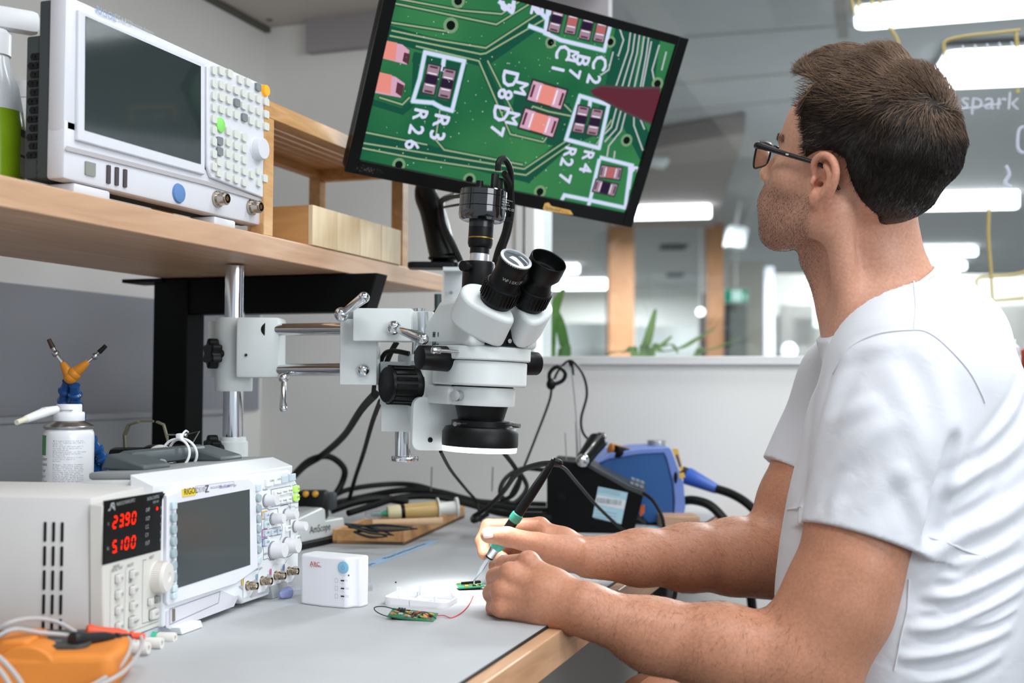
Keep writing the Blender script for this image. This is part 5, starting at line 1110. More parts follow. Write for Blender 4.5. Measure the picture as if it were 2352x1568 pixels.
for i in (): bd.cone((nm[i]+nm[i+1])/2+(nm[i]-nW)*.0, (nm[i]+nm[i+1])/2-UP*.0-FW*.014+(nm[i]-nW)*.02, .003, .002, .007, 1)
for q, w_ in zip(nm, (.35, .3, .3)): bd.cone(q-FW*.008, nW*.6+q*.4-FW*.012, .0035, .0028, .006)
# far hand: pen grip round the iron
fm_ = [PP(1240, 1208, 1.535), PP(1228, 1232, 1.555), PP(1218, 1258, 1.565), PP(1216, 1284, 1.565)]
ff = [([fm_[0], PP(1122, 1209, 1.552), PP(1107, 1243, 1.543), PP(1112, 1272, 1.530)], [.0118, .0102, .0092, .0080]), ([fm_[1], PP(1165, 1248, 1.585), PP(1140, 1276, 1.562), PP(1154, 1282, 1.522)], [.0118, .0106, .0094, .0086]),
      ([fm_[2], PP(1158, 1275, 1.592), PP(1138, 1300, 1.570), PP(1160, 1306, 1.535)], [.0110, .0100, .0090, .0080]), ([fm_[3], PP(1176, 1298, 1.590), PP(1160, 1318, 1.570), PP(1180, 1322, 1.545)], [.0100, .0088, .0080, .0072])]
hand(fW, fm_, [.0126, .0126, .012, .011], ff, [PP(1318, 1268, 1.492), PP(1236, 1250, 1.482), PP(1165, 1232, 1.484), PP(1122, 1228, 1.492)], [.0195, .0145, .0120, .0108], .0125)
bd.ell(PP(1275, 1272, 1.505), (.026, .020, .018), None, .02)
# --- upper body under the shirt
for d0 in (1.40, 1.54): bd.chain([PP(2100, 900, d0), PP(2085, 1200, d0), PP(2070, 1560, d0)], [.09, .10, .10], .06)
allp = np.array([q[4] for q in bd.p if q[5] < 1e8]); allr = np.array([q[5] for q in bd.p if q[5] < 1e8])
lo = (allp-allr[:, None]).min(0)-.02; hi = (allp+allr[:, None]).max(0)+.02
Vb, Qb = nets(bd, lo, hi, .0021)
Vb = relax(Vb, Qb, 2, .45)
# colour of the skin: tan, redder at ears, knuckles and cheeks, stubble on jaw, lip and upper neck
L_ = Hl(Vb); x, y, z = L_.T
def ss(a, b, v): t_ = np.clip((v-a)/(b-a), 0, 1); return t_*t_*(3-2*t_)
base = np.array(lin('cf9a80')[:3]); col = np.tile(base, (len(Vb), 1))
headm = (np.linalg.norm(L_, axis=1) < .22)
beard = headm*ss(-.012, -.034, z)*ss(-.012, .03, x+.0*z)*(1-ss(-.125, -.16, z-.35*x+.03))
beard = beard*(1-.5*ss(.0, -.02, x-.0))*(1-np.exp(-((x-.115)/.01)**2-((z+.055)/.006)**2-(y/.02)**2))
tip_ = ss(.05, .105, x)*ss(-.045, -.085, z)
col = col*(1-(beard*(.30+.22*tip_))[:, None])+np.array(lin('5b463a')[:3])*(beard*(.30+.22*tip_))[:, None]
earm = headm*ss(.073, .080, np.abs(y)); col = col*(1-.35*earm[:, None])+np.array(lin('d08368')[:3])*(.35*earm)[:, None]
tan = (~headm)*1.; col = col*(1-tan[:, None])+np.array(lin('ba8265')[:3])*tan[:, None]
armb = np.zeros(len(Vb))
for q in nm+fm_: armb += np.exp(-(np.linalg.norm(Vb-q, axis=1)/.011)**2)
col = col*(1-.22*np.clip(armb, 0, 1)[:, None])+np.array(lin('c4694f')[:3])*(.22*np.clip(armb, 0, 1))[:, None]
col *= (1+.045*noise3(Vb, 120, 3)+.03*noise3(Vb, 420, 5))[:, None]
rg = np.random.RandomState(4)
for k in range(60):
    q = Vb[rg.randint(len(Vb))]; dd = np.linalg.norm(Vb-q, axis=1); mk = np.exp(-(dd/rg.uniform(.0010, .0018))**2)*.45; col = col*(1-mk[:, None])+np.array(lin('6b3a28')[:3])*mk[:, None]
def skin_mat():
    m = bpy.data.materials.new('skin'); m.use_nodes = True; nt = m.node_tree; b = nt.nodes['Principled BSDF']
    a = nt.nodes.new('ShaderNodeVertexColor'); a.layer_name = 'tone'; tc = nt.nodes.new('ShaderNodeTexCoord')
    n = nt.nodes.new('ShaderNodeTexNoise'); n.inputs['Scale'].default_value = 260; n.inputs['Detail'].default_value = 6
    mx = nt.nodes.new('ShaderNodeMix'); mx.data_type = 'RGBA'; mx.blend_type = 'OVERLAY'; mx.inputs[0].default_value = .28
    bp = nt.nodes.new('ShaderNodeBump'); bp.inputs['Strength'].default_value = .22; bp.inputs['Distance'].default_value = .0008
    n2 = nt.nodes.new('ShaderNodeTexNoise'); n2.inputs['Scale'].default_value = 420; n2.inputs['Detail'].default_value = 4
    for p_, q_ in ((tc.outputs['Object'], n.inputs['Vector']), (a.outputs['Color'], mx.inputs[6]), (n.outputs['Fac'], mx.inputs[7]), (mx.outputs[2], b.inputs['Base Color']), (tc.outputs['Object'], n2.inputs['Vector']), (n2.outputs['Fac'], bp.inputs['Height']), (bp.outputs['Normal'], b.inputs['Normal'])): nt.links.new(p_, q_)
    b.inputs['Roughness'].default_value = .48; b.inputs['Specular IOR Level'].default_value = .4; b.inputs['Subsurface Weight'].default_value = .25; b.inputs['Subsurface Radius'].default_value = (1, .4, .25); b.inputs['Subsurface Scale'].default_value = .006
    return m
M_skin = skin_mat()
# legs (mostly below the picture), joined to the same body mesh
lg = SDF(); hipc = P(2130, 1760, 1.47)
knee_n, knee_f = P(1545, 1655, 1.42), P(1500, 1640, 1.66)
for hip, kn in ((P(2120, 1720, 1.40), knee_n), (P(2100, 1700, 1.58), knee_f)):
    an = np.array([kn[0]+.02, kn[1], .10]); toe = an+np.array([-.17, .0, -.055])
    lg.cone(hip, kn, .085, .056, .02); lg.cone(kn, an, .052, .036, .02); lg.cone(an+np.array([.03, 0, -.06]), toe, .035, .028, .02)
Vl, Ql = nets(lg, np.array([q[4]-q[5] for q in lg.p]).min(0)-.02, np.array([q[4]+q[5] for q in lg.p]).max(0)+.02, .007)
coll = np.tile(np.array(lin('ba8265')[:3]), (len(Vl), 1))
pw = P(2080, 1500, 1.47); PW = TR(float(pw[0]), float(pw[1]), 0)
body = npmesh('person', np.concatenate([Vb, Vl])-np.array(PW.translation), np.concatenate([Qb, Ql+len(Vb)]), M_skin, None, np.concatenate([col, coll]))
body.matrix_world = PW; WORLD[body.name] = PW
tag(body, 'seated person in a white t-shirt holding a soldering iron and looking up at the monitor', 'person')
Nb = normals(Vb, Qb)

# --- shirt
sh = SDF()
for d0, dr in ((1.385, 0), (1.565, -.0)):
    sh.chain([PP(2108, 800, d0+.02), PP(2116, 905, d0), PP(2102, 1080, d0), PP(2084, 1280, d0), PP(2066, 1450, d0), PP(2058, 1640, d0+.005)], [.080+dr, .108+dr, .126+dr, .137+dr, .132+dr, .136+dr], .05)
NT = len(sh.p)
sh.chain([PP(2040, 735, 1.43), PP(2105, 790, 1.36), PP(2088, 868, 1.315)], [.068, .074, .078], .05)
sh.chain([PP(2040, 735, 1.46), PP(2060, 800, 1.56), PP(1965, 890, 1.645)], [.068, .072, .074], .05)
sh.cone(PP(2045, 725, 1.44), PP(2150, 800, 1.46), .080, .09, .04)
nh = PP(1983, 1245, 1.282); axn = nh-nS; axn /= np.linalg.norm(axn)
sh.chain([PP(2088, 868, 1.315), PP(2050, 1010, 1.295), nh+axn*.03], [.080, .0745, .0705], .035)
fh = PP(1848, 1098, 1.64); axf = fh-PP(1955, 890, 1.655); axf /= np.linalg.norm(axf)
sh.chain([PP(1962, 890, 1.65), fh+axf*.02], [.076, .0645], .03)
# folds: raised cloth ridges following the ones in the photo
def hit(px, py, f=sh):
    r = ray(px, py); t_ = 1.0
    for _ in range(60):
        d = float(f.ev((CAMP+r*t_)[None])[0]); t_ += d*.8
        if d < .0004 or t_ > 2.2: break
    return CAMP+r*t_
# (points, radius, how far it stands out, torso or sleeve)
FOLDS = [([(2128, 800), (2160, 900), (2182, 1010), (2186, 1100)], .020, .0040, 0), ([(2020, 820), (2080, 900), (2120, 1000), (2140, 1120)], .018, .0026, 0), ([(1870, 1150), (1935, 1060), (2010, 990), (2080, 960)], .016, .0030, 0), ([(1862, 1090), (1890, 980), (1925, 880), (1960, 810)], .016, .0034, 0),
    ([(1980, 1180), (2030, 1110), (2090, 1070)], .014, .0026, 0), ([(2060, 1060), (2100, 1140), (2125, 1220)], .014, .0030, 0), ([(1905, 1185), (1925, 1130), (1960, 1090)], .011, .0022, 0), ([(1925, 830), (1985, 800), (2060, 790)], .014, .0022, 0), ([(1900, 980), (1960, 940), (2040, 930)], .013, .0018, 0),
    ([(2352, 1000), (2280, 1062), (2200, 1110), (2160, 1150)], .016, .0060, 1), ([(2352, 880), (2300, 980), (2230, 1060)], .014, .0034, 1), ([(2370, 1130), (2290, 1190), (2200, 1232), (2120, 1300)], .018, .0060, 1), ([(2300, 1080), (2240, 1140), (2190, 1175)], .012, .0028, 1),
    ([(2360, 1290), (2290, 1325), (2190, 1366), (2110, 1372), (2085, 1340)], .012, .0062, 1), ([(2345, 1225), (2270, 1272), (2180, 1300)], .013, .0040, 1), ([(2350, 1345), (2270, 1392), (2160, 1440), (2080, 1448)], .011, .0060, 1), ([(2250, 1300), (2200, 1330), (2150, 1326)], .009, .0030, 1),
    ([(2325, 1440), (2240, 1478), (2130, 1506), (2060, 1510)], .011, .0055, 1), ([(2335, 1392), (2280, 1425), (2220, 1440)], .008, .0035, 1), ([(2300, 1500), (2200, 1550), (2100, 1568)], .012, .0050, 1), ([(2160, 1400), (2110, 1404), (2078, 1396)], .008, .0030, 1), ([(1830, 1262), (1840, 1160), (1860, 1060)], .014, .0030, 1)]
TF = []; FP = []
for pts, r, pr_, tf_ in FOLDS:
    q = [hit(*p_) for p_ in pts]; q = np.array([list(v) for v in spline([tuple(v) for v in q], 14)]); n_ = len(q)
    FP.append((q, np.array([math.sin(math.pi*(i+.5)/n_)**.7 for i in range(n_)]), r*(.62 if tf_ else .75), pr_*(.95 if tf_ else .85)))
def fold_disp(X):
    """cloth folds: a rounded ridge with a shallow valley on each side"""
    out = np.zeros(len(X))
    for q, env, w_, pr_ in FP:
        lo_, hi_ = q.min(0)-w_*4, q.max(0)+w_*4; idx = np.where(((X > lo_) & (X < hi_)).all(1))[0]
        for k in range(0, len(idx), 8000):
            ii = idx[k:k+8000]; D2 = ((X[ii][:, None, :]-q[None])**2).sum(2); b_ = D2.argmin(1); d = np.sqrt(D2[np.arange(len(ii)), b_])/w_; e_ = env[b_]
            out[ii] += pr_*e_*(np.exp(-d*d*1.2)-.55*np.exp(-((d-1.7)/.8)**2))
    return out
# grooves: armpit crease, armhole seam and fold valleys
GRV = [([(2195, 1010), (2180, 1080), (2160, 1160), (2140, 1230)], .005)]
for pts, r in GRV:
    q = [hit(*p_) for p_ in pts]; q = [np.array(v) for v in spline([tuple(v) for v in q], 4)]; sh.chain([v-FW*.001 for v in q], [r]*len(q), .014, 1)
SEAMS = ([(1912, 858), (1950, 800), (2010, 768), (2080, 758), (2130, 762), (2180, 800), (2225, 850), (2252, 900), (2262, 925)], [(2088, 1330), (2084, 1400), (2072, 1450), (2054, 1540)], [(2098, 640), (2104, 700), (2100, 755)])
def wr(X, d):
    return d+.0007*noise3(X*np.array([1, 1, 1.6]), 55, 8)+.0012*noise3(X*np.array([1, 1, 1.5]), 22, 12)
sh.fn(wr)
# openings: neck, hems
cn = np.array([P(1975, 560, 1.435), P(2035, 735, 1.445)]); cax = (cn[1]-cn[0])/np.linalg.norm(cn[1]-cn[0])
colp = [P(1921, 757, 1.44), P(2132, 621, 1.46)]; up_n = np.cross(colp[1]-colp[0], FWH); up_n /= np.linalg.norm(up_n)
if up_n[2] < 0: up_n = -up_n
lip = .5*(colp[0]+colp[1])
def neckcut(X, d):
    e = (X-lip)@up_n; rad = X-lip-e[:, None]*up_n; rr = np.linalg.norm(rad, axis=1); near = rr < .14
    return np.where(near, np.maximum(d, e), d)
sh.fn(neckcut); sh.cone(P(2000, 560, 1.44), P(2028, 700, 1.448), .066, .0715, .004, 1)
def hemcut(X, d):
    for o_, a_, sh_, R_ in ((nh, axn, nS, .12), (fh, axf, fS, .10)):
        v = X-o_; e = v@a_; rad = np.linalg.norm(v-e[:, None]*a_, axis=1); m_ = (rad < R_) & (e > -.05) & (e < .12)
        d = np.where(m_, np.maximum(d, e), d)
    return d
sh.p.append((3, hemcut, 0, 2, np.zeros(3), 1e9))
sh.cone(nh-axn*.06, nh+axn*.05, .052, .0665, .004, 1); sh.cone(fh-axf*.05, fh+axf*.04, .046, .0555, .004, 1)
torso = SDF(); torso.p = sh.p[:NT]+TF
def addt(X, d):
    c_ = X.mean(0); h_ = np.linalg.norm(X-c_, axis=1).max(); e = torso.ev(X, c_, h_) if h_ < .1 else torso.ev(X); e = wr(X, e); e = np.where((np.linalg.norm((X-lip)-((X-lip)@up_n)[:, None]*up_n, axis=1) < .14), np.maximum(e, (X-lip)@up_n), e); return np.minimum(d, e+.0006)
sh.fn(addt); sh.cone(P(2000, 560, 1.44), P(2028, 700, 1.448), .064, .0695, .004, 1)
allp = np.array([q[4] for q in sh.p if q[5] < 1e8 and q[3] == 0]); allr = np.array([q[5] for q in sh.p if q[5] < 1e8 and q[3] == 0])
lo = (allp-allr[:, None]).min(0)-.02; hi = (allp+allr[:, None]).max(0)+.02
keep_h = sh.p
Vs, Qs_ = nets(sh, lo, hi, .0026); Vs = relax(Vs, Qs_, 1, .5); Ns = normals(Vs, Qs_); Vs = Vs+Ns*fold_disp(Vs)[:, None]
def cloth_mat():
    m = mat('white_cotton', 'dfe0e4', .85, spec=.2); nt = m.node_tree; b = nt.nodes['Principled BSDF']; b.inputs['Sheen Weight'].default_value = .15
    tc = nt.nodes.new('ShaderNodeTexCoord'); n = nt.nodes.new('ShaderNodeTexNoise'); n.inputs['Scale'].default_value = 1500; n3 = nt.nodes.new('ShaderNodeTexNoise'); n3.inputs['Scale'].default_value = 34; n3.inputs['Detail'].default_value = 3; n3.inputs['Distortion'].default_value = .6
    bp = nt.nodes.new('ShaderNodeBump'); bp.inputs['Strength'].default_value = .12; bp.inputs['Distance'].default_value = .0006; b2 = nt.nodes.new('ShaderNodeBump'); b2.inputs['Strength'].default_value = .25; b2.inputs['Distance'].default_value = .004
    for p_, q_ in ((tc.outputs['Object'], n.inputs['Vector']), (tc.outputs['Object'], n3.inputs['Vector']), (n3.outputs['Fac'], b2.inputs['Height']), (b2.outputs['Normal'], bp.inputs['Normal']), (n.outputs['Fac'], bp.inputs['Height']), (bp.outputs['Normal'], b.inputs['Normal'])): nt.links.new(p_, q_)
    return m
M_cloth = cloth_mat()
shirt = npmesh('t_shirt', Vs, Qs_, M_cloth, body)
# stitched hem lines and neck rib
def seam(name, c, a_, r, off, rad=.0009, n_=60, start=0):
    u = np.cross(a_, Zv); u /= np.linalg.norm(u); v = np.cross(a_, u); pts = []
    for k in range(n_):
        an = 2*math.pi*k/n_; d_ = u*math.cos(an)+v*math.sin(an); o_ = c+a_*off; lo_, hi_ = .03, .13
        for _ in range(24):
            md = (lo_+hi_)/2
            if float(SH_EV((o_+d_*md)[None])[0]) < 0: lo_ = md
            else: hi_ = md
        hp = o_+d_*lo_; pts.append(tuple(hp+d_*(.0004+float(fold_disp(hp[None])[0]))))
    return pts
SH_EV = lambda X: sh.ev(X)
for c_, a_ in ((nh, axn),):
    pts = seam('hem', c_, a_, .07, -.0215); b = MB(); b.tube(pts, .0016, 6, 1, True); b.build('hem_seam', M_cloth, shirt)
b = MB(); u = colp[1]-colp[0]; u /= np.linalg.norm(u); v = np.cross(up_n, u)
pts = [tuple(lip-up_n*.002+u*(.0745*math.cos(a))+v*(.0745*math.sin(a))) for a in np.linspace(0, 2*math.pi, 48, endpoint=False)]
b.tube(pts, .0058, 8, 1, True); b.build('neck_rib', M_cloth, shirt)
for pts in SEAMS:
    q = [tuple(v-FW*(.0002+float(fold_disp(v[None])[0]))) for p_0 in [0] for v in [hit(*p_) for p_ in spline([(a, b_, 0) for a, b_ in pts], 4) for p_ in [(p_[0], p_[1])]]]; b = MB(); b.tube(q, .0011, 6, 1); b.build('seam', M_cloth, shirt)
# shorts
so = SDF(); so.cone(P(2120, 1700, 1.40), knee_n*.55+P(2120, 1720, 1.40)*.45, .115, .085, .03); so.cone(P(2100, 1690, 1.58), knee_f*.55+P(2100, 1700, 1.58)*.45, .115, .085, .03); so.cone(P(2075, 1730, 1.43), P(2075, 1730, 1.53), .12, .12, .06)
Vo, Qo = nets(so, np.array([q[4]-q[5] for q in so.p]).min(0)-.02, np.array([q[4]+q[5] for q in so.p]).max(0)+.02, .006); npmesh('shorts', Vo, Qo, mat('navy_shorts', '3a4250', .85), body)
for kn in (knee_n, knee_f):
    s2 = SDF(); an = np.array([kn[0]+.02, kn[1], .10]); s2.cone(an+np.array([.03, 0, -.058]), an+np.array([-.19, 0, -.062]), .044, .036, .02); s2.cone(an+np.array([.0, 0, -.05]), an+np.array([-.02, 0, -.01]), .044, .044, .02); s2.plane((0, 0, .002), (0, 0, -1))
    Vq, Qq = nets(s2, np.array([q[4]-q[5] for q in s2.p[:2]]).min(0)-.02, np.array([q[4]+q[5] for q in s2.p[:2]]).max(0)+.02, .006); npmesh('shoe', Vq, Qq, mat('shoe_black', '1d1e20', .7), body)

# --- hair
HP = [(1700, 40), (1822, 108), (1828, 150), (1846, 182), (1880, 193), (1866, 214), (1846, 244), (1839, 285), (1842, 322), (1843, 372), (1864, 358), (1884, 350), (1915, 352), (1940, 368), (1948, 410), (1958, 455), (1975, 492), (2000, 518), (2045, 548), (2110, 585), (2300, 640), (2330, -40)]
side_o = H(0, .072, 0); polyh = []
for q in HP:
    w_ = Hl(onplane(q[0], q[1], side_o if q[0] < 1990 else H(0, .012, 0), hl)[None])[0]; polyh.append((w_[0], w_[2]))
polyh = np.array(polyh)
def poly_sd(U, poly):
    d = np.full(len(U), 1e9); ins = np.zeros(len(U), bool)
    for i in range(len(poly)):
        a, b_ = poly[i-1], poly[i]; e = b_-a; w_ = U-a; t_ = np.clip((w_@e)/(e@e), 0, 1); q = w_-t_[:, None]*e; d = np.minimum(d, (q*q).sum(1))
        c1 = (a[1] <= U[:, 1]) & (b_[1] > U[:, 1]); c2_ = (b_[1] <= U[:, 1]) & (a[1] > U[:, 1]); cr = e[0]*w_[:, 1]-e[1]*w_[:, 0]
        ins ^= (c1 & (cr > 0)) | (c2_ & (cr < 0))
    return np.where(ins, -1, 1)*np.sqrt(d)
hair = SDF(); hair.p += hd.p[:21]
CROWN = np.array([-.088, .020, .098])
def hflow(Lc):
    """growing direction in head space: away from the crown whorl, the top swept forward"""
    v = Lc-CROWN; r = np.linalg.norm(v, axis=1)[:, None]; f = v/np.maximum(r, 1e-6)
    sw = np.cross(np.tile([-.5, .1, .85], (len(Lc), 1)), f)*.9*np.exp(-(r/.035)**2); f = f+sw
    top = ss(.085, .13, Lc[:, 2])[:, None]; f = f+top*np.array([.5, .25, .1]); f = f+(1-top)*np.array([-.15, 0, -.55])*ss(.02, -.06, Lc[:, 0])[:, None]
    return f/np.linalg.norm(f, axis=1)[:, None]
def hairthick(X, d):
    Lc = Hl(X); x_, y_, z_ = Lc.T; pd = -poly_sd(Lc[:, [0, 2]], polyh); fr = ss(-.001, .011, pd)
    top = ss(.06, .125, z_); t_ = .0105+.0235*top*ss(-.12, -.02, x_)+.012*ss(-.05, -.09, x_)*ss(.0, .06, z_)
    t_ = t_+.007*np.exp(-((x_-.045)/.036)**2-((z_-.118)/.035)**2)-.004*ss(.0, -.06, z_)
    fl = hflow(Lc); side = np.cross(fl, Lc/np.linalg.norm(Lc, axis=1)[:, None]); ph = (Lc*side).sum(1)
    wv = .0016*noise3(np.stack([ph*3.0, x_*.6, z_*.6], 1), 150, 21)+.0017*noise3(np.stack([x_*.5+y_, z_, x_], 1), 95, 22)*top
    return np.where(pd > -.004, d-(t_*fr*1.0-.003*(1-fr))-wv*fr, .02+0*d)
hair.fn(hairthick)
lo = HO-.17; hi = HO+np.array([.17, .17, .22]); Vh, Qh = nets(hair, lo, hi, .0024); Vh = relax(Vh, Qh, 1, .5)
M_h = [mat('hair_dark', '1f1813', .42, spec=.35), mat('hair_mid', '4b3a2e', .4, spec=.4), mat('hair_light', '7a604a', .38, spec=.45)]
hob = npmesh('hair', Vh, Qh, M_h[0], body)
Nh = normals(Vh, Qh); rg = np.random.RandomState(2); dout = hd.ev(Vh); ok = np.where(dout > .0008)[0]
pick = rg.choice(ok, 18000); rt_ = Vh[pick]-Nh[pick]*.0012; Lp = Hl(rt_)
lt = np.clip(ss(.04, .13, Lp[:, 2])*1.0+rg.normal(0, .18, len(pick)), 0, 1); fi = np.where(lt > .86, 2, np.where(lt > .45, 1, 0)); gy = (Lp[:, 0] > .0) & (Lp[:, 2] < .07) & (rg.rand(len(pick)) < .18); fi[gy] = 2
Ln = .010+.016*ss(.05, .12, Lp[:, 2])+.003*rg.rand(len(pick)); Ln *= np.clip(1-.5*ss(.02, -.05, Lp[:, 2]), .4, 1)*(1-.6*ss(.03, .07, Lp[:, 0]))
fl_w = lambda p_: hflow(Hl(p_))@HR.T+.25*np.stack([noise3(p_, 130, 31), noise3(p_, 130, 32), noise3(p_, 130, 33)], 1)
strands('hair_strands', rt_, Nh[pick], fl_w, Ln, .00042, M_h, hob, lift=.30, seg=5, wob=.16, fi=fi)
# stubble, eyebrows and arm hair
bv = beard*(rg.rand(len(beard)) < .5); cand = np.where((beard > .25) & (L_[:, 1] > -.02))[0]; pk = rg.choice(cand, 5200, p=beard[cand]/beard[cand].sum())
fl_b = lambda p_: np.tile(HR@np.array([.15, 0, -1.]), (len(p_), 1)); strands('stubble', Vb[pk]-Nb[pk]*.0003, Nb[pk], fl_b, .0028, .00011, mat('stubble_brown', '3b2c22', .5), body, lift=.6, seg=2, wob=.4)
eb = np.where(headm & (np.abs(z-.043) < .005) & (np.abs(np.abs(y)-.036) < .018) & (x > .07))[0]
if len(eb): pk = rg.choice(eb, 500); strands('eyebrows', Vb[pk]-Nb[pk]*.0003, Nb[pk], lambda p_: np.sign(Hl(p_)[:, 1])[:, None]*(HR@np.array([-.3, 1, .1]))[None], .007, .00016, M_h[0], body, lift=.35, seg=3, wob=.2)
def armhair(a, b_, r, n_, nm, seed, flow, L):
    v = Vb-a; ab = b_-a; t_ = (v@ab)/(ab@ab); c = np.where((t_ > -.05) & (t_ < 1.0) & (np.linalg.norm(v-t_[:, None]*ab, axis=1) < r))[0]; rg = np.random.RandomState(seed); pk = rg.choice(c, n_)
    strands(nm, Vb[pk]-Nb[pk]*.0003, Nb[pk], flow, .009, .00009, mat('arm_hair', '6e4a33', .5), body, lift=.28, seg=3, wob=.3)
armhair(nW, nE, .07, 2600, 'arm_hair', 6, lambda p_: np.tile(RTH*-.3-Zv*.8, (len(p_), 1)), .009)
armhair(fW, fE, .07, 1800, 'arm_hair', 7, lambda p_: np.tile(RTH*.5-Zv*.5, (len(p_), 1)), .009)
# eyes
for s_ in (1, -1):
    b = MB(); b.ball(H(.0815, s_*.033, .0185), .0128, 24); e_ = b.build('eye', mat('eye_white', 'e6e2de', .15), body)
    b = MB(); b.ball(H(.0893, s_*.0325, .0187), .0058, 18); b.build('iris', mat('iris_grey', '54646c', .1), e_)
# finger nails on the gripping hand
def nail(c, u, v, w_, l_, sdf=bd):
    c = np.array(c); r = c-CAMP; L0 = np.linalg.norm(r); r = r/L0; t_ = L0-.05
    for _ in range(50):
        d = float(sdf.ev((CAMP+r*t_)[None])[0]); t_ += d*.8
        if d < .0002: break
    c = CAMP+r*t_; e = 5e-4; g_ = np.array([float(sdf.ev((c+np.eye(3)[k]*e)[None])[0]-sdf.ev((c-np.eye(3)[k]*e)[None])[0]) for k in range(3)]); g_ /= np.linalg.norm(g_)
    u = np.array(u); u = u-(u@g_)*g_; u /= np.linalg.norm(u); v = np.cross(g_, u); vs, fs = [], []; n1, n2 = 9, 9
    for i in range(n1):
        for j in range(n2):
            a, b_ = (i/(n1-1)*2-1), (j/(n2-1)*2-1); a2 = a*l_/2; b2 = b_*w_/2*(1-.18*abs(a)**4)
            q = c+u*a2+v*b2; dd = float(sdf.ev(q[None])[0]); q = q-g_*dd*1.0+g_*(.0006-.0005*max(abs(a), abs(b_))**4); vs.append(q)
    for i in range(n1-1):
        for j in range(n2-1): fs.append((i*n2+j, (i+1)*n2+j, (i+1)*n2+j+1, i*n2+j+1))
    b = MB(); b.add(vs, fs); return b.build('fingernail', mat('nail_pink', 'e8cfc6', .25, coat=.3), body)
nail(P(1121, 1224, 1.48), -RTH, Zv, .0125, .0135); nail(P(1153, 1279, 1.51), -RTH*.6-Zv*.8, Zv, .0090, .0100)

# --- glasses
gm = mat('glasses_black', '0b0b0c', .25, spec=.6)
t = thing('eyeglasses', frame(H(.1, 0, .02), tuple(hf), z=tuple(hu)), 'black rectangular framed eyeglasses worn by the person', 'glasses')
for s_ in (1, -1):
    rim = [H(.106, s_*.068, .030), H(.112, s_*.045, .034), H(.117, s_*.014, .030), H(.118, s_*.013, .006), H(.114, s_*.040, -.001), H(.108, s_*.064, .001)]
    b = MB(); b.tube([tuple(q) for q in rim], .0013, 8, 5, True); b.tube([tuple(q) for q in rim[:3]], .0022, 8, 5); b.build('rim', gm, t)
    c_ = spline([tuple(q) for q in rim], 5, True); cc = sum((np.array(q) for q in c_), np.zeros(3))/len(c_); b = MB(); b.add([*c_, tuple(cc)], [(i, (i+1) % len(c_), len(c_)) for i in range(len(c_))]); b.build('lens', glass_mat('lens_glass', 'f8fafa'), t)
    b = MB(); pts = [H(.106, s_*.069, .028), H(.098, s_*.074, .029), H(.06, s_*.077, .025), H(.02, s_*.079, .021), H(.004, s_*.0795, .019), H(-.010, s_*.0775, .010), H(-.026, s_*.072, -.008)]
    b.tube([tuple(q) for q in pts], .003, 8, 5, rs=[.0042, .0040, .0030, .0024, .0022, .0020, .0018]); b.build('temple', gm, t)
    b = MB(); b.box((0, 0, 0), (.004, .0015, .0018), frame(H(.052, s_*.0805, .0245), tuple(hf), z=tuple(hu))); b.build('hinge_stud', M_chrome, t)
b = MB(); b.tube([tuple(H(.117, .014, .026)), tuple(H(.120, 0, .029)), tuple(H(.117, -.014, .026))], .0017, 8, 4); b.build('bridge', gm, t)
# --- office chair behind
cx, cy = float(hipc[0])+.02, float(hipc[1]); t = thing('office_chair', (cx, cy, 0), 'black office chair the person sits on', 'chair')
b = MB(); b.box((cx-.02, cy, .43), (.46, .46, .07), b=.03); b.build('seat', M_black, t)
bp_ = P(2440, 1420, 1.47); b = MB(frame(bp_, tuple(RTH), z=(0, 0, 1)) @ RY(-8)); b.box((0, 0, -.02), (.05, .40, .44), b=.022); b.build('backrest', M_black, t)
b = MB(); b.tube([(cx+.1, cy, .40), (cx+.26, cy, .42), tuple(bp_+RTH*.03-Zv*.1)], .018, 8, 5); b.build('back_support', M_blackm, t)
b = MB(); b.cyl((cx, cy, .08), (cx, cy, .40), .025); b.build('gas_column', M_blackm, t)
for k in range(5):
    a = 2*math.pi*k/5+.3; b = MB(); b.tube([(cx, cy, .12), (cx+.17*math.cos(a), cy+.17*math.sin(a), .10), (cx+.30*math.cos(a), cy+.30*math.sin(a), .075)], .018, 8, 4); l_ = b.build('leg', M_blackm, t)
    b = MB(); q = (cx+.30*math.cos(a), cy+.30*math.sin(a)); b.cyl((q[0]-.012, q[1], .027), (q[0]+.012, q[1], .027), .027); b.build('castor', M_black, l_)
# ------------------------------------------------------------------ things on the bench
def cable(label, pts, r, m=M_rubber, cat='cable', name='cable', sm=7, n=8, group=None):
    b = MB(); b.tube([tuple(q) for q in pts], r, n, sm); return tag(b.build(name, m), label, cat, group)
# soldering iron in the far hand
T0 = P(1083, 1341, 1.516); T1 = P(1262, 1072, 1.490); ud = (T1-T0)/np.linalg.norm(T1-T0); LT = np.linalg.norm(T1-T0)
t = thing('soldering_iron', tuple(T0), 'green and black soldering iron held over the small circuit board', 'soldering iron')
def seg_(nm, m, prof, parent=t):
    b = MB(align(T0, T1)[0]); b.lathe([(r, f*LT) for r, f in prof], n=24); return b.build(nm, m, parent)
seg_('tip', mat('iron_tip', 'c8ccd0', .3, metal=.7), [(.0003, 0), (.0009, .03), (.0022, .10), (.0030, .14), (.0026, .16), (.0026, .255)])
seg_('sleeve', M_chrome, [(.0050, .235), (.0058, .24), (.0070, .30), (.0078, .315), (.0062, .318)])
seg_('sleeve_mouth', M_black, [(.0056, .228), (.0058, .238), (.0040, .238)])
gr = mat('grip_green', '4fae96', .5); seg_('collar', gr, [(.0078, .31), (.0092, .33), (.0096, .36), (.0088, .385), (.0060, .39)])
seg_('grip', M_black, [(.0062, .385), (.0066, .42), (.0068, .54), (.0064, .56)])
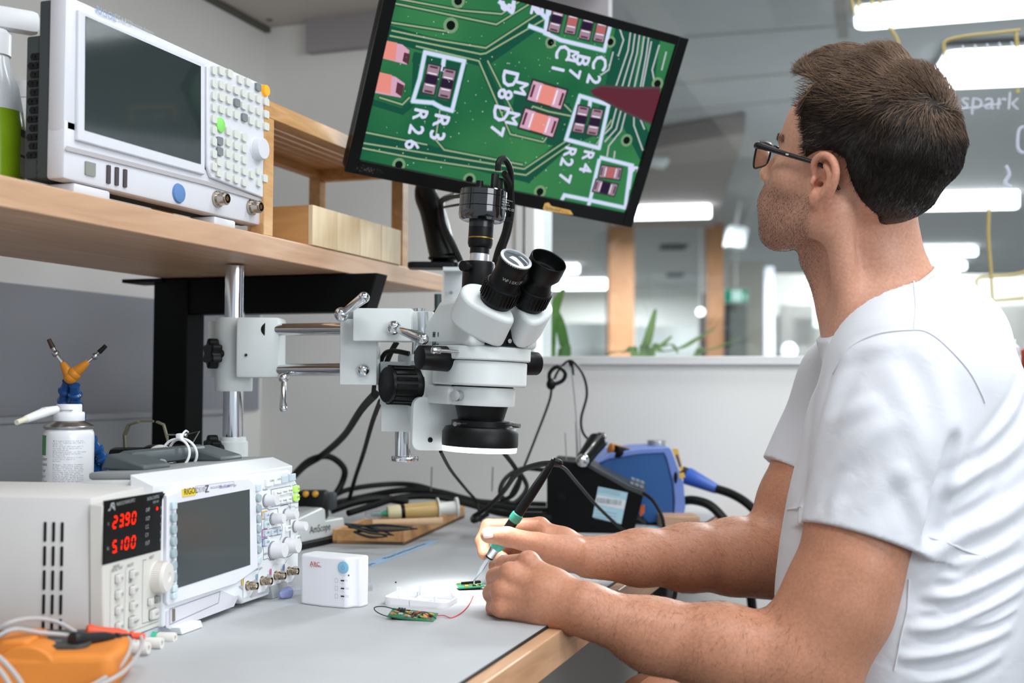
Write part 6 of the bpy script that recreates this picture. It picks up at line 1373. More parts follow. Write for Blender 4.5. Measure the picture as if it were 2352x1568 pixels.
seg_('upper_collar', mat('grip_green_dark', '2f7d68', .5), [(.0068, .54), (.0082, .56), (.0078, .60), (.0064, .605)])
seg_('handle', M_black, [(.0064, .60), (.0066, .70), (.0060, .86), (.0050, .97), (.0040, 1.0)])
seg_('strain_relief', M_rubber, [(.0042, .98), (.0036, 1.06)])
cable('thick black lead leaving the soldering iron and looping to the left', [T1+ud*.01, P(1285, 1064, 1.50), P(1240, 1066, 1.60), P(1190, 1085, 1.75), P(1155, 1130, 1.9), P(1120, 1165, 2.0), P(1088, 1186, 2.02), P(1090, 1196, 1.98), P(1120, 1180, 2.0)], .0042)
cable('thin black cable running from the iron across the white sticker of the black station', [P(1258, 1068, 1.52), P(1292, 1072, 1.55), P(1322, 1105, 1.72), P(1370, 1160, 1.86), P(1425, 1212, 1.95), P(1450, 1226, 1.96)], .0026)
# circuit board being worked on
def pcb(fr, w_, d_, label, seed, comps, nm='circuit_board'):
    t = thing(nm, fr, label, 'circuit board'); T = wm(t); b = MB(T); b.box((0, 0, .0008), (w_, d_, .0016)); b.build('board', mat('board_green', '2f7a55', .35, spec=.6), t)
    rg = random.Random(seed)
    for k in range(comps):
        x, y = rg.uniform(-w_*.44, w_*.44), rg.uniform(-d_*.40, d_*.40); kind = rg.random(); sz = rg.uniform(.0012, .003)
        b = MB(T); b.box((x, y, .0018+sz*.25), (sz*1.6, sz*.9, sz*.5), RZ(0)); 
        b.build('chip', mat(('chip_black', 'chip_tan', 'chip_silver', 'chip_amber')[int(kind*3.99)], ('15181a', 'b08c66', 'dfe3e4', 'c9a13a')[int(kind*3.99)], .35, metal=.0 if kind < .5 or kind > .75 else .6), t)
    return t
fr = frame((float(onz(1080, 1352)[0]), float(onz(1080, 1352)[1]), DZ+.004), tuple(RTH+FWH*.25), z=(.03, -.10, 1))
tb = pcb(fr, .034, .021, 'small green circuit board under the tip of the soldering iron', 3, 26)
b = MB(wm(tb)); b.box((-.004, .0, .0042), (.016, .0028, .003)); b.box((.011, .004, .0036), (.007, .006, .002)); b.build('connector', M_black, tb)
b = MB(wm(tb)); b.box((0, 0, -.0018), (.024, .016, .0036)); b.build('underside_module', M_black, tb)
fr = frame((float(onz(948, 1421)[0]), float(onz(948, 1421)[1]), DZ+.0035), tuple(RTH-FWH*.22), z=(.10, -.24, 1))
tb = pcb(fr, .054, .022, 'green circuit board with black and red wires in front of the white half shell', 8, 55)
for k in range(3): b = MB(wm(tb)); b.box((-.018+.0032*k, .005, .0030), (.0022, .0055, .0034)); b.build('pin_header', mat('pin_black_white', '2a2c2e', .4), tb)
for k in range(5): b = MB(wm(tb)); b.cyl((-.008+.0028*k, .006, .002), (-.008+.0028*k, .001, .004), .0005, n=6); b.build('pin', M_chrome, tb)
b = MB(wm(tb)); b.box((0, 0, -.0015), (.045, .018, .0025)); b.build('underside_module', M_black, tb)
D_ = lambda x, y, z=0: onz(x, y, DZ+z)
cable('thin black wire arching left of the green board with parts', [D_(912, 1420, .004), D_(880, 1412, .003), D_(862, 1402, .006), D_(862, 1394, .010), D_(885, 1393, .012), D_(925, 1405, .010), D_(945, 1412, .006)], .0006, mat('wire_black', '1a1a1c', .5), 'wire', 'wire')
cable('thin black wire arching over the right end of the board', [D_(946, 1418, .006), D_(962, 1408, .014), D_(976, 1405, .014), D_(990, 1412, .010), D_(1001, 1420, .004)], .0006, mat('wire_black', '1a1a1c', .5), 'wire', 'wire')
cable('red wire arching over the board with parts', [D_(944, 1417, .005), D_(955, 1407, .013), D_(972, 1405, .013), D_(984, 1416, .008), D_(990, 1424, .003)], .0006, mat('wire_red', 'c8232e', .45), 'wire', 'wire')
cable('long red wire curving from the board up towards the fist', [D_(1000, 1413, .002), D_(1020, 1413, .002), D_(1036, 1418, .001), D_(1058, 1408, .001), D_(1076, 1390, .001), D_(1087, 1368, .001)], .0006, mat('wire_pink', 'd6384a', .45), 'wire', 'wire')
# white half shell
fr = frame(tuple(D_(968, 1385)), tuple(RTH-FWH*.28), z=(0, 0, 1)); t = thing('half_shell', fr, 'open white plastic half shell lying between the boards', 'plastic case')
T = wm(t); W2_, D2_ = .082, .052; wh = mat('shell_white', 'e9e9ea', .4)
b = MB(T); b.prism(rrect(W2_, D2_, .012, 5), 0, .002); b.build('floor_plate', wh, t, bevel=.0008)
out = rrect(W2_, D2_, .012, 6); inn = rrect(W2_-.004, D2_-.004, .010, 6); n_ = len(out); vs = []; fs = []
for z_, hh in ((0, 0), (1, 1)):
    for (x, y) in out: vs.append((x, y, .0 if not hh else .0095-.003*max(0, x/W2_*2)))
    for (x, y) in inn: vs.append((x, y, .0 if not hh else .0095-.003*max(0, x/W2_*2)))
for i in range(n_):
    j = (i+1) % n_; fs += [(i, j, 2*n_+j, 2*n_+i), (n_+j, n_+i, 3*n_+i, 3*n_+j), (2*n_+i, 2*n_+j, 3*n_+j, 3*n_+i), (j, i, n_+i, n_+j)]
b = MB(T); b.add(vs, fs); b.build('side_wall', wh, t)
for (x, y, h_) in ((-.036, .012, .016), (-.033, .012, .016), (-.012, .0235, .017), (-.009, .0235, .017), (.016, -.002, .010), (.019, -.002, .010), (.034, .015, .012)): b = MB(T); b.box((x, y, h_/2), (.0022, .0022, h_)); b.build('clip_post', wh, t, bevel=.0003)
b = MB(T); b.box((-.006, -.004, .004), (.0014, .044, .006)); b.box((.012, .002, .003), (.035, .0014, .004)); b.build('inner_rib', wh, t)
# white device with a blue button
A, B = D_(689, 1386), D_(803, 1398); kd = (B-A); L_d = np.linalg.norm(kd); fr = frame(tuple(A), tuple(kd), z=(0, 0, 1)) ; t = thing('white_device', fr, 'white palm sized device with a round blue button standing on the bench', 'device')
T = wm(t); Hd = 123*1.30/F; dv = mat('device_white', 'e8e8ec', .38)
pl = [(0, .003), (.002, -.001), (L_d*.5, -.0042), (L_d*.93, -.0018), (L_d*.97, .002), (L_d, .008), (L_d*1.03, .010), (L_d*1.10, .012), (L_d*1.12, .018), (L_d*1.12, .028), (L_d*1.05, .031), (.004, .031), (0, .027)]
b = MB(T); b.prism([(x, y) for x, y in pl], 0, Hd); b.build('shell', dv, t, bevel=.0035, seg=4)
fd = Face(frame(tuple(A), tuple(kd), y=(0, 0, 1))); nrm_ = np.array(fd.M.to_3x3().col[2])
fd = Face(TR(*(nrm_*.0036)) @ fd.M)
b = MB(); fd.knob(b, 788, 1303, .0072, .0016, -.0012, 1); bu = b.build('button', mat('button_blue', '8cc0dc', .4), t)
b = MB(fd.frame_at(788, 1303, .0005)); b.tube([(.0022*math.cos(a), .0022*math.sin(a), 0) for a in np.linspace(2.2, 7.2, 12)], .00025, 5, 1); b.box((0, .0022, 0), (.0005, .003, .0003)); b.build('power_symbol', mat('symbol_blue', '5f9fc6', .5), bu)
b = MB(); fd.txt(b, 'A', 712, 1294, .0078, .0004); fd.txt(b, 'RC', 721, 1294.5, .0066, .0004); fd.txt(b, 'by VARIVAC', 713, 1299, .0032, .0004); 
b.build('lettering', mat('ink_red', 'c22b25', .5), t)
for y, tx in ((1333, '75'), (1351, '100'), (1369, '125')):
    b = MB(); fd.rect(b, 787, y, .0050, .0017, 0, .0005, .0008); b.build('indicator', mat('indicator_dark', '23252c', .3), t)
    b = MB(); fd.txt(b, tx, 793, y, .0036, .0004); fd.line(b, [(770, y-5), (776, y-5), (776, y+4), (770, y+4), (770, y-5)], .0004, .0004); b.build('lettering', mat('ink_pale', 'b5b8c4', .6), t)
b = MB(); fd.knob(b, 801, 1321, .0011, .0004, 0, 1); b.build('pinhole', mat('pinhole', '6f5a5c', .6), t)
# blue luer cap with a clear tube
b = MB(); q0, q1 = D_(641, 1366, .006), D_(668, 1358, .007); b.lathe([(.0020, 0), (.0050, .004), (.0068, .012), (.0078, .0135), (.0074, .018), (.0055, .019)], align(q0, q1)[0], 12)
c = tag(b.build('luer_cap', mat('luer_blue', 'aab4e6', .2, trans=.5, alpha=.9)), 'translucent blue plastic cap lying beside the oscilloscope', 'cap')
b = MB(); b.cyl(q1, D_(700, 1352, .007), .0045); b.build('tube', mat('clear_tube', 'd9dde6', .15, trans=.6, alpha=.6), c)
b = MB(); b.cyl(D_(842, 1350, .004)+RTH*.0, D_(842, 1338, .004), .008); tag(b.build('clear_cap', mat('clear_tube', 'd9dde6', .15, trans=.6, alpha=.6)), 'small clear plastic cap just right of the white device', 'cap')
# blue masking tape with handwriting
A, B = D_(840, 1299, .0006), D_(1000, 1240, .0006); u = B-A; L = np.linalg.norm(u); fr = frame(tuple(A), tuple(u), z=(0, 0, 1)); 
b = MB(fr); b.box((L/2, 0, 0), (L, .021, .0006)); tp = tag(b.build('tape_label', mat('masking_blue', '9dbbd6', .7)), 'strip of blue masking tape with handwriting stuck on the bench', 'tape')
b = MB(fr); b.text('Please Don\'t Remove from', .0125, TR(L*.24, 0, 0), .0006, sx=1.25); b.text('area', .0125, TR(.003, -.002, 0), .0006); b.build('lettering', mat('ink_black', '1c1c1e', .6), tp)
b = MB(); b.ball(D_(909, 1337, .0008), .0012); tag(b.build('solder_crumb', M_black), 'tiny black crumb on the bench above the half shell', 'crumb')
# wooden tray with syringe, stick and tweezers
c0, c1, c2, c3 = D_(1068, 1188), D_(930, 1252), D_(797, 1249), D_(790, 1196)
fr = frame(tuple(c1), tuple(c0-c1), z=(0, 0, 1)); I_ = fr.inverted(); q = I_ @ Vector(c2); Lx = np.linalg.norm(c0-c1); Wy = .27
t = thing('wooden_tray', fr, 'shallow wooden tray with a syringe lying across it', 'tray'); T = wm(t); M_try = wood('tray_wood', 'b98550', 'd8a771', 0, 10, 6, .5); Wy = np.linalg.norm(c2-c1)*1.25
sk_ = Matrix(((1, (q.x)/max(q.y, .01)*1.0, 0, 0), (0, 1, 0, 0), (0, 0, 1, 0), (0, 0, 0, 1)))
b = MB(T @ sk_); b.box((Lx/2, Wy/2, .003), (Lx, Wy, .005)); b.build('floor_board', mat('tray_floor', '5c5248', .7), t)
for (cx_, cy_, wx, wy) in ((Lx/2, .003, Lx, .006), (Lx/2, Wy-.003, Lx, .006), (.003, Wy/2, .006, Wy-.012), (Lx-.003, Wy/2, .006, Wy-.012)): b = MB(T @ sk_); b.box((cx_, cy_, .012), (wx, wy, .0235)); b.build('rim_board', M_try, t, bevel=.001)
dS = proj(c0)[2]
S0, S1 = P(838, 1183, 1.98), P(1052, 1164, 2.02); us = (S1-S0); LS = np.linalg.norm(us); t = thing('syringe', tuple(S0), 'syringe of yellow paste with a green needle hub lying on the tray', 'syringe')
AS = align(S0, S1)[0]
for nm, m, pr in (('needle_cap', mat('clear_tube', 'd9dde6', .15, trans=.6, alpha=.6), [(.0055, 0), (.0075, .02), (.0075, .17), (0, .18)]), ('hub', mat('hub_green', '3f9a7a', .4), [(.001, .06), (.0045, .20), (.006, .25)]), ('cap_ring', mat('paste_ring', 'd9cfa6', .4), [(.0115, .24), (.0125, .26), (.0125, .36), (.0115, .38)]),
                  ('stopper', M_black, [(.0118, .38), (.0122, .40), (.0118, .42)]), ('barrel', mat('paste_yellow', 'd8b877', .25, trans=.15), [(.0122, .42), (.0128, .44), (.0128, .74), (.0128, .78)]), ('flange', mat('syringe_white', 'dfe0db', .4), [(.0185, .775), (.0185, .79), (.013, .795)]),
                  ('plunger', mat('syringe_white', 'dfe0db', .4), [(.0100, .79), (.0105, .97), (.0165, .975), (.0165, 1.0), (0, 1.0)])):
    b = MB(AS); b.lathe([(r*1.05, z*LS) for r, z in pr], n=28); b.build(nm, m, t)
b = MB(); b.cyl(P(855, 1201, 1.92), P(1016, 1196, 1.95), .0058, .0062); tag(b.build('wooden_stick', mat('stick_wood', 'd9b58f', .6)), 'pale wooden stick lying below the syringe on the tray', 'stick')
for k, (a, c, lb) in enumerate((((792, 1203), (905, 1229), 'upper dark tweezers lying in the tray'), ((800, 1210), (960, 1214), 'lower dark tweezers crossing the tray corner'), ((812, 1221), (890, 1232), 'short dark probe in the near corner of the tray'))):
    A, B = P(*a, 1.86), P(*c, 1.86); t = thing('tweezers', tuple(A), lb, 'tweezers')
    for sg in (-1, 1): b = MB(); off = np.array([0, 0, .002*sg]); b.tube([tuple(A), tuple((A*.5+B*.5)+off*2+FWH*.004*sg), tuple(B)], .0018, 8, 5, rs=[.0016, .0024, .0007]); b.build('arm', mat('tweezer_dark', '2a2c2b', .35, metal=.5), t)
# ---- black soldering station
A, B = D_(1256, 1222), D_(1452, 1226); A = np.array([A[0], A[1], DZ]); uB = (B-A); uB[2] = 0; fk_ = Face(frame(tuple(A), tuple(uB), y=(0, 0, 1)))
t = thing('soldering_station', fk_.M, 'black wedge shaped soldering station with a pale blue sticker on its side', 'soldering station')
b = MB(); fk_.poly(b, [(1256, 1220), (1256, 1076), (1270, 1056), (1330, 1062), (1440, 1122), (1478, 1134), (1470, 1168), (1455, 1224)], -.13, 0); b.build('housing', mat('station_black', '060708', .5, spec=.2), t, bevel=.002)
b = MB(); fk_.poly(b, [(1330, 1062), (1336, 1056), (1445, 1114), (1483, 1128), (1480, 1140), (1440, 1124)], -.128, .0015); b.build('top_panel', mat('station_grey', '3a3d40', .45), t, bevel=.001)
st_ = MB(); fk_.poly(st_, [(1374, 1117), (1442, 1131), (1427, 1203), (1361, 1187)], .0002, .0007); sk = st_.build('sticker', mat('sticker_pale_blue', 'a9cfdc', .5), t, smooth=0)
b = MB(); fk_.poly(b, [(1371, 1136), (1438, 1149), (1433, 1170), (1366, 1156)], .0008, .0010); b.build('barcode_band', mat('band_white', 'd9dfe2', .5), sk, smooth=0)
b = MB(); rg_ = random.Random(2)
for k in range(34): x = 1372+k*1.65; wk = rg_.uniform(.4, 1.0); fk_.poly(b, [(x, 1142+.2*k*1.0*.95), (x+wk, 1142+.2*k*.95), (x+wk-1.5, 1154+.2*k*.95), (x-1.5, 1154+.2*k*.95)], .0011, .0012)
for y in (1122, 1127, 1170, 1177, 1184, 1190): fk_.line(b, [(1376-(y-1117)*.16, y), (1426-(y-1117)*.16, y+10)], .0006, .0012)
b.build('printing', mat('ink_slate_grey', '6c7d88', .6), sk)
b = MB(); fk_.knob(b, 1290, 1142, .0065, .001, 0, 1); b.build('screw_hole', M_black, t)
fr_ = MB(); fk_.poly(fr_, [(1470, 1168), (1481, 1165), (1480, 1180), (1470, 1190)], -.05, -.02); fr_.build('switch', mat('switch_orange', 'd0632a', .4), t)
for i in range(3):
    for j in range(2): b = MB(); fk_.poly(b, [(1448+i*11+j*2, 1108+i*4-j*8), (1456+i*11+j*2, 1111+i*4-j*8), (1456+i*11+j*2, 1116+i*4-j*8), (1448+i*11+j*2, 1113+i*4-j*8)], -.03-j*.02, -.012-j*.02); b.build('key', mat('station_key', '8d9296', .5), t)
b = MB(); b.cyl(P(1340, 1056, 2.06), P(1372, 1012, 2.10), .014, .017); b.build('holder_barrel', M_black, t); b = MB(); b.cyl(P(1362, 1024, 2.10), P(1382, 1008, 2.12), .0175, .015, b=.002); b.build('holder_mouth', M_chrome, t)
b = MB(); b.ball(P(1338, 1058, 2.02), .012); b.build('holder_pivot', M_chrome, t)
b = MB(); b.tube([P(1338, 1052, 2.03), P(1362, 1022, 2.05), P(1388, 992, 2.05)], .0018, 6, 3); b.build('holder_spring', M_steel, t)
for x, y0, y1 in ((1298, 994, 1056), (1322, 968, 1060), (1331, 985, 1060)): b = MB(); b.cyl(P(x+3, y1, 2.06), P(x, y0, 2.08), .0010, n=8); b.build('guide_wire', M_steel, t)
t = thing('desolder_brush', tuple(P(1402, 1032, 2.2)), 'orange handled tool resting behind the blue station', 'tool')
b = MB(); b.cyl(P(1400, 1030, 2.2), P(1448, 1042, 2.22), .0115, .010, b=.003); b.build('handle', mat('tool_orange', 'b9752e', .45), t); b = MB(); b.cyl(P(1446, 1042, 2.22), P(1470, 1048, 2.23), .008); b.build('neck', M_black, t)
b = MB(); b.cyl(P(1412, 1036, 2.189), P(1440, 1043, 2.209), .0118); b.build('band', M_black, t)
# ---- blue station
A, B = D_(1476, 1206), D_(1562, 1206); uB = (B-A); uB[2] = 0; fbq = Face(frame((A[0], A[1], DZ), tuple(uB), y=(0, 0, 1)))
t = thing('blue_station', fbq.M, 'blue soldering station with yellow label and grey dial behind the black one', 'soldering station')
b = MB(); fbq.poly(b, [(1372, 1068), (1398, 1050), (1470, 1040), (1524, 1038), (1534, 1060), (1546, 1110), (1548, 1170), (1540, 1204), (1490, 1204), (1476, 1188), (1390, 1150)], -.14, 0); b.build('housing', mat('station_blue', '27568f', .45), t, bevel=.003)
b = MB(); fbq.poly(b, [(1366, 1068), (1400, 1040), (1470, 1030), (1536, 1026), (1542, 1034), (1570, 1110), (1574, 1165), (1566, 1200), (1546, 1204), (1549, 1150), (1545, 1108), (1530, 1052), (1524, 1040), (1470, 1043), (1400, 1054)], -.142, .003); b.build('light_trim', mat('station_lilac', '6a83c4', .45), t, bevel=.002)
b = MB(); fbq.poly(b, [(1484, 1206), (1486, 1200), (1560, 1196), (1556, 1207)], -.13, .001); b.build('base_pad', M_black, t)
b = MB(); fbq.poly(b, [(1543, 1030), (1556, 1030), (1568, 1078), (1562, 1082)], .0032, .0042); lb_ = b.build('label', mat('label_amber', 'd6ab4e', .5), t); b = MB(); fbq.poly(b, [(1550, 1044), (1556, 1043), (1564, 1070), (1559, 1072)], .0043, .0046); b.build('display', mat('label_grey', '4d5572', .3), lb_)
b = MB(); fbq.poly(b, [(1558, 1086), (1570, 1084), (1573, 1096), (1560, 1098)], .0032, .0042); b.build('label', mat('label_amber', 'd6ab4e', .5), t)
b = MB(); q = fbq.frame_at(1551, 1096, .003); b.lathe([(.008, 0), (.008, .001), (0, .001)], q @ Matrix.Diagonal((.45, 1.4, 1, 1)), 20); b.build('slot', M_black, t)
b = MB(); q = P(1508, 1030, 2.27); b.cyl((q[0], q[1], q[2]-.004), (q[0], q[1], q[2]+.017), .0165, .0185, b=.002); b.build('dial', mat('dial_silver', 'a9adb0', .3, metal=.6), t)
t = thing('blue_hand_piece', tuple(P(1575, 1085, 2.25)), 'blue tapered hand piece plugged into the front of the blue station', 'hand piece')
b = MB(); b.cyl(P(1566, 1078, 2.25), P(1580, 1090, 2.25), .008, .013); b.build('nozzle', M_black, t)
b = MB(); b.cyl(P(1578, 1092, 2.25), P(1648, 1124, 2.22), .0175, .0095, b=.002); b.build('grip', mat('grip_blue', '3d62b4', .3), t)
cable('thick black hose from the blue hand piece to behind the arm', [P(1645, 1122, 2.22), P(1680, 1134, 2.2), P(1715, 1155, 2.17), P(1748, 1190, 2.14), P(1765, 1230, 2.1), P(1768, 1300, 2.08)], .0085)
cable('thick black hose bending down off the desk edge behind the far arm', [P(1562, 1152, 2.24), P(1590, 1148, 2.22), P(1630, 1160, 2.2), P(1665, 1195, 2.18), P(1690, 1240, 2.16), P(1712, 1310, 2.15), P(1726, 1380, 2.15), P(1735, 1500, 2.16)], .0088)
cable('black cable curving from the black station panel down to the desk', [P(1478, 1132, 1.98), P(1500, 1150, 1.96), P(1520, 1185, 1.94), P(1526, 1218, 1.93)], .0030)
cable('thin dark cable drooping below the desk edge between the arms', [P(1476, 1345, 1.75), P(1490, 1372, 1.74), P(1520, 1388, 1.74), P(1545, 1380, 1.74), P(1552, 1350, 1.75), P(1548, 1320, 1.76)], .0032)
b = MB(frame(tuple(D_(1450, 1222, .001)), tuple(RTH+FWH*.25), z=(0, 0, 1))); b.box((.03, .03, 0), (.12, .07, .0012)); tag(b.build('blue_card', mat('card_blue', '9cc4dc', .6)), 'pale blue card lying in front of the stations', 'card')
fr = frame(tuple(D_(1500, 1218)), tuple(uB), z=(0, 0, 1)); t = thing('wood_block', fr, 'small wooden block on the desk right of the blue station', 'block'); b = MB(wm(t)); b.box((.055, .045, .012), (.07, .06, .024)); b.build('body', wood('block_wood', 'a9866b', 'c39f82', 0, 10, 5, .6), t, bevel=.002)
# ---- lead holder with strap
t = thing('cable_support', tuple(P(1326, 1020, 2.12)), 'thin metal rod holding a black lead up in the air against the partition', 'support')
b = MB(); b.tube([P(1328, 1060, 2.1), P(1322, 940, 2.12), P(1310, 830, 2.14)], .0011, 6, 4); b.build('rod', M_steel, t); b = MB(); b.cyl(P(1310, 828, 2.14), P(1318, 862, 2.14), .0048, .0012); b.build('cone', M_black, t)
cable('black lead hanging in an arch over the metal rod, with a hook strap on it', [P(1170, 1140, 2.0), P(1200, 1080, 2.05), P(1238, 985, 2.1), P(1262, 920, 2.12), P(1268, 888, 2.12), P(1282, 852, 2.13), P(1310, 828, 2.14), P(1338, 858, 2.14), P(1348, 905, 2.14), P(1335, 960, 2.13), P(1340, 995, 2.12), P(1365, 1020, 2.12)], .0024)
b = MB(); b.tube([P(1265, 888, 2.11), P(1262, 858, 2.11), P(1280, 842, 2.11), P(1298, 856, 2.11), P(1292, 874, 2.11), P(1268, 884, 2.11)], .0038, 8, 5); b.ball(P(1266, 882, 2.11), .009, sc=(1, 1, 1.2)); tag(b.build('hook_strap', M_black), 'black hook and loop strap wrapped round the raised lead', 'strap')
# ---- the cable tangle at the back of the bench
for lb, r, pts in (('thick black cable coming down from the focus knob to the left', .0062, [(862, 905, 1.66), (830, 940, 1.8), (790, 1000, 2.0), (740, 1045, 2.15), (700, 1070, 2.15), (660, 1110, 2.1)]),
    ('black cable looping up behind the oscilloscope and back down', .0062, [(672, 1095, 2.1), (710, 1058, 2.15), (755, 1048, 2.18), (790, 1075, 2.18), (785, 1110, 2.18), (760, 1150, 2.16)]),
    ('thinner black cable hanging straight down from the focus knob', .0038, [(874, 920, 1.66), (855, 970, 1.8), (835, 1040, 2.0), (815, 1100, 2.12), (800, 1155, 2.15)]),
    ('long black cable, topmost of the bundle along the back', .0052, [(745, 1150, 2.15), (800, 1124, 2.2), (890, 1112, 2.25), (960, 1115, 2.25), (1040, 1140, 2.25), (1110, 1152, 2.25), (1255, 1158, 2.25)]),
    ('long black cable, middle one of the bundle along the back', .0062, [(750, 1160, 2.12), (830, 1142, 2.2), (920, 1126, 2.2), (1000, 1128, 2.2), (1090, 1150, 2.2), (1180, 1168, 2.2), (1258, 1172, 2.2)]),
    ('long black cable, lowest of the bundle along the back', .0062, [(800, 1178, 2.05), (860, 1160, 2.1), (920, 1142, 2.15), (1000, 1140, 2.16), (1080, 1158, 2.16), (1160, 1180, 2.14), (1262, 1184, 2.1)]),
    ('short thick black cable end lying under the bundle', .0072, [(760, 1172, 2.1), (820, 1152, 2.12), (880, 1145, 2.14), (938, 1153, 2.14)]),
    ('thin grey cable falling from the microscope plate to the desk', .0026, [(1012, 1036, 1.6), (1036, 1080, 1.8), (1072, 1125, 2.0), (1094, 1152, 2.05), (1104, 1196, 2.02)]),
    ('black cable coming down behind the ring light', .0040, [(1158, 1040, 1.8), (1182, 1072, 1.95), (1194, 1100, 2.0), (1180, 1135, 2.05), (1150, 1150, 2.06)]),
    ('black cable ring beside the black station', .0044, [(1256, 1080, 2.15), (1200, 1076, 2.15), (1160, 1100, 2.12), (1150, 1135, 2.1), (1180, 1155, 2.1), (1210, 1120, 2.12), (1192, 1082, 2.13)]),
    ('black plug lead lying left of the black station', .0060, [(1262, 1190, 2.02), (1230, 1186, 2.0), (1205, 1184, 1.99)]),
    ('bunched black cable hanging behind the camera tube, left strand', .0042, [(1144, 392, 1.50), (1146, 372, 1.50), (1158, 364, 1.51), (1172, 390, 1.53), (1174, 440, 1.55), (1170, 500, 1.57), (1154, 560, 1.6), (1136, 605, 1.62), (1120, 660, 1.64)]),
    ('bunched black cable hanging behind the camera tube, right strand', .0042, [(1158, 398, 1.52), (1170, 420, 1.54), (1176, 470, 1.57), (1168, 530, 1.6), (1152, 580, 1.62), (1140, 640, 1.64)]),
    ('bunched black cable hanging behind the camera tube, middle strand', .0042, [(1162, 410, 1.55), (1168, 470, 1.59), (1160, 530, 1.62), (1142, 580, 1.64), (1128, 640, 1.66)]),
    ('black cable running from the tube to the boom end', .0042, [(1056, 690, 1.62), (1020, 706, 1.64), (990, 726, 1.64), (955, 750, 1.66)]),
    ('black cable bending round above the focus knob', .0034, [(940, 812, 1.56), (905, 806, 1.57), (884, 812, 1.58), (872, 838, 1.59), (862, 870, 1.6), (858, 900, 1.62)]),
    ('black cable dropping from the cross block to the focus knob', .0040, [(912, 785, 1.6), (900, 805, 1.6), (885, 840, 1.6), (872, 880, 1.62)])): cable(lb, [P(*q) for q in pts], r)
b = MB(); b.box((0, 0, 0), (.008, .012, .006), CF(1170, 505, 1.565)); tag(b.build('cable_clip', M_black), 'small black clip binding the cables behind the camera', 'clip')
b = MB(); b.box((.0, .0, .0), (.035, .018, .016), CF(1222, 1186, 1.97)); tag(b.build('power_connector', M_black), 'black power connector lying left of the black station', 'connector')
for x, lb in ((990, 'thin upright bristle tie on the cable bundle right of the stand base'), (1130, 'thin upright bristle tie on the cable bundle near the hand')):
    b = MB(); b.cyl(P(x, 1128, 2.18), P(x+2, 1072, 2.18), .0012, n=8); tag(b.build('tie_tail', mat('tie_grey', '6f6b66', .5)), lb, 'cable tie')
t = thing('power_plug', tuple(P(715, 1160, 1.95)), 'black power plug with two amber dots behind the oscilloscope', 'plug')
b = MB(CF(718, 1160, 1.95)); b.box((0, 0, 0), (.05, .04, .05), b=.006); b.build('body', M_black, t)
for x in (702, 724): b = MB(); b.ball(P(x, 1134, 1.925), .0055); b.build('dot', mat('amber_dot', 'd59a2c', .5), t)
b = MB(CF(752, 1150, 2.0)); b.box((0, 0, 0), (.03, .03, .03), b=.005); b.build('cable_boot', mat('dark_slate_case', '3d4547', .55), t)

# ---- spray duster can
dc = 1.36; kc = dc/F; q = P(157, 1050, dc); t = thing('duster_can', (float(q[0]), float(q[1]), DZ), 'white spray can with nozzle standing behind the power supply', 'spray can')
zc = lambda y: float(P(157, y, dc)[2]); T = wm(t) @ TR(0, 0, -DZ); rc = 56*kc
b = MB(T); b.lathe([(rc*.9, DZ), (rc, DZ+.004), (rc, zc(1004)), (rc*.985, zc(994)), (rc*.93, zc(986)), (rc*.88, zc(984))], n=56); b.build('can_body', mat('can_white', 'e4e5e7', .25, coat=.4), t)
b = MB(T); b.lathe([(rc*.88, zc(984)), (rc*.98, zc(983)), (rc*.985, zc(979)), (rc*.95, zc(976)), (rc*.62, zc(967)), (rc*.58, zc(964))], n=56); b.build('metal_shoulder', M_steel, t)
b = MB(T); b.lathe([(rc*.60, zc(966)), (rc*.61, zc(965)), (rc*.61, zc(948)), (rc*.585, zc(946)), (rc*.50, zc(945)), (rc*.50, zc(930)), (rc*.48, zc(928)), (0, zc(928))], n=40); cp = b.build('cap', M_wplast, t)
b = MB(T @ RZ(-65)); b.box((rc*.50, 0, zc(941)), (.002, rc*.55, .0008)); b.build('cap_slot', mat('slot_grey', '9a9da0', .5), cp)
b = MB(); b.cyl(P(130, 940, dc-.02), P(100, 947, dc-.04), .0045, .0060); b.cyl(P(102, 947, dc-.04), P(58, 963, dc-.07), .0058, .0042, b=.001); b.build('nozzle', M_wplast, t)
b = MB(); b.cyl(P(60, 962, dc-.07), P(38, 970, dc-.085), .0035, .0030); b.build('nozzle_tip', mat('nozzle_cream', 'd8d2be', .5), t)
def wrap(a0, a1, y0, y1, m, nm, rr=1.004):
    b = MB(T); b.lathe([(rc*rr, zc(y1)), (rc*rr, zc(y0))], n=24, a0=a0, a1=a1); return b.build(nm, m, t)
va = 21+math.degrees(math.atan2(-FWH[1], -FWH[0]))       # angle that faces the camera
wrap(va-92, va-58, 1043, 998, mat('label_green', '3c8a4a', .35), 'label_patch')
b = MB(); rg_ = random.Random(9)
def ctext(s_, a0, y, size, arr_):
    a = math.radians(a0)
    for ch in s_:
        if ch != ' ':
            Mt = T @ frame((rc*1.006*math.cos(a), rc*1.006*math.sin(a), zc(y)), (-math.sin(a), math.cos(a), 0), y=(0, 0, 1)); tmp = MB(Mt); tmp.text(ch, size, Matrix.Identity(4), 0)
            o_ = len(arr_.v); arr_.v += tmp.v; arr_.f += [tuple(i+o_ for i in f) for f in tmp.f]; arr_.mi += tmp.mi
        a += size*.56/rc
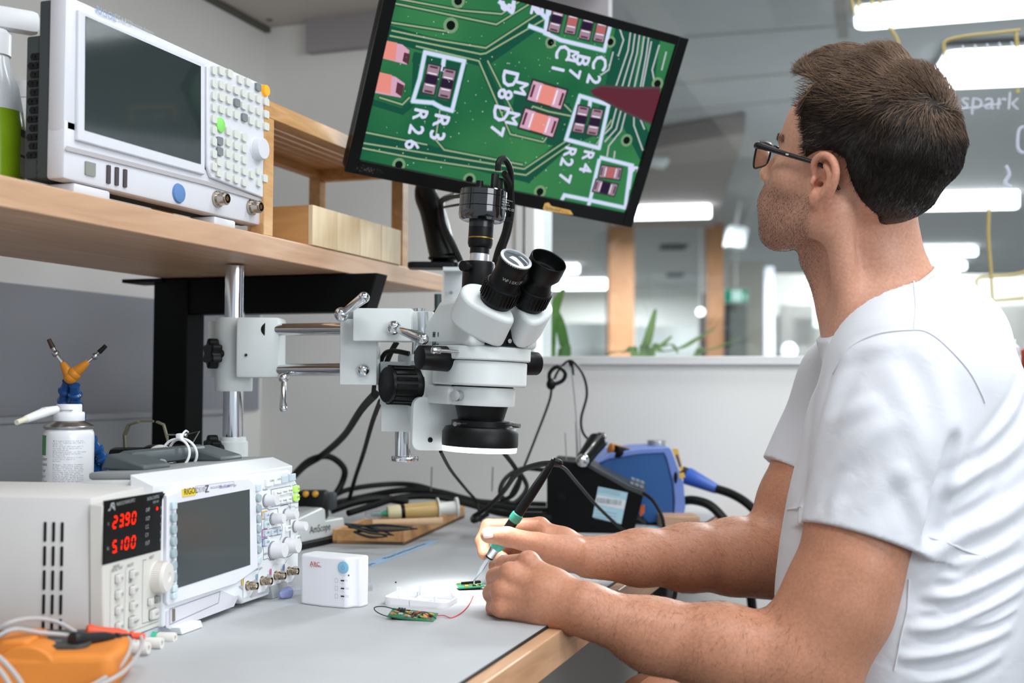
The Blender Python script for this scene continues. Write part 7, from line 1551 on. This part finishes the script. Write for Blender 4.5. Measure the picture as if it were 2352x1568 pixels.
lines = ['GB A highly effective and safe', 'spray for removing dust and dirt', 'before use.', 'FR Un aerosol efficace pour le', 'nettoyage de la poussiere et', 'avec precaution.', 'DE Druckgasreiniger zur Reinigung', 'Staub und Schmutz entfernen', 'bei Gebrauch.', 'IT Rimuove la polvere in modo', 'sicuro dalle superfici', 'delicate.', '', 'GB Danger. Extremely flammable', 'aerosol. Pressurised container', 'may burst if heated. Keep away', 'from heat, hot surfaces, sparks', 'open flames and other ignition', 'sources. No smoking. Do not', 'spray on an open flame or other', 'ignition source. Do not pierce', 'or burn even after use. Protect', 'from sunlight. Do not expose to', 'temperatures exceeding 50 C.']
for i, s_ in enumerate(lines): ctext(s_, va-36, 1010+i*4.1, .0021, b)
b.build('small_print', mat('ink_pale_grey', '8b9098', .6), t)
b = MB()
for s_, y in (('cleaner', 1051), ('solvent', 1063), ('for', 1077), ('air', 1090), ('or fur', 1102)): ctext(s_[-4:], va-76, y, .0058, b)
b.build('large_print', mat('ink_dark_grey', '4a4d55', .6), t)
b = MB(); ctext('J', va-84, 1020, .020, b); b.build('logo_letter', mat('logo_cream', 'e6e0a6', .5), t)
# ---- blue segmented helping hands
q = P(215, 1150, 1.52); t = thing('helping_hands', (float(q[0]), float(q[1]), DZ), 'helping hands with blue segmented arms and orange tipped clips', 'holder')
M_bl = mat('segment_blue', '0f4a86', .25, spec=.6); M_or = mat('tip_orange', 'cf8320', .4)
b = MB(); b.cyl((q[0], q[1], DZ), (q[0], q[1], DZ+.018), .05, .047, b=.003); b.build('base', M_blackm, t)
def beads(path, nm):
    c_ = spline([tuple(v) for v in path], 12); out = [c_[0]]; acc = 0
    for a, b_ in zip(c_[:-1], c_[1:]):
        acc += (b_-a).length
        if acc > .0145: out.append(b_); acc = 0
    for a, b_ in zip(out[:-1], out[1:]):
        m_ = MB(); M_, L_b = align(a, b_); m_.lathe([(.0062, -.002), (.0085, .001), (.0088, .004), (.0064, .006), (.0058, L_b-.001), (.0068, L_b+.002)], M_, 18); m_.build('segment', M_bl, t)
beads([P(222, 1140, 1.50), P(244, 1095, 1.50), P(240, 1062, 1.48), P(222, 1030, 1.47), P(196, 990, 1.46), P(174, 935, 1.45), P(173, 900, 1.44), P(168, 868, 1.43)], 'a')
beads([P(200, 1140, 1.50), P(222, 1105, 1.49), P(215, 1070, 1.48), P(180, 1010, 1.47), P(150, 935, 1.46), P(148, 905, 1.45), P(158, 870, 1.44)], 'b')
for (a, m1, c, e, tipm) in (((162, 866), (143, 832), (128, 812), (112, 779), 'clip_bronze'), ((170, 858), (203, 830), (218, 818), (243, 794), 'clip_black')):
    b = MB(); A, B = P(*a, 1.43), P(*m1, 1.43); b.cyl(A, B, .0075, .0036, b=.001); b.ball(A, .0085); b.build('tip_cone', M_or, t)
    b = MB(); C_ = P(*c, 1.43); b.cyl(B, C_, .0026); b.build('stem', M_chrome, t)
    E_2 = P(*e, 1.43); b = MB(); b.cyl(C_, C_*.6+E_2*.4, .0028, .0024); b.ball(C_, .0045); b.build('clip', M_steel, t); b = MB(); b.cyl(C_*.6+E_2*.4, E_2, .0032, .0026); b.build('jaw', mat(tipm, '4a3a26' if 'bronze' in tipm else '141414', .4, metal=.4), t)
# ---- magnifier head with strap brackets behind the oscilloscope
dm = 1.55; t = thing('magnifier_stand', (float(P(330, 1100, dm)[0]), float(P(330, 1100, dm)[1]), DZ), 'jumble of olive metal brackets and black clamps behind the oscilloscope', 'magnifier')
M_ol = mat('olive_metal', '6b6753', .4, metal=.4)
for pts in ([(288, 1045), (286, 1000), (296, 975), (318, 968)], [(388, 1040), (384, 1005), (376, 975), (360, 968)]):
    for a_, b_ in zip(pts[:-1], pts[1:]): b = MB(); A, B = P(*a_, dm), P(*b_, dm); L_ = np.linalg.norm(B-A); b.box((0, 0, L_/2), (.009, .003, L_*1.04), align(A, B)[0]); b.build('bracket', M_ol, t, bevel=.0006)
b = MB(); b.box((0, 0, 0), (.018, .003, .003), CF(338, 967, dm)); b.build('cross_bar', M_ol, t)
for (x, y, w_) in ((300, 1046, .055), (395, 1040, .075)): b = MB(CF(x, y, dm)); b.box((0, 0, 0), (w_, .03, .022), b=.008); b.build('clamp', M_black, t)
b = MB(CF(368, 1056, dm-.02) @ RX(90)); b.tube([(.016*math.cos(a), .016*math.sin(a), 0) for a in np.linspace(0, 2*math.pi, 20, endpoint=False)], .0042, 8, 2, True); b.build('lens_ring', mat('lens_ring_white', 'd6d3cc', .4), t)
b = MB(); b.tube([P(385, 998, dm), P(424, 999, dm), P(458, 990, dm), P(436, 1028, dm), P(420, 1046, dm)], .0012, 6, 1); b.build('wire_arm', M_steel, t); b = MB(); b.ball(P(424, 1000, dm), .004); b.build('joint', M_steel, t)
b = MB(); b.cyl((float(P(330, 1100, dm)[0]), float(P(330, 1100, dm)[1]), DZ), tuple(P(330, 1050, dm)), .012); b.build('post', M_blackm, t)
# ---- clear zip bag
b = MB(); A = [P(252, 1100, 1.33), P(288, 1036, 1.36), P(380, 1056, 1.36), P(400, 1085, 1.33), P(330, 1110, 1.31)]; b.add([tuple(v) for v in A], [(0, 1, 2, 3, 4)])
zb_ = b.build('zip_bag', mat('bag_film', 'cdd0d4', .15, alpha=.5)); tag(zb_, 'clear plastic zip bag with a red stripe on top of the oscilloscope', 'bag'); so_ = zb_.modifiers.new('s', 'SOLIDIFY'); so_.thickness = .0006
b = MB(); A, B = P(283, 1045, 1.355), P(366, 1064, 1.355); b.box((0, 0, np.linalg.norm(B-A)/2), (.0012, .003, np.linalg.norm(B-A)), align(A, B)[0]); b.build('red_stripe', mat('stripe_red', 'd8604c', .4), zb_)

# ---- orange multimeter, its probes and leads
o_ = D_(262, 1592); fr = frame((o_[0], o_[1], DZ), tuple(RTH*1.0+FWH*.05), z=(0, 0, 1)); t = thing('multimeter', fr, 'orange cased multimeter lying at the near left corner of the bench', 'multimeter'); T = wm(t)
M_og = mat('meter_orange', 'd9822f', .55, vary=.05, vscale=40, bump=.1, bscale=900)
b = MB(T); b.prism([(0, .004), (-.004, -.002), (-.095, -.006), (-.21, -.002), (-.215, .09), (-.1, .098), (-.02, .088), (-.004, .07)], 0, .034); b.build('holster', M_og, t, bevel=.008, seg=4)
b = MB(T); b.prism(rrect(.155, .068, .01, 4, -.108, .050), .033, .0375); fc = b.build('face', mat('meter_face', '3c3e3c', .5), t, bevel=.001)
b = MB(T)
for i in range(6):
    for j in range(2): b.box((-.045-.016*i, .035+.022*j, .0377), (.009, .0018, .0004))
b.build('face_print', mat('ink_silver', 'a7a9a8', .5), fc)
b = MB(T); b.cyl((-.075, -.004, .012), (-.075, .03, .012), .030, .030, n=48); b.build('dial_bulge', M_og, t, bevel=.002)
b = MB(T); b.prism(rrect(.03, .05, .006, 3, -.088, .026), .030, .046); b.build('rib', M_og, t, bevel=.003)
b = MB(T); b.prism(rrect(.05, .022, .006, 3, -.155, .012), .028, .042); b.build('rib', M_og, t, bevel=.003)
def probe(p0, p1, d0, d1, m, lb, nm='test_probe'):
    A, B = P(*p0, d0), P(*p1, d1); L_ = np.linalg.norm(B-A); t = thing(nm, tuple(A), lb, 'test probe'); b = MB(align(A, B)[0])
    b.lathe([(.0, 0), (.0062, .001), (.0070, L_*.06), (.0066, L_*.12), (.0056, L_*.2), (.0058, L_*.55), (.0044, L_*.68)], n=24); b.build('grip', m, t)
    b = MB(align(A, B)[0]); b.lathe([(.0030, L_*.66), (.0030, L_*.74), (.0044, L_*.75), (.0044, L_*.80), (.0028, L_*.81), (.0034, L_*.88), (.0030, L_), (0, L_)], n=20); b.build('hook_sleeve', m, t)
probe((163, 1468), (298, 1463), 1.02, 1.075, mat('probe_black', '16181a', .45), 'black test probe lying across the multimeter'); probe((196, 1450), (332, 1462), 1.06, 1.085, mat('probe_red', 'e0502a', .45), 'red test probe lying just behind the black one')
M_ld = mat('lead_grey', 'b3afad', .5)
for lb, pts in (('grey test lead arching over the meter to the probes, upper one', [(-20, 1455, 1.0), (20, 1430, 1.0), (75, 1420, 1.02), (130, 1428, 1.04), (175, 1452, 1.05)]), ('grey test lead arching over the meter to the probes, lower one', [(-20, 1470, .99), (30, 1445, 1.0), (90, 1452, 1.02), (150, 1458, 1.03), (172, 1466, 1.03)]),
                ('grey test lead leaving the red probe and running off the front', [(324, 1462, 1.08), (326, 1478, 1.07), (312, 1510, 1.04), (280, 1545, 1.0), (220, 1578, .97)]), ('grey test lead leaving the black probe and running off the front', [(294, 1464, 1.07), (301, 1478, 1.06), (290, 1510, 1.04), (262, 1542, 1.01), (200, 1580, .97)]),
                ('grey test lead across the near corner of the meter, upper one', [(-20, 1495, .93), (10, 1520, .93), (40, 1555, .93), (60, 1590, .93)]), ('grey test lead across the near corner of the meter, lower one', [(-20, 1520, .92), (5, 1545, .92), (30, 1585, .92)])):
    cable(lb, [P(*q) for q in pts], .0019, M_ld, 'test lead', 'test_lead')

# ------------------------------------------------------------------ things on the shelf
zs = 1.2222
def rx(px, py, X): return onx(px, py, X)
yl, yr = float(onz(624, 541, zs)[1]), float(onz(948, 612, zs)[1]); Xf = -.853; ztr = float(rx(612, 236, Xf)[2]); Xb = -1.03
t = thing('slatted_rack', (Xf-.09, (yl+yr)/2, zs), 'pale wooden slatted rack standing on the shelf behind the analyser', 'rack'); M_rk = wood('rack_wood', 'b98852', 'd6a974', 1, 9, 6, .5)
for x_ in (Xf-.012, Xb):
    for y_ in (yl, yr): b = MB(); b.box((x_, y_, (zs+ztr)/2), (.022, .024, ztr-zs)); b.build('leg', M_rk, t, bevel=.001)
for x_ in (Xf-.010, Xb): b = MB(); b.box((x_, (yl+yr)/2, ztr-.007), (.02, yr-yl+.028, .024)); b.build('rail', M_rk, t, bevel=.001)
for y_ in (yl, yr): b = MB(); b.box(((Xf+Xb)/2, y_, ztr-.012), (Xf-Xb-.02, .018, .026)); b.build('end_rail', M_rk, t, bevel=.001)
b = MB(); 
for k in range(7): b = MB(); b.box((Xf-.032-k*.021, (yl+yr)/2, ztr-.002), (.015, yr-yl, .008)); b.build('slat', M_rk, t)
yb0, yb1 = float(onz(719, 562, zs)[1]), float(onz(942, 608, zs)[1]); Xq = -.848; ztb = float(rx(719, 470, Xq)[2]); wb = (yb1-yb0)/4
for k, lb in enumerate(('pale wooden box on the shelf, nearest one with an orange side', 'pale wooden box on the shelf, second from the near end', 'pale wooden box on the shelf, third from the near end', 'pale wooden box on the shelf, farthest one by the shelf end')):
    y0_ = yb0+k*wb; t = thing('wooden_box', (Xq-.05, y0_+wb/2, zs), lb, 'box', 'wooden boxes under the rack')
    mb_ = wood('box_wood', 'c9ad84', 'dcc6a0', 2, 8, 4, .6)
    b = MB(); b.box((Xq-.004, y0_+wb/2, (zs+ztb)/2), (.008, wb-.0015, ztb-zs)); b.build('front', mb_, t, bevel=.0008)
    for s_ in (0, 1): b = MB(); b.box((Xq-.06, y0_+(.004 if s_ == 0 else wb-.005), (zs+ztb)/2), (.104, .006, ztb-zs)); b.build('side', wood('box_side_wood', 'b07c48', 'c8945c', 0, 8, 5, .55), t)
    b = MB(); b.box((Xq-.06, y0_+wb/2, zs+.004), (.1, wb-.014, .006)); b.build('bottom', mb_, t)
# bottles at the left end
q = onz(-12, 408, zs); q = np.array([-1.0, float(onx(-14, 300, -1.0)[1]), zs]); t = thing('spray_bottle', tuple(q), 'green liquid spray bottle with white trigger at the left end of the shelf', 'bottle')
b = MB(TR(*q)); b.lathe([(.030, 0), (.034, .004), (.034, .085), (.031, .105)], n=36); b.build('liquid_body', mat('liquid_green', '8fb51e', .2, trans=.2, vary=.2, vscale=14), t)
b = MB(TR(*q)); b.lathe([(.0312, .105), (.026, .135), (.016, .16), (.014, .175)], n=36); b.build('upper_body', mat('bottle_clear', 'dfe4e8', .2, trans=.2), t)
b = MB(TR(*q)); b.lathe([(.017, .170), (.017, .195), (.012, .2)], n=30); b.box((.012, .0, .215), (.07, .022, .028), RZ(55), b=.008); b.build('trigger', M_wplast, t)
b = MB(TR(*q)); b.lathe([(.0345, .03), (.0345, .075)], n=12, a0=8, a1=50); b.build('label', mat('label_grey_print', 'b7b8a8', .5), t); b = MB(TR(*q)); b.lathe([(.0347, .076), (.0347, .084)], n=12, a0=8, a1=50); b.lathe([(.0347, .052), (.0347, .055)], n=12, a0=8, a1=50); b.build('label_bar', mat('ink_dark_grey', '4a4d55', .6), t)
q = np.array([-1.14, float(onx(62, 300, -1.14)[1]), zs]); t = thing('white_bottle', tuple(q), 'white ribbed bottle half hidden behind the analyser', 'bottle')
b = MB(TR(*q)); b.lathe([(.026, 0), (.028, .004), (.028, .11), (.026, .12), (.028, .13), (.028, .15), (.02, .17), (.014, .18)], n=32); b.build('body', M_wplast, t); b = MB(TR(*q)); b.lathe([(.017, .178), (.017, .20), (0, .202)], n=30); b.build('cap', M_wplast, t)
# ---- little stand with bottles at the far right
q = P(2352, 850, 2.05); qx, qy, qz = [float(v) for v in q]; t = thing('tool_cart', (qx+.05, qy, 0), 'black cart carrying bottles behind the back of the person', 'cart')
b = MB(); b.box((qx+.06, qy, qz-.015), (.22, .22, .03), b=.005); b.build('top', M_black, t)
for sx in (-.03, .15):
    for sy in (-.09, .09): b = MB(); b.box((qx+sx, qy+sy, (qz-.03)/2), (.02, .02, qz-.03)); b.build('leg', M_blackm, t)
for (dx, dy, r, h, c1_, c2_, lb) in ((-.022, .0, .015, .055, 'e9ecef', 'e9ecef', 'white jar on the cart nearest the shoulder'), (.006, -.03, .013, .046, 'c8402a', 'd9dde0', 'red bottle on the cart behind the back'), (.03, .03, .017, .07, 'f0f2f4', 'f0f2f4', 'tall white bottle on the cart at the picture edge'), (.035, -.05, .013, .03, 'd9a63a', '2a2c2e', 'amber bottle on the cart at the picture edge')):
    t = thing('bottle', (qx+dx, qy+dy, qz), lb, 'bottle'); T = wm(t); b = MB(T); b.lathe([(r*.9, 0), (r, .003), (r, h*.75), (r*.6, h*.85)], n=24); b.build('body', mat('bottle_'+c1_, c1_, .35), t); b = MB(T); b.lathe([(r*.62, h*.84), (r*.62, h), (0, h)], n=20); b.build('cap', mat('bottle_'+c2_, c2_, .4), t)
